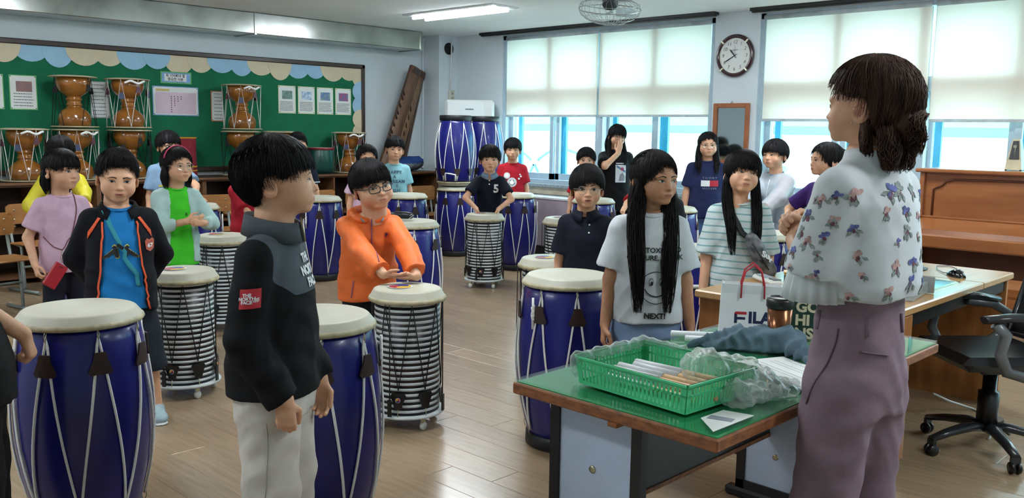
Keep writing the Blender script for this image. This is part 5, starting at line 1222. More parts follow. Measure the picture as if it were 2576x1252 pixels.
HAIRS = {
 'bowl': dict(cut=[(0, .032), (35, .028), (58, .012), (76, .020), (95, .022), (112, -.03), (140, -.055), (180, -.062)], inf=.015, top=.008),
 'bowl2': dict(cut=[(0, .026), (40, .022), (60, -.004), (80, .004), (98, .006), (115, -.035), (180, -.06)], inf=.017, top=.006),
 'short': dict(cut=[(0, .066), (28, .063), (46, .046), (60, .020), (70, .012), (80, .022), (98, .016), (120, -.03), (180, -.05)], inf=.007, top=.022, puff=.025, jag=.006, rag=.6),
 'parted': dict(cut=[(0, .050), (14, .040), (35, .022), (58, .002), (78, .008), (98, .008), (115, -.03), (180, -.06)], inf=.016, top=.008),
 'fringe': dict(cut=[(0, .022), (38, .018), (56, -.012), (72, -.045), (100, -.075), (180, -.09)], inf=.014, top=.006, rag=1.4),
 'centre': dict(cut=[(0, .068), (18, .060), (38, .036), (56, .0), (72, -.04), (100, -.075), (180, -.09)], inf=.012, top=.004),
}
SK = {'n': None}
def person(label, x, y, H, turn=0, head=(0, 0, 0), hs=1.04, fat=0, det=0, skin=None, hair='bowl', hc='#131215', seed=1, L=None, R=None, tops=(), bottom=None, glasses=None, eyes=(0, 0, 1), mouth=0, lean=(0, 0), shoes='#30343a', legs=True, noface=False, adult=False, brow=0, feet=None):
    ft = feet or {}; fo = lambda s: ft.get('L' if s > 0 else 'R', (0, 0))
    skin = skin or m_sk; hs = hs*1.045
    rz = math.atan2(-y, -x)+PI/2+math.radians(turn)
    t = thing('person', label, 'person', (x, y, 0), rz); WM = Matrix.Translation((x, y, 0)) @ rotz(rz); inv = WM.inverted()
    lx, ly = lean; cen = lambda z: (lx*np.clip((z-.5*H)/(.3*H), 0, 1.15), ly*np.clip((z-.5*H)/(.3*H), 0, 1.15)+0*z)
    zf = ((H-.211*hs-(.034 if not adult else .018))/H-.55)/.275; Z = lambda k: (k if k < .55 else .55+(k-.55)*zf)*H
    nx, ny = lx*1.05, ly*1.05; nz = Z(.825); fw = 1+.16*fat
    # head frame
    M = Matrix.Translation((nx, ny-.004, H-.118*hs)) @ rotz(math.radians(head[0]-turn)) @ Matrix.Rotation(math.radians(-head[1]), 4, 'X') @ Matrix.Rotation(math.radians(head[2]), 4, 'Y') @ Matrix.Scale(hs, 4) @ Matrix.Translation((0, -.02, 0))
    hv, hq, lip, tr = head_tpl(fat, (.0056, .0043, .0032)[det]); Mn = np.array(M); hv2 = hv @ Mn[:3, :3].T+Mn[:3, 3]
    # arms
    jt = {}; aw = .084*H*(1+.10*fat) if not adult else .080*H; uL, fL = .165*H, .140*H
    for nm, s, sp in (('L', 1, L), ('R', -1, R)):
        sp = sp or {}; S0 = Vector((s*aw+lx, ly, Z(.770)))
        if 'ww' in sp: w = inv @ Vector(sp['ww'])
        else: w = Vector(sp.get('w', (s*.132*H*(1+.1*fat)+lx*.5, -.035, Z(.770)-.30*H)))
        E, Wr = ik(S0, w, uL, fL, sp.get('pole', (s*.35, .7, -.1))); fd = (Wr-E).normalized()
        dv = Vector(sp['d']) if 'd' in sp else fd
        if 'wd' in sp: dv = inv.to_3x3() @ Vector(sp['wd'])
        tv = Vector(sp.get('t', (0, -1, 0)))
        if 'wt' in sp: tv = inv.to_3x3() @ Vector(sp['wt'])
        jt[nm] = (S0, E, Wr, dv, tv, sp.get('curl', .4), sp.get('spread', 0))
    af = 1+.18*fat; h = (.017, .013, .011)[det]
    pr = [(loft([(.44*H, .064*H*fw, .052*H*fw), (.52*H, .068*H*fw, .054*H*fw), (.60*H, .07*H*fw, .055*H*fw), (Z(.70), .074*H*fw, .055*H*fw), (Z(.76), .072*H, .047*H), (Z(.80), .05*H, .04*H), (Z(.835), .034*H, .034*H)], cen), 0)]
    for nm, s in (('L', 1), ('R', -1)):
        S0, E, Wr = jt[nm][:3]; pr += [(rc((s*.035*H+lx, ly, Z(.792)), S0, .022*H, .025*H), .03), (rc(S0, E, .0270*H*af, .0230*H*af), .02), (rc(E, Wr, .0235*H*af, .0165*H*af), .015)]
        if legs: pr += [(rc((s*.043*H, .004, .47*H), (s*.055*H+fo(s)[0]*.55, -.01+fo(s)[1]*.55, .27*H), .038*H*af, .030*H*af), .02), (rc((s*.055*H+fo(s)[0]*.55, -.01+fo(s)[1]*.55, .27*H), (s*.055*H+fo(s)[0], .01+fo(s)[1], .05*H), .031*H*af, .021*H*af), .015), (rc((s*.055*H+fo(s)[0], .01+fo(s)[1], .035*H), (s*.058*H+fo(s)[0], -.09*H*.7+fo(s)[1], .02*H), .022*H, .018*H), .015)]
    V, Q = solid(pr, h); VS, QS, A, off = [V, hv2], [Q, hq+len(V)], [np.zeros(len(V)), lip], len(V)+len(hv2)
    for nm, s in (('L', 1), ('R', -1)):
        S0, E, Wr, dv, tv, cu, spd = jt[nm]; hp = hand_prims(Wr, dv, tv, s, H/1.42, cu, spd); hp = [(rc(Wr-(Wr-E).normalized()*.06, Wr, .0185*H*af, .0165*H*af), 0)]+hp
        v, q = solid(hp, (.0066, .0052, .0040)[det]); VS.append(v); QS.append(q+off); off += len(v); A.append(np.zeros(len(v)))
    me = np_mesh('body', np.concatenate(VS), np.concatenate(QS), skin, attr=np.concatenate(A)); link('body', me, t)
    # face
    if not noface:
        hb = hair_mat(hc)
        for s in (-1, 1):
            for me in (eye_mesh(tr, s, eyes[0], eyes[1], eyes[2]), brow_mesh(tr, s, hb, brow)): link(me.name.split('.')[0], me, t).matrix_basis = M
        link('mouth', mouth_mesh(tr, mouth), t).matrix_basis = M
    tb = lambda p: (nx+p[0], ny+p[1], nz+p[2])
    st = dict(HAIRS[hair]) if isinstance(hair, str) else hair
    v, q = make_hair(st, det, seed, M, tb); link('hair', np_mesh('hair', v, q, hair_mat(hc)), t)
    if glasses:
        kind, gc = glasses; g = MB(); gl = []; mm = mat('glasses_'+gc.strip('#'), gc, rough=.3, metal=.3 if kind == 'round' else 0, var=.02)
        for s in (-1, 1):
            P = []
            for i in range(28):
                a = 2*PI*i/28
                if kind == 'round': dx, dz = .0215*math.cos(a), .0205*math.sin(a)
                else: dx = .0235*np.sign(math.cos(a))*abs(math.cos(a))**.55; dz = .0155*np.sign(math.sin(a))*abs(math.sin(a))**.6
                P.append((s*.0305+dx, -.1005+.012*((s*.0305+dx)/.05)**2, -.0025+dz))
            g.tube(P, .0011 if kind == 'round' else .0022, 6, closed=True); gl.append(P)
            g.tube([(s*.053, -.087, .003), (s*.068, -.075, .004), (s*.0775, -.02, .004), (s*.0785, .018, .002), (s*.077, .034, -.012)], .0013 if kind == 'round' else .0022, 6)
        g.tube([(-.010, -.0985, .0), (-.004, -.1005, .003), (.004, -.1005, .003), (.010, -.0985, .0)], .0012 if kind == 'round' else .002, 6)
        go = g.build('glasses', mm, t); go.matrix_basis = M
        for P in gl: MB().put(P, [tuple(range(28))]).build('lens', m_tg, go)
    # trousers
    bt = bottom or dict(c='#23262e'); bm = bt.get('m') or cloth('bottom_'+bt['c'].strip('#'), bt['c']); kn = bt.get('len', 0); wl = bt.get('w', 1.0)*fw
    pr = [(loft([(.43*H, .082*H*fw, .066*H*fw), (.50*H, .086*H*fw, .070*H*fw), (.56*H, .081*H*fw, .064*H*fw), (.60*H, .076*H*fw, .060*H*fw), ((.655 if adult else .618)*H, .072*H*fw, .056*H*fw)], cen), 0)]
    for s in (-1, 1):
        hip = Vector((s*.043*H, 0, .47*H)); kne = Vector((s*.056*H+fo(s)[0]*.55, -.012+fo(s)[1]*.55, .27*H)); ank = Vector((s*.058*H+fo(s)[0], .008+fo(s)[1], .035*H+.02))
        if kn: e = kne+(hip-kne)*kn if kn > 0 else kne+(ank-kne)*(-kn); pr.append((cone(hip, e, .052*H*wl, .050*H*wl), .025))
        else: pr += [(rc(hip, kne, .052*H*wl, .045*H*wl), .025), (cone(kne, ank, .045*H*wl, (.037 if not bt.get('wide') else .047)*H*wl), .02)]
    V, Q = solid(pr, (.018, .014, .010)[det]); V = wrinkle(V, vnorm(V, Q), .0035*bt.get('amp', 1), seed+3, H, 'b')
    G = {}
    mi = None; bms = [bm]
    if bt.get('matf'): bms += bt['mats']; mi = bt['matf'](V[Q].mean(1), H)
    po = link(bt.get('name', 'trousers'), np_mesh('trousers', V, Q, bms, mi), t); G['bottom'] = po
    # shoes
    for s in (-1, 1):
        sx = s*.058*H; sm = cloth('shoe_'+shoes.strip('#'), shoes)
        v, q = solid([(rc((sx, .03, .035), (sx+s*.006, -.075, .030), .034, .032), 0), (rc((sx, .03, .05), (sx, -.01, .055), .032, .026), .02), (ell((sx+s*.006, -.085, .026), (.036, .04, .026)), .02)], (.016, .014, .011)[det], clip=lambda X, Y, Z: .004-Z+0*X)
        so = link('shoe', np_mesh('shoe', v, q, sm), t, (fo(s)[0], fo(s)[1], 0))
        v, q = solid([(rc((sx, .035, .012), (sx+s*.006, -.10, .012), .036, .036), 0)], .016, clip=lambda X, Y, Z: np.maximum(Z-.018, .001-Z)+0*X); link('sole', np_mesh('sole', v, q, m_sole), so)
    # upper garments
    gs = []
    for gi, g in enumerate(tops):
        e = g.get('ease', 0)*H; hem = g.get('hem', .45)*H; al = 1+.12*fat; m = g.get('m') or cloth(g['name']+'_'+g['c'].strip('#'), g['c'], **g.get('mk', {}))
        wa = .94 if adult else 1; wn = .82 if adult else 1; ks = [(hem, .092*H*fw*wa+e*1.2, .072*H*fw+e*1.2), (max(.54*H, hem+.03), .091*H*fw*wa+e*1.1, .071*H*fw+e*1.1), (Z(.62), .086*H*fw*wa+e, .068*H*fw+e), (Z(.70), .087*H*(1+.12*fat)*wa+e, .066*H*(1+.1*fat)+e), (Z(.752), .083*H*(1+.08*fat)+e*.8, .058*H+e*.8), (Z(.788), .066*H*wa+e*.45, .050*H*wa+e*.45), (Z(.812), .050*H*wn+e*.3, .044*H*wn+e*.3), (Z(.832), .042*H*wn+e*.2, .041*H*wn+e*.2)]
        pr = [(loft(ks, cen), 0)]; sl = g.get('sl', .62)
        for nm, s in (('L', 1), ('R', -1)):
            S0, E, Wr = jt[nm][:3]; pr.append((rc((s*.038*H+lx, ly, Z(.793)), S0, .024*H+e*.3, .027*H*al+e*.4), .03))
            if sl <= 0: continue
            if sl < 1: pr.append((cone(S0, S0+(E-S0)*sl, .031*H*al+e*.5, (.034*al+g.get('flare', .006)*.7)*H+e*.6), .022))
            else:
                sr = g.get('slr', 1); pr.append((rc(S0, E, .031*H*al+e*.6, .031*H*al*sr+e*.6), g.get('k', .022))); en = E+(Wr-E)*min(1.0, (sl-1)); pr.append((cone(E, en, .031*H*al*sr+e*.6, (g.get('cuff', .024)*al)*H+e*.5), .016))
        sb = [(ell((nx, ny-.006*H, Z(.850)), ((.048+g.get('neck', 0))*H+e*.3, (.050+g.get('neck', 0))*H+e*.3, (.036+g.get('neck', 0))*H)), .006)]
        if g.get('vneck'): sb.append((rc((nx, ny-.06*H, Z(.83)), (nx, ny-.10*H, Z(.83-g['vneck'])), .03*H, .004), .006))
        if g.get('open'):
            o0, o1 = g['open']; zz = np.array((hem-.02, .82*H))
            def slit(X, Y, Z, o0=o0, o1=o1, hem=hem): cx, cy = cen(Z); w = np.interp(Z, [hem, .80*H], [o1*H, o0*H]); return np.maximum(np.abs(X-cx)-w, (Y-cy)+.012*H)
            sb.append(((slit, np.array((-.3, -.3, hem-.05)), np.array((.3, .05, .86*H))), .008))
        hh = (.0135, .0105, .0075)[det]; V, Q = solid(pr, hh, sb); V = wrinkle(V, vnorm(V, Q), .0042*g.get('amp', 1), seed+gi, H, 't')
        mi = None; ms = [m]
        if g.get('matf'): ms += g['mats']; mi = g['matf'](V[Q].mean(1), H, jt)
        me_ = np_mesh(g['name'], V, Q, ms, mi)
        if g.get('zone'): a_z = me_.attributes.new('zone', 'FLOAT', 'POINT'); a_z.data.foreach_set('value', np.asarray(g['zone'](V, H, jt), np.float32))
        o = link(g['name'], me_, t); G_ = dict(o=o, tree=tree_of(o), c=(nx, ny)); gs.append(G_)
        cl = g.get('collar', 'crew'); cm = g.get('cm') or m; C0 = (nx, ny-.004, Z(.82))
        if cl == 'crew': MB().tube([(nx+math.sin(a)*.0455*H, ny-.004-math.cos(a)*.047*H, Z(.8225)-.011*H*math.cos(a)*.9) for a in np.linspace(0, 2*PI, 32, endpoint=False)], .0052, 6, closed=True).build('neckband', cm, o)
        if cl == 'polo':
            drop = lambda a, z: -.020*H*max(0, math.cos(a))**2*(1 if z < .02*H else .4)-.006*H*math.cos(a)
            ring_sheet([(.043*H, .022*H), (.047*H, .026*H), (.066*H, -.004*H), (.062*H, -.006*H)], .16, 2*PI-.16, 36, C0, drop=drop).build('collar', cm, o)
        if cl == 'stand': ring_sheet([(.048*H, -.014*H), (.050*H, .026*H), (.054*H, .026*H), (.062*H, -.016*H)], .10, 2*PI-.10, 36, C0, sy=1.06, drop=lambda a, z: -.010*H*math.cos(a)).build('collar', cm, o)
        if cl == 'fold':
            drop = lambda a, z: -.030*H*max(0, math.cos(a))**2-.004*H*math.cos(a)
            ring_sheet([(.050*H, .018*H), (.054*H, .022*H), (.076*H, -.012*H), (.071*H, -.015*H)], .55, 2*PI-.55, 30, C0, sx=1.05, drop=drop).build('collar', cm, o)
        if cl == 'band': ring_sheet([(.034*H, -.006*H), (.035*H, .010*H), (.038*H, .010*H), (.042*H, -.010*H)], .05, 2*PI-.05, 36, C0, drop=lambda a, z: -.006*H*math.cos(a)).build('collar', cm, o)
        if cl == 'hood':
            P = [(nx+math.sin(a)*(.060+.012*(1-math.cos(a))/2)*H, ny+.008*H-math.cos(a)*(.050+.022*(1-math.cos(a))/2)*H, Z(.818)-.018*H*math.cos(a)) for a in np.linspace(.35, 2*PI-.35, 15)]
            rr = [.010*H+.016*H*(.5-.5*math.cos(2*PI*i/14))+.003*math.sin(i*2.1) for i in range(15)]
            v, q = solid([(rc(P[i], P[i+1], rr[i], rr[i+1]), .012) for i in range(14)], (.010, .008, .006)[det]); v = wrinkle(v, vnorm(v, q), .004, seed+9, H*2, 'h'); link('hood', np_mesh('hood', v, q, cm), o)
    return dict(t=t, M=M, jt=jt, g=gs, H=H, n=(nx, ny, nz), W=WM, inv=inv, bottom=po)
def zone_mat(name, c1, c2, **k):
    m = cloth(name, c1, **k); nt = m.node_tree; N = nt.nodes; L = nt.links; b = N['Principled BSDF']; src = b.inputs['Base Color'].links[0].from_socket
    at = N.new('ShaderNodeAttribute'); at.attribute_name = 'zone'; gt = N.new('ShaderNodeMath'); gt.operation = 'GREATER_THAN'; gt.inputs[1].default_value = 0; mx = N.new('ShaderNodeMix'); mx.data_type = 'RGBA'
    L.new(at.outputs['Fac'], gt.inputs[0]); L.new(gt.outputs[0], mx.inputs[0]); L.new(src, mx.inputs[6]); mx.inputs[7].default_value = lin(c2); L.new(mx.outputs[2], b.inputs['Base Color']); return m
def stripe_mat(name, c1, c2, pitch, width):
    m = cloth(name, c1); nt = m.node_tree; N = nt.nodes; L = nt.links; b = N['Principled BSDF']; src = b.inputs['Base Color'].links[0].from_socket
    tc = N.new('ShaderNodeTexCoord'); sp = N.new('ShaderNodeSeparateXYZ'); L.new(tc.outputs['Object'], sp.inputs[0]); wv = N.new('ShaderNodeMath'); wv.operation = 'SINE'; ml = N.new('ShaderNodeMath'); ml.operation = 'MULTIPLY'; ml.inputs[1].default_value = 11; L.new(sp.outputs[0], ml.inputs[0]); L.new(ml.outputs[0], wv.inputs[0])
    ad = N.new('ShaderNodeMath'); ad.operation = 'MULTIPLY_ADD'; ad.inputs[1].default_value = .006; L.new(wv.outputs[0], ad.inputs[0]); L.new(sp.outputs[2], ad.inputs[2]); pp = N.new('ShaderNodeMath'); pp.operation = 'PINGPONG'; pp.inputs[1].default_value = pitch/2; L.new(ad.outputs[0], pp.inputs[0])
    lt = N.new('ShaderNodeMath'); lt.operation = 'LESS_THAN'; lt.inputs[1].default_value = width/2; L.new(pp.outputs[0], lt.inputs[0]); mx = N.new('ShaderNodeMix'); mx.data_type = 'RGBA'; L.new(lt.outputs[0], mx.inputs[0]); L.new(src, mx.inputs[6]); mx.inputs[7].default_value = lin(c2); L.new(mx.outputs[2], b.inputs['Base Color']); return m
def front_line(g, pts, az=0, off=.003, n=8):
    """a seam thrown on a garment from direction az: pts (across, height)"""
    T = rotz(az); d = T.to_3x3() @ Vector((0, 1, 0)); out = []
    for (a, b), (c, e) in zip(pts[:-1], pts[1:]):
        for i in range(n):
            u = i/n; h = g['tree'].ray_cast(T @ Vector((a+(c-a)*u, -.6, b+(e-b)*u)), d)
            if h[0] is not None: out.append(h[0]-d*off)
    return out
def belt_strap(P, pts, w, mm, name, flat=.25, par=None): return MB().tube(pts, w, 8, flat=flat).build(name, mm, par or P['t'])
def drape(g, pts, off, n=5):
    """pull a polyline of (x, y, z) onto a garment surface"""
    Q = []
    for a, b in zip(pts[:-1], pts[1:]):
        for i in range(n): Q.append(Vector(a).lerp(Vector(b), i/n))
    Q.append(Vector(pts[-1])); out = []
    for q in Q:
        h = g['tree'].find_nearest(q); nr = h[1]
        if nr.dot(q-Vector((0, 0, q.z))) < 0: nr = -nr
        out.append(h[0]+nr*off)
    return out
# ------------------------------------------------------------------ the people
m_wi = mat('white_print', '#d9dde0', rough=.7, var=.02); m_bi = mat('black_print', '#15161a', rough=.7, var=.05); m_oi = mat('orange_trim', '#e0572a', rough=.6, var=.05)
m_ri = mat('red_print', '#b02436', rough=.7, var=.03); m_yi = mat('yellow_print', '#c8bc4a', rough=.7); m_pz = mat('purple_zip', '#7d5a92', rough=.5); m_gyc = cloth('jacket_grey', '#4b5157')
TX = text_mesh
def long_locks(front, length, r=.03, back=True, cnt=120, spread=.085, fy=-.115):
    """locks falling before (front) or behind the shoulders"""
    C = []
    for s in (-1, 1):
        if front: C.append(([('h', s*.054, .01, .035), ('h', s*.076, .0, -.05), ('b', s*spread, -.045, -.04), ('b', s*(spread-.006), fy, -.45*length), ('b', s*(spread-.012), fy-.012, -length)], [r*.8, r, r*1.1, r, r*.35], cnt))
        else: C.append(([('h', s*.068, .03, .0), ('h', s*.074, .035, -.07), ('b', s*.072, .03, -.03), ('b', s*.075, .045, -length)], [r*.9, r, r, r*.4], cnt))
    if back: C.append(([('h', 0, .085, -.02), ('h', 0, .09, -.09), ('b', 0, .095, -.10), ('b', 0, .105, -max(length, .16))], [.055, .06, .058, .03], cnt))
    return C
# near boy in profile
P = person('boy in black and grey stand collar jacket, close up in profile', 1.357, 2.288, 1.385, turn=70, head=(86, 5, 0), hs=.985, fat=1, det=2, seed=3, eyes=(0, -.001, .42),
  hair=dict(HAIRS['bowl'], cut=[(0, .038), (28, .036), (50, .030), (60, .010), (70, .008), (80, .022), (98, .022), (112, -.02), (135, -.06), (180, -.074)], inf=.015, top=.014, back=.006, puff=.010, jag=.005),
  R=dict(w=(-.165, -.085, .675), pole=(-.5, 1, 0), d=(.05, -.06, -1), t=(.35, -1, 0), curl=.62), L=dict(w=(.11, -.10, .66), pole=(.4, .9, 0), curl=.5, d=(-.05, -.1, -1)),
  tops=[dict(name='jacket', m=zone_mat('two_tone', '#0b0d11', '#4b535b'), c='', sl=2.0, hem=.475, ease=.008, collar='stand', cm=m_gyc, amp=1.5, cuff=.029, neck=.004, zone=lambda V, H, jt: np.minimum(V[:, 2]-.688*H-.9*np.clip(np.abs(V[:, 0])-.085, 0, 1), .142-np.abs(V[:, 0])))],
  bottom=dict(c='#cbc5bd', w=1.10, wide=True, amp=1.5), shoes='#cfd3d6')
g = P['g'][0]; pa = stick_on(g, rect(-.025, .025, -.026, .026, 6, 6), .010, .962, mat('patch_red', '#b5222e', rough=.7, var=.05), 'sleeve_patch', az=-PI/2, off=.004, shear=.06)
for i, tx in enumerate(('THE', 'NORTH', 'FACE')): stick_on(g, TX(tx, .0115, bold=.0005), .004, .971-.0095*i, m_wi, 'patch_lettering', az=-PI/2, off=.0065, shear=.06)
for r in (.0125, .009, .0055): stick_on(g, disc(.0315, .9525, r, r-.0022, 12, PI/2, PI), 0, 0, m_wi, 'patch_lettering', az=-PI/2, off=.0065)
for i, tx in enumerate(('THE', 'NORTH', 'FACE')): stick_on(g, TX(tx, .034, bold=.002), .035, 1.045-.034*i, m_wi, 'chest_lettering', az=-.1, off=.004)
stick_on(g, disc(0, 0, .017, 0, 12, 0, PI), .03, 1.04, m_wi, 'shoulder_logo', az=-PI*.78, off=.004)
MB().tube([(.004, P['n'][1]-.085, P['n'][2]+.03), (.003, P['n'][1]-.094, P['n'][2]-.01), (.002, P['n'][1]-.098, P['n'][2]-.04)], .0035, 6).build('zip', m_hook, g['o'])
jp = tree_of(P['bottom'])
MB().tube([tuple(h[0]+h[1]*.001) for h in (jp.ray_cast(Vector((-.4, -.02+.01*math.sin(z*9), z)), Vector((1, 0, 0))) for z in np.linspace(.60, .1, 14)) if h[0] is not None], .0016, 4).build('side_seam', mat('seam', '#9a958d'), P['bottom'])
# arm at the picture edge
person('person in black shirt cut by the picture edge, hand gripping a drum rope', .735, 2.955, 1.42, turn=82, head=(80, 0, 0), hair='bowl', seed=5, det=1, lean=(0, .10), R=dict(ww=(.985, 2.985, .675), pole=(-.6, 1, -.3), wd=(.30, .05, -1), wt=(.5, .6, 0), curl=.95),
  tops=[dict(name='t_shirt', c='#111214', hem=.42, ease=.012, sl=.85, flare=.012)], bottom=dict(c='#121316', w=1.15, wide=True))
# pink shirted girl with the phone pouch
P = person('girl in pale pink t-shirt with a red phone pouch on a cord', 1.941, 5.642, 1.268, turn=18, head=(38, 0, 2), det=1, seed=7, hair=dict(HAIRS['fringe'], cut=[(0, .024), (36, .022), (52, .004), (64, .012), (80, .024), (98, .018), (112, -.05), (180, -.085)], chains=[([('h', s*.064, .045, .0), ('h', s*.068, .05, -.07), ('h', s*.060, .04, -.125)], [.032, .034, .012], 110) for s in (-1, 1)]+[([('h', 0, .085, -.02), ('h', 0, .08, -.11)], [.06, .03], 110)]), eyes=(.003, 0, .9),
  R=dict(w=(-.175, -.05, .60), pole=(-.4, .8, 0), curl=.7), tops=[dict(name='t_shirt', c='#caa9be', hem=.43, ease=.012, sl=.72, flare=.010)], bottom=dict(c='#161724', w=1.02, mats=[m_wi], matf=lambda C, H: ((np.abs(C[:, 0]) > .115*H*.96) & (np.abs(np.abs(C[:, 1]+.0)-.014) < .007)).astype(int)))
g = P['g'][0]; H = 1.268
dp = drape(g, [(.06, -.02, .80*H), (.075, -.13, .74*H), (.02, -.16, .60*H), (-.05, -.15, .545*H)], .004); MB().tube(dp, .0028, 6).build('neck_cord', mat('cord_maroon', '#6b3440'), P['t'])
dp2 = drape(g, [(-.14, -.05, .60*H), (-.10, -.13, .56*H), (-.05, -.15, .545*H)], .004); MB().tube(dp2, .0028, 6).build('neck_cord', mat('cord_maroon', '#6b3440'), P['t'])
pc = dp[-1]; MB().tube([pc, pc+Vector((0, -.004, -.03)), pc+Vector((-.01, -.012, -.075))], .0024, 6).build('cord_end', m_jing, P['t'])
pch = MB().box(-.042, .042, -.008, .008, -.075, .075, b=.006, T=TR(pc.x-.052, pc.y-.02, pc.z-.145, .1, 0, .62)).build('phone_pouch', mat('red_leather', '#a81f2c', rough=.35, var=.08, coat=.2), P['t'])
MB().box(-.012, .012, -.0095, -.008, .055, .06, T=TR(pc.x-.052, pc.y-.02, pc.z-.145, .1, 0, .62)).build('slot', m_bi, pch)
stick_on(g, rect(-.012, .012, -.012, .012, 2, 2), .065, .665*H, mat('tag_pink', '#b492a8'), 'chest_mark')
# yellow jacket
P = person('boy in bright yellow jacket over a red shirt with white hearts', 2.469, 7.136, 1.325, turn=10, head=(8, 0, 0), seed=8, hair='bowl', L=dict(ww=(2.46, 6.66, .84), pole=(.8, .3, -.3), wd=(.2, -.6, -.3), curl=.3), R=dict(w=(-.16, -.2, .72), pole=(-.8, .3, -.3)),
  tops=[dict(name='t_shirt', c='#a81e2a', hem=.44, ease=.006, sl=0), dict(name='jacket', c='#c3b71e', hem=.42, ease=.016, sl=2.0, open=(.035, .05), collar='hood', amp=1.8, mk=dict(rough=.45, spec=.5))])
for i in range(9): stick_on(P['g'][0], disc(-.05+.045*(i % 3), 0, .012), 0, .76*1.325-.045*(i//3), m_wi, 'heart_print')
# blue shirt and open navy jacket
P = person('boy in bright blue t-shirt and open navy jacket with orange piping', 1.706, 4.227, 1.301, turn=2, head=(5, -7, 3), hs=1.03, fat=.5, det=2, seed=11, hair='short', eyes=(0, .0005, .8), mouth=.25, feet={'L': (.06, .0), 'R': (-.01, 0)}, lean=(0, .02),
  L=dict(w=(.09, .125, .64), pole=(.9, .5, -.2), d=(-.8, .2, -.4), t=(0, .3, 1)), R=dict(w=(-.09, .125, .64), pole=(-.9, .5, -.2), d=(.8, .2, -.4), t=(0, .3, 1)),
  tops=[dict(name='t_shirt', c='#1a74b4', hem=.435, ease=.010, amp=1.4, sl=0), dict(name='jacket', c='#0c0e16', hem=.43, ease=.020, sl=2.0, open=(.046, .080), collar='fold', amp=1.5, neck=.014)],
  bottom=dict(c='#1d2630', len=-.35, w=1.12, name='shorts', amp=1.5), shoes='#9db4bd')
g0, g1 = P['g']; H = 1.301
KP = [(-.010, .0), (-.022, .004), (-.030, .022), (-.026, .040), (-.016, .046), (-.008, .040), (-.010, .024), (.0, .012), (.010, .024), (.008, .040), (.016, .046), (.026, .040), (.030, .022), (.022, .004), (.010, .0), (0, .004)]
for s in (-1, 1):
    stick_on(g0, poly2([(s*(x_+.030), z_) for x_, z_ in ((-.012, .038), (-.002, .044), (.006, .036), (.002, .026), (.018, .008), (.040, -.004), (.044, -.014), (.020, -.008), (.002, .006), (-.006, -.012), (-.018, -.014), (-.022, -.006), (-.012, .010), (-.014, .026))]), 0, .635*H, m_bi, 'chest_emblem', off=.004)
    stick_on(g0, poly2([(s*(x_*1.10+.030), z_*1.14-.001) for x_, z_ in ((-.012, .038), (-.002, .044), (.006, .036), (.002, .026), (.018, .008), (.040, -.004), (.044, -.014), (.020, -.008), (.002, .006), (-.006, -.012), (-.018, -.014), (-.022, -.006), (-.012, .010), (-.014, .026))]), 0, .635*H, m_yi, 'emblem_outline', off=.0025)
for s in (-1, 1):
    pp = drape(g1, [(s*.075, -.10, .765*H), (s*.078, -.14, .70*H), (s*.090, -.15, .60*H), (s*.105, -.15, .50*H), (s*.115, -.13, .435*H)], .003); MB().tube(pp, .0045, 6).build('orange_piping', m_oi, g1['o'])
    stick_on(g1, poly2([(s*.0, 0), (s*.012, .004), (s*.055, -.06), (s*.058, -.095), (s*.046, -.06)]), s*.078, .762*H, m_oi, 'orange_flash', off=.005)
stick_on(g1, poly2([(-.022, .018), (-.018, -.02), (0, -.032), (.018, -.02), (.022, .018), (.012, .03), (0, .022), (-.012, .03)]), .125, .665*H, mat('badge_orange', '#b5553a'), 'badge', off=.005); stick_on(g1, TX('67', .024, bold=.001), .125, .662*H, m_wi, 'badge_number', off=.007)
sp = drape(g0, [(-.065, -.03, .79*H), (-.055, -.10, .765*H), (.0, -.15, .665*H), (.06, -.16, .58*H), (.085, -.15, .53*H)], .005)
MB().tube(sp, .0125, 8, flat=.25).build('bag_strap', cloth('teal_strap', '#2f8391'), P['t']); bq = sp[len(sp)//2]; MB().box(-.016, .016, -.006, .004, -.008, .008, T=TR(bq.x, bq.y-.003, bq.z, 0, 0, .7)).build('strap_slider', m_bi, P['t'])
# light blue shirt behind
P = person('boy in light blue t-shirt behind the girl with pink hairband', 3.462, 7.497, 1.369, turn=12, head=(22, 0, 0), seed=13, hair='bowl2', glasses=('rect', '#202226'), L=dict(ww=(3.52, 7.13, .84), pole=(.9, .2, -.3), wd=(.25, -.5, -.15), wt=(-.5, -.3, .3), curl=.15, spread=.3), tops=[dict(name='t_shirt', c='#7f9cba', hem=.43, ease=.014, sl=.75)])
stick_on(P['g'][0], rect(-.10, .10, -.008, .008, 12, 1), 0, .665*1.369, m_yi, 'chest_stripe'); stick_on(P['g'][0], rect(-.10, .10, -.008, .008, 12, 1), 0, .645*1.369, m_wi, 'chest_stripe')
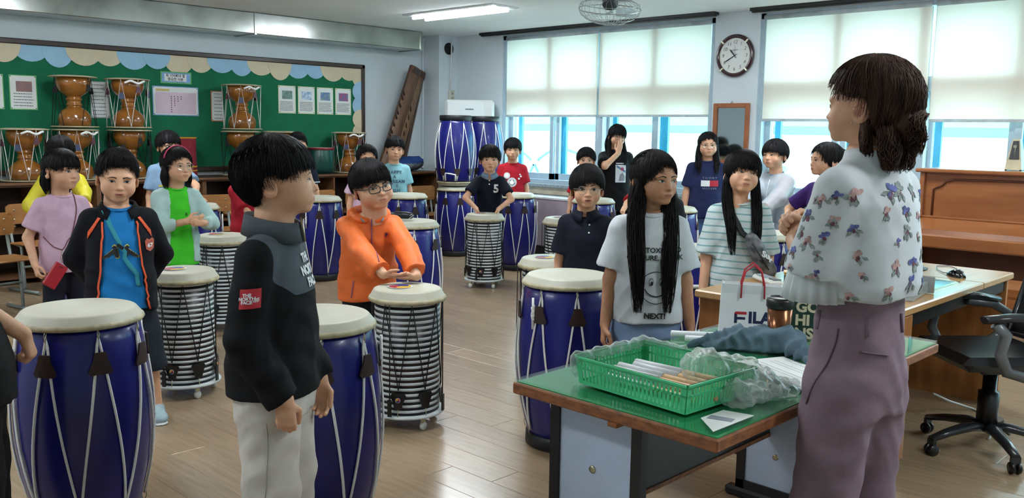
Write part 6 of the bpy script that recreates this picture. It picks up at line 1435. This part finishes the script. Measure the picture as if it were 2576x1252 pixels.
# green shirt girl
P = person('girl in lime green shirt and open mint cardigan with pink hairband', 2.66, 5.66, 1.284, turn=16, head=(30, 2, 0), det=1, seed=17, eyes=(.002, 0, .75), glasses=('round', '#a79f9c'),
  hair=dict(HAIRS['centre'], cut=[(0, .058), (20, .052), (40, .034), (56, .010), (70, -.03), (100, -.07), (180, -.09)], chains=[([('h', s*.068, .012, .0), ('h', s*.078, .012, -.06), ('h', s*.070, .015, -.13)], [.026, .03, .012], 110) for s in (-1, 1)]+[([('h', 0, .085, -.02), ('h', 0, .085, -.13)], [.06, .03], 100)]),
  L=dict(w=(.10, -.215, .80), pole=(.8, .5, -.6), d=(-.75, -.35, .1), t=(0, -.2, 1), curl=.75), R=dict(w=(-.005, -.215, .815), pole=(-.8, .5, -.6), d=(.85, -.3, .15), t=(0, -.3, 1), curl=.35),
  tops=[dict(name='t_shirt', c='#44c52c', hem=.40, ease=.008, sl=0), dict(name='cardigan', c='#a9c6c2', hem=.415, ease=.014, sl=1.75, open=(.040, .060), collar='none', neck=.012, amp=1.6)], bottom=dict(c='#4268a6'))
MB().tube([tuple(P['M'] @ Vector((.079*math.sin(a)*1.13, -.012, .03+.094*math.cos(a)))) for a in np.linspace(-1.35, 1.35, 18)], .007, 6, flat=.6).build('hairband', mat('pink_band', '#d4386a', rough=.5), P['t'])
stick_on(P['g'][0], TX('B', .03), .035, .66*1.284, m_bi, 'chest_lettering')
# red shirt half hidden
person('boy in red t-shirt half hidden behind the near boy, bare forearm crossing', 3.43, 6.10, 1.27, turn=25, head=(40, 0, 0), seed=19, hair='bowl', R=dict(w=(.06, -.19, .66), pole=(-.9, .3, -.3), curl=.5), L=dict(w=(.10, -.19, .66), pole=(.9, .3, -.3), curl=.5), tops=[dict(name='t_shirt', c='#a0182a', hem=.36, ease=.016, sl=.7, flare=.012)])
# navy shirt with striped sleeves
P = person('boy in navy t-shirt with white and red sleeve stripes', 4.792, 7.576, 1.363, turn=6, head=(6, -2, 0), seed=23, hair='short', eyes=(0, 0, .8), fat=.5, mouth=.2, tops=[dict(name='t_shirt', m=zone_mat('navy_striped', '#131a2c', '#c9ced6'), c='', hem=.44, ease=.010, sl=.72, cm=cloth('white_neck', '#cfd4da'), zone=lambda V, H, jt: np.where(np.abs(V[:, 0]) > .09*H, .006-np.abs(np.abs(V[:, 2]-.648*H)-.011), -1))])
# orange jacket
P = person('boy in orange hooded windbreaker with black framed glasses', 2.82, 3.81, 1.259, turn=8, head=(24, 2, -11), hs=1.09, fat=1, det=2, seed=29, hair=dict(HAIRS['bowl'], top=.010), eyes=(-.002, 0, .75), glasses=('rect', '#22252b'), lean=(.0, -.12), brow=-.002,
  R=dict(ww=(2.64, 3.405, .700), pole=(-1, .1, -.2), wd=(.62, -.66, -.10), wt=(-.5, -.5, .35), curl=.22), L=dict(ww=(2.775, 3.345, .706), pole=(1, .1, -.2), wd=(-.70, .45, -.12), wt=(-.6, -.4, .2), curl=.25),
  tops=[dict(name='windbreaker', c='#ee7433', hem=.42, ease=.014, sl=1.86, collar='hood', amp=2.0, cuff=.033, mk=dict(rough=.5, spec=.4))], bottom=dict(c='#2a2e38'))
g = P['g'][0]; H = 1.262
MB().tube(front_line(g, [(0, .765*H), (0, .60*H)]), .006, 6, flat=.4).build('zip', m_pz, g['o'])
MB().tube(front_line(g, [(-.085, .51*H), (-.10, .43*H)]), .0045, 6, flat=.4).build('pocket_zip', m_pz, g['o'])
stick_on(g, rect(-.012, .012, -.012, .012, 3, 3), .075, .70*H, m_oi, 'chest_logo', off=.004); stick_on(g, TX('F', .026, bold=.0015), .075, .70*H, mat('logo_navy', '#1c2750'), 'chest_logo', off=.006)
for s in (-1, 1): MB().tube([(P['n'][0]+s*.055, P['n'][1]-.072, P['n'][2]-.012), (P['n'][0]+s*.052, P['n'][1]-.086, P['n'][2]-.020), (P['n'][0]+s*.042, P['n'][1]-.088, P['n'][2]-.030)], .0035, 6).build('toggle', mat('blue_toggle', '#5a86a8'), g['o'])
# row along the back
person('girl peeping out behind the boy in orange, pink frilled sleeves', 4.795, 6.473, 1.28, turn=8, head=(8, 0, 0), seed=31, hair=dict(HAIRS['centre'], chains=long_locks(True, .14, .026)), tops=[dict(name='blouse', c='#c9a9bd', hem=.45, ease=.012, sl=.55, flare=.03)])
P = person('boy in pale turquoise t-shirt with dark slogan lettering', 5.86, 7.43, 1.340, turn=4, head=(8, 0, 3), hs=1.10, seed=37, hair='bowl', eyes=(0, 0, .8), tops=[dict(name='t_shirt', c='#86b9c4', hem=.44, ease=.014, sl=.7)])
for i, (tx, dx) in enumerate((('HAPPY', -.006), ('A', -.006), ('DREAM', .018), ('I', .018), ('WISH', -.012))): stick_on(P['g'][0], TX(tx, .046, bold=.0012, space=1.15), dx, .725*1.343-.047*i, mat('slogan_ink', '#33566a'), 'slogan', off=.005)
P = person('boy in navy polo shirt with white number five, hands on a drum', 5.98, 6.13, 1.280, turn=0, head=(2, 0, 0), hs=1.08, seed=41, hair='bowl2', mouth=.3, R=dict(ww=(5.665, 5.975, .700), pole=(-1, .3, 0), wd=(-.2, -.3, -.4), curl=.4), L=dict(ww=(5.815, 5.84, .700), pole=(1, .3, 0), wd=(-.3, -.2, -.4), curl=.4), lean=(0, -.13),
  tops=[dict(name='polo_shirt', c='#101524', hem=.44, ease=.010, sl=.7, collar='polo', cm=cloth('blue_grey_collar', '#6f8298'))])
stick_on(P['g'][0], TX('5', .105, bold=.004), .062, .685*1.28, m_wi, 'number', off=.005)
for z_ in (.745, .72): stick_on(P['g'][0], disc(0, 0, .006, 0, 10), -.002, z_*1.28, m_wi, 'button')
P = person('boy in red t-shirt with a white smiley face print', 7.06, 6.88, 1.336, turn=-2, head=(0, 0, 0), seed=43, hair='bowl2', eyes=(0, 0, .7), tops=[dict(name='t_shirt', c='#b01c2c', hem=.44, ease=.014, sl=.72)])
g = P['g'][0]; H = 1.339
stick_on(g, disc(0, 0, .052), -.0, .645*H, m_wi, 'smiley', off=.004); stick_on(g, disc(0, .006, .036, .032, 16, PI*1.1, PI*1.9), 0, .645*H, m_bi, 'smiley_mouth', off=.007)
for s in (-1, 1): stick_on(g, disc(s*.017, .018, .005, 0, 8), 0, .645*H, m_bi, 'smiley_eye', off=.007)
for dx, dz, r in ((-.055, .072, .034), (.075, .04, .012), (.095, .065, .010), (.085, .085, .008)): stick_on(g, disc(dx, dz, r, 0, 16), 0, .645*H, m_wi, 'bubble_print', off=.004)
person('boy in red t-shirt half hidden behind the round glasses boy', 7.12, 5.89, 1.256, turn=0, head=(2, 0, 0), seed=47, hair='parted', tops=[dict(name='t_shirt', c='#b01826', hem=.44, ease=.012, sl=.72)])
# round glasses boy
P = person('boy in plain navy polo shirt with round thin glasses, mouth open', 3.78, 3.096, 1.24, turn=-8, head=(4, 0, 0), hs=1.0, det=2, seed=53, hair=dict(HAIRS['parted'], sweep=.3), eyes=(0, .0005, 1.15), glasses=('round', '#8c8478'), mouth=.55, lean=(-.01, -.03), brow=.003,
  tops=[dict(name='polo_shirt', c='#0e1422', hem=.42, ease=.014, sl=.80, flare=.012, collar='polo', vneck=.03, amp=1.4)])
for z_ in (.748, .715): stick_on(P['g'][0], disc(0, 0, .0048, 0, 10), .018, z_*1.24, m_wi, 'button', off=.004)
# girl covering her mouth
P = person('girl in black t-shirt laughing behind her hand, long dark hair', 7.47, 5.78, 1.50, turn=12, head=(20, -6, 9), seed=59, hs=1.0, hair=dict(HAIRS['fringe'], chains=long_locks(False, .30, .036)+long_locks(True, .16, .022, back=False), wave=.012), glasses=('round', '#5a5552'), eyes=(0, 0, .5), R=dict(w=(-.01, -.160, 1.205), pole=(-1, -.2, -.8), d=(.22, .10, .9), t=(-1, 0, .3), curl=.28), tops=[dict(name='t_shirt', c='#121316', hem=.40, ease=.016, sl=.75)])
g = P['g'][0]; H = 1.5
stick_on(g, rect(-.055, .055, -.09, .09, 6, 10), .03, .665*H, m_wi, 'print_panel', off=.004); stick_on(g, rect(-.045, .05, -.012, .012, 5, 2), .03, .675*H+.035, mat('print_blue', '#5d86a8'), 'print_band', off=.006, shear=-.6); stick_on(g, disc(.015, .04, .018, 0, 12), .03, .67*H, mat('print_rose', '#b04a6a'), 'print_dot', off=.007); stick_on(g, poly2([(-.03, -.075), (.03, -.075), (.035, -.03), (.01, .01), (-.02, -.01)]), .04, .665*H, m_grey, 'print_figure', off=.006)
stick_on(g, rect(-.05, .05, -.005, .005, 6, 1), .03, .665*H+.105, m_wi, 'print_line', off=.004)
# long haired girl in white
P = person('girl with waist long dark hair in white smiley slogan t-shirt', 3.06, 2.18, 1.352, turn=10, head=(38, -1, 0), hs=1.0, det=2, skin=m_skt, seed=61, hair=dict(HAIRS['centre'], inf=.010, chains=long_locks(True, .40, .036, cnt=260, spread=.072, fy=-.125), wave=.012), hc='#1a1615', eyes=(.003, .0005, .95),
  L=dict(curl=.55), R=dict(curl=.6), tops=[dict(name='t_shirt', c='#c6cdd2', hem=.475, ease=.016, sl=.78, flare=.016, amp=1.7)], bottom=dict(c='#7f98bb', len=.25, w=1.25, name='shorts', amp=1.6), shoes='#c9ced2')
g = P['g'][0]; H = 1.352
for i, (tx, dx) in enumerate((('END TOXIC BRO', 0), ('CULTURE, THANK', .0))): stick_on(g, TX(tx, .028, bold=.0007), .012+dx, .700*H-.030*i, m_bi, 'slogan', off=.005, fine=.008)
stick_on(g, disc(0, 0, .066, .0632, 40), .014, .588*H, m_bi, 'smiley_outline', off=.005); stick_on(g, disc(0, .012, .050, .0455, 24, PI*1.12, PI*1.88), .014, .588*H, m_bi, 'smiley_mouth', off=.005, fine=.006)
for s in (-1, 1): stick_on(g, [([(a*.55, b_, c) for a, b_, c in q[0]], q[1]) for q in [disc(0, 0, .016, .0135, 20)]][0], .014+s*.020, .588*H+.024, m_bi, 'smiley_eye', off=.005); stick_on(g, [([(a*.6, b_, c) for a, b_, c in q[0]], q[1]) for q in [disc(0, 0, .009, 0, 14)]][0], .017+s*.020, .588*H+.018, m_bi, 'smiley_eye', off=.006)
stick_on(g, TX('NEXT!', .031, bold=.0012), .012, .502*H, m_bi, 'slogan', off=.005, fine=.008)
# behind her
person('child in red t-shirt hidden behind the long haired girl, one arm out', 6.36, 4.56, 1.212, turn=-4, head=(0, 0, 0), seed=67, hair='bowl', R=dict(ww=(5.86, 4.50, .72), pole=(-1, .2, -.2), wd=(-.3, -.4, -.3), curl=.3), tops=[dict(name='t_shirt', c='#a81a24', hem=.44, ease=.014, sl=.8)])
person('child in black t-shirt hidden behind the long haired girl', 5.72, 3.95, 1.20, turn=0, head=(0, 0, 0), seed=71, hair='short', tops=[dict(name='t_shirt', c='#14161b', hem=.44, ease=.014, sl=.8)])
# flag logo girl
P = person('girl in navy t-shirt with white and red flag logo, round glasses', 7.22, 4.525, 1.436, turn=6, head=(6, 2, 0), hs=1.02, fat=.6, seed=73, hair=dict(HAIRS['centre'], cut=[(0, .060), (20, .056), (42, .036), (58, .0), (72, -.05), (100, -.08), (180, -.09)], chains=long_locks(True, .12, .028)+long_locks(False, .12, .03, back=False)), glasses=('round', '#9c918c'), eyes=(0, 0, .75), tops=[dict(name='t_shirt', c='#20284e', hem=.45, ease=.012, sl=.75)], bottom=dict(c='#45618a', len=.35, w=1.1, name='shorts'))
g = P['g'][0]; H = 1.435
stick_on(g, rect(-.078, 0, -.027, .027, 6, 4), .02, .675*H, m_wi, 'flag_print', off=.005); stick_on(g, rect(0, .078, -.027, .027, 6, 4), .02, .675*H, m_ri, 'flag_print', off=.005)
stick_on(g, TX('TOMMY', .026, space=1.7), .02, .675*H+.048, m_grey, 'lettering', off=.005); stick_on(g, TX('HILFIGER', .024, space=1.35), .02, .675*H-.046, m_grey, 'lettering', off=.005)
# striped shirt girl with sling bag
m_strp = mat('stripe_teal', '#6f9c9f', rough=.85, var=.05)
P = person('girl in mint striped shirt with black patterned sling bag', 4.09, 2.36, 1.338, turn=14, head=(16, 8, 7), hs=1.0, det=2, seed=79, hair=dict(HAIRS['fringe'], cut=[(0, .020), (38, .016), (54, -.012), (70, -.04), (100, -.075), (180, -.09)], chains=long_locks(True, .26, .027, cnt=150, spread=.070, fy=-.125), wave=.012), eyes=(.002, -.001, .45),
  R=dict(curl=.6), tops=[dict(name='striped_shirt', m=stripe_mat('mint_striped', '#c2d0d0', '#7aa3a8', .034, .0075), c='', hem=.46, ease=.014, sl=.95, flare=.010, amp=1.5)], bottom=dict(c='#151a26'))
g = P['g'][0]; H = 1.338
MB().tube(drape(g, [(-.055, .03, .80*H), (-.062, -.08, .775*H), (-.01, -.14, .70*H), (.05, -.14, .66*H)], .006), .016, 8, flat=.3).build('bag_strap', mat('strap_black', '#111216', rough=.6), P['t'])
v, q = solid([(rc((.035, -.135, .675*H), (.125, -.120, .555*H), .034, .046), 0), (rc((.06, -.150, .645*H), (.11, -.140, .575*H), .03, .036), .02)], .006); v = wrinkle(v, vnorm(v, q), .003, 4, 2.7, 'b')
sb_ = link('sling_bag', np_mesh('sling_bag', v, q, mat('bag_marble', '#08090d', rough=.45, var=.3, vs=26, c2='#7d8288', det=8)), P['t']); GB_ = dict(o=sb_, tree=tree_of(sb_))
stick_on(GB_, TX('Sup', .04, bold=.002, shear=.1), .105, .615*H, m_wi, 'bag_lettering', off=.006, shear=-.5)
MB().tube([(.03, -.172, .66*H), (.07, -.186, .615*H), (.115, -.182, .565*H)], .003, 6).build('bag_zip', m_bi, sb_)
# raincoat boy
m_rain = mat('raincoat_film', '#c9d3da', rough=.35, alpha=.62, var=.05, bump=.1, bs=40)
P = person('boy in see-through hooded raincoat over a pink and blue shirt', 6.724, 3.568, 1.378, turn=-26, head=(-32, 4, -3), hs=1.05, seed=83, hair='bowl2', eyes=(-.003, 0, .7), R=dict(ww=(6.32, 3.60, .84), pole=(-.7, .6, -.6), wd=(-.5, -.2, -.2), curl=.4), L=dict(ww=(6.34, 3.45, .84), pole=(.7, .6, -.6), wd=(-.5, .1, -.2), curl=.4),
  tops=[dict(name='sweatshirt', c='#5b7da6', hem=.45, ease=.008, sl=1.7, mats=[cloth('pink_sleeve', '#b97d84')], matf=lambda C, H, jt: (np.abs(C[:, 0]+.3*(C[:, 2]-.65*H)) > .075*H).astype(int)), dict(name='raincoat', m=m_rain, hem=.38, ease=.030, sl=2.0, collar='hood', amp=2, c='#ffffff')])
MB().tube(front_line(P['g'][1], [(0, .77*1.378), (0, .42*1.378)]), .006, 6, flat=.4).build('zip', m_wi, P['g'][1]['o'])
# purple shirt
person('child in purple t-shirt mostly hidden behind the teacher', 6.03, 2.80, 1.373, turn=-38, head=(-62, 2, 0), seed=89, hair=dict(HAIRS['centre'], blobs=[((0, .11, .05), (.03, .03, .03))]), hc='#1d1a1c', R=dict(w=(-.17, -.20, .80), pole=(-.9, .3, -.2)), tops=[dict(name='t_shirt', c='#351c5e', hem=.44, ease=.014, sl=.8)])
# the teacher
m_bl = cloth('blouse', '#c9d0d4', rough=.7, var=.03, bump=.05)
TE = person('woman teacher in white floral blouse and mauve trousers, hair in a low bun', 2.33, .97, 1.605, turn=-122, head=(-112, 3, 0), hs=.93, det=2, skin=m_ska, hc='#4a3429', seed=97, adult=True, eyes=(0, 0, .8),
  hair=dict(shell=.42, cut=[(0, .078), (25, .074), (45, .056), (60, .030), (70, .024), (82, .032), (96, .024), (106, -.03), (130, -.085), (180, -.095)], inf=.018, top=.020, back=.016, puff=.012, jag=.003, blobs=[((0, .118, -.035), (.046, .036, .042)), ((.01, .132, -.045), (.030, .030, .032))],
    chains=[([('h', s*.050, .085, -.05), ('h', s*.060, .10, -.10), ('h', s*.050, .105, -.155)], [.030, .030, .012], 260) for s in (-1, 0, 1)]+[([('h', .0, .135, -.02), ('h', .02, .148, -.06), ('h', .0, .14, -.11)], [.024, .026, .014], 260), ([('h', .062, .03, -.03), ('h', .066, .04, -.09), ('h', .058, .05, -.14)], [.014, .018, .006], 60), ([('h', -.04, .125, -.015), ('h', 0, .155, .0), ('h', .042, .135, -.03), ('h', .02, .150, -.075), ('h', -.03, .14, -.07)], [.022, .024, .024, .024, .018], 200)], wave=.016),
  L=dict(w=(.015, -.205, 1.13), pole=(.5, .5, -1), d=(-.45, -.5, .5), t=(-.3, 0, .9), curl=.8), R=dict(w=(-.065, -.21, 1.125), pole=(-.35, .5, -1), d=(.5, -.4, .5), t=(.4, 0, .9), curl=.8),
  tops=[dict(name='blouse', m=m_bl, c='#ffffff', hem=.628, ease=.012, sl=.84, flare=.022, k=.006, collar='band', amp=2.0, cuff=.046)], bottom=dict(c='#85707c', w=1.16, wide=True, amp=1.3), shoes='#2a2226')
g = TE['g'][0]; H = 1.605; jt = TE['jt']
cf = MB(); V = []; n = 48; E_ = jt['L'][1]; W_ = jt['L'][2]
for k, (u, r, dz) in enumerate(((-.08, .062, .085), (-.04, .068, .055), (.0, .076, .01), (.02, .082, -.03))):
    for i in range(n): a = 2*PI*i/n; rr = r+.005*math.sin(a*16)*(k > 0); V.append(tuple(E_.lerp(W_, u)+Vector((math.cos(a)*rr*.8, math.sin(a)*rr, dz))))
cf.put(V, [(k*n+i, k*n+(i+1) % n, k*n+n+(i+1) % n, k*n+n+i) for k in range(3) for i in range(n)], 0, True); co = cf.build('pleated_cuff', m_bl, g['o']); sd = co.modifiers.new('thick', 'SOLIDIFY'); sd.thickness = .002
rp = random.Random(5); mfl = [mat('flower_blue', '#5f6aa8', rough=.8, var=.3, vs=60), mat('flower_pink', '#bf9c98', rough=.8, var=.25, vs=60), mat('flower_leaf', '#8b9894', rough=.8, var=.2, vs=60), mat('flower_plum', '#6e4250', rough=.8, var=.2, vs=60)]
def motif(kind, s):
    out = []
    for k in range(5):
        a = k*2*PI/5*.8+rp.random(); L_ = s*(.7+.5*rp.random()); w = L_*.34; c, d_ = math.cos(a), math.sin(a)
        pts = [(0, 0), (L_*.4, w), (L_*.8, w*.8), (L_, 0), (L_*.75, -w*.8), (L_*.35, -w)]; out.append((kind if k < 4 else 3, [(x_*c-y_*d_, x_*d_+y_*c) for x_, y_ in pts]))
    for k in range(3):
        a = rp.uniform(3.4, 6); L_ = s*1.5; c, d_ = math.cos(a), math.sin(a); pts = [(s*.3, 0), (L_*.6, .12*s), (L_*.8, .32*s), (L_*1.15, 0), (L_*.8, -.28*s), (L_*.6, -.10*s)]; out.append((2, [(x_*c-y_*d_, x_*d_+y_*c) for x_, y_ in pts]))
    return out
def flower(az, x_, z_, s_):
    T = rotz(az); d = T.to_3x3() @ Vector((0, 1, 0)); m = MB()
    for kk, pts in motif(rp.choice((0, 1, 1, 2)), s_):
        V, F = poly2(pts, .012); out = []
        for a, b, c in V:
            h = g['tree'].ray_cast(T @ Vector((a+x_, -.6, c+z_)), d)
            if h[0] is None: break
            out.append(h[0]-d*.0012+(h[1] if h[1].dot(d) < 0 else -h[1])*.0006)
        if len(out) == len(V): m.put(out, F, kk, True)
    if m.v: m.build('flower_print', mfl, g['o'])
for az in np.linspace(-PI, PI, 13)[:-1]:
    for z_ in np.arange(.635*H, .80*H, .062):
        a_ = az+rp.uniform(-.16, .16); zz = z_+rp.uniform(-.018, .018)+(.03 if int(az*3) % 2 else 0)
        if math.cos(a_) > .75: continue
        flower(a_, 0, zz, rp.uniform(.009, .022))
S_, E_ = jt['L'][0], jt['L'][1]
for u in np.linspace(.05, .95, 6):
    for dy in (-.03, .035):
        c_ = S_.lerp(E_, u)+Vector((0, dy+rp.uniform(-.01, .01), rp.uniform(-.01, .01)))
        flower(PI/2, c_.y, c_.z, rp.uniform(.009, .016))
jp = tree_of(TE['bottom'])
def on_trs(o, d): h = jp.ray_cast(Vector(o), Vector(d)); return tuple(h[0]+h[1]*.0015) if h[0] is not None else None
pk = [p for p in (on_trs((.4, -.03-.06*(k/9)**1.5+.05, .93-.21*k/9), (-1, 0, 0)) for k in range(10)) if p]; MB().tube(pk, .0026, 5).build('pocket_seam', mat('mauve_seam', '#5d4c57'), TE['bottom'])
pk = [p for p in (on_trs((.035+.006*k, .4, .865+.001*k), (0, -1, 0)) for k in range(12)) if p]; MB().tube(pk, .003, 5).build('back_pocket', mat('mauve_seam', '#5d4c57'), TE['bottom'])
for a_ in (2.3, 3.5, 1.2):
    pk = [p for p in (on_trs((math.sin(a_)*.4, -math.cos(a_)*.4, z_), (-math.sin(a_), math.cos(a_), 0)) for z_ in np.linspace(.915, .965, 4)) if p]; MB().tube(pk, .006, 6, flat=.5).build('belt_loop', _m['cloth_bottom_85707c'], TE['bottom'])
er = TE['M'] @ Vector((.0815, .004, -.040)); MB().lathe([(0, .003), (.003, 0), (0, -.003)], 10, c=tuple(er)).build('earring', m_jing, TE['t'])
# ------------------------------------------------------------------ soft things
v, q = solid([(rc((2.60, 1.60, DZ+.02), (2.68, 1.52, DZ+.03), .026, .035), 0), (rc((2.68, 1.52, DZ+.03), (2.74, 1.38, DZ+.045), .04, .05), .03), (rc((2.74, 1.38, DZ+.04), (2.66, 1.27, DZ+.02), .045, .022), .03), (rc((2.56, 1.63, DZ+.012), (2.63, 1.56, DZ+.02), .018, .026), .02)], .006, clip=lambda X, Y, Z: DZ+.0015-Z+0*X)
n_ = vnorm(v, q); x_, y_, z_ = v.T; v = v+n_*(.010*(1-2*np.abs(np.sin(x_*26+y_*34+1.5*np.sin(y_*22+z_*30))))+.004*(1-2*np.abs(np.sin(x_*48-y_*40+1.5*np.sin(x_*25+z_*30)))))[:, None]; v[:, 2] = np.maximum(v[:, 2], DZ+.001)
t = thing('scarf', 'crumpled slate grey cloth heaped on the green desk', 'cloth', (0, 0, 0)); link('fabric', np_mesh('scarf', v, q, cloth('slate', '#5d7280')), t)
m_film = film_mat('plastic_film', .24, .7, '#d3dedb')
t = thing('plastic_bag', 'crumpled clear plastic bag lining and spilling out of the green basket', 'bag', (0, 0, 0))
def crumple(name, prims, h, amp, seed):
    v, q = solid(prims, h, clip=lambda X, Y, Z: DZ+.002-Z+0*X); n_ = vnorm(v, q); x_, y_, z_ = v.T
    v = v+n_*(amp*np.sin(x_*70+seed+3*np.sin(y_*50+z_*40))*np.sin(y_*60-z_*80+seed)+amp*.6*np.sin(x_*140-y_*120+z_*100+seed*3))[:, None]; v[:, 2] = np.maximum(v[:, 2], DZ+.001); link(name, np_mesh(name, v, q, m_film), t)
Bk = lambda u, w, z: tuple(Vector((cc.x, cc.y, DZ+z))+rotz(ang).to_3x3() @ Vector((u, w, 0)))
crumple('bag_heap', [(ell(Bk(.12, .04, .085), (.07, .075, .05)), 0), (ell(Bk(.17, .12, .06), (.06, .08, .05)), .03), (rc(Bk(.19, .12, .04), Bk(.27, .24, .015), .055, .02), .04)], .008, .0045, 1)
crumple('bag_spill', [(rc(Bk(.22, .04, .03), Bk(.25, .24, .012), .045, .012), 0), (rc(Bk(.16, .16, .03), Bk(.22, .34, .012), .04, .010), .03)], .008, .004, 2)
crumple('bag_edge', [(rc(Bk(-.195, -.145, .078), Bk(-.20, .145, .082), .016, .016), 0), (rc(Bk(-.205, -.145, .07), Bk(-.215, -.13, .02), .018, .010), .02), (rc(Bk(-.19, .15, .085), Bk(-.05, .155, .088), .013, .008), .02)], .007, .003, 3)
v, q = solid([(ell((7.15, 8.78, .99), (.19, .15, .09)), 0), (ell((7.05, 8.74, .97), (.12, .13, .07)), .04), (ell((7.22, 8.74, 1.02), (.12, .1, .06)), .03)], .012, clip=lambda X, Y, Z: .904-Z+0*X); v = wrinkle(v, vnorm(v, q), .012, 5, 5, 'b'); v[:, 2] = np.maximum(v[:, 2], .904)
t = thing('cloth_bundle', 'blue cloth bundle in crinkled clear plastic on the shelf end', 'bundle', (0, 0, 0)); link('cloth', np_mesh('cloth', v, q, [cloth('royal_blue', '#223f78'), mat('grey_film', '#6c747c', rough=.25, bump=.5, bs=50)], (v[q].mean(1)[:, 2] < 1.0).astype(int)), t)
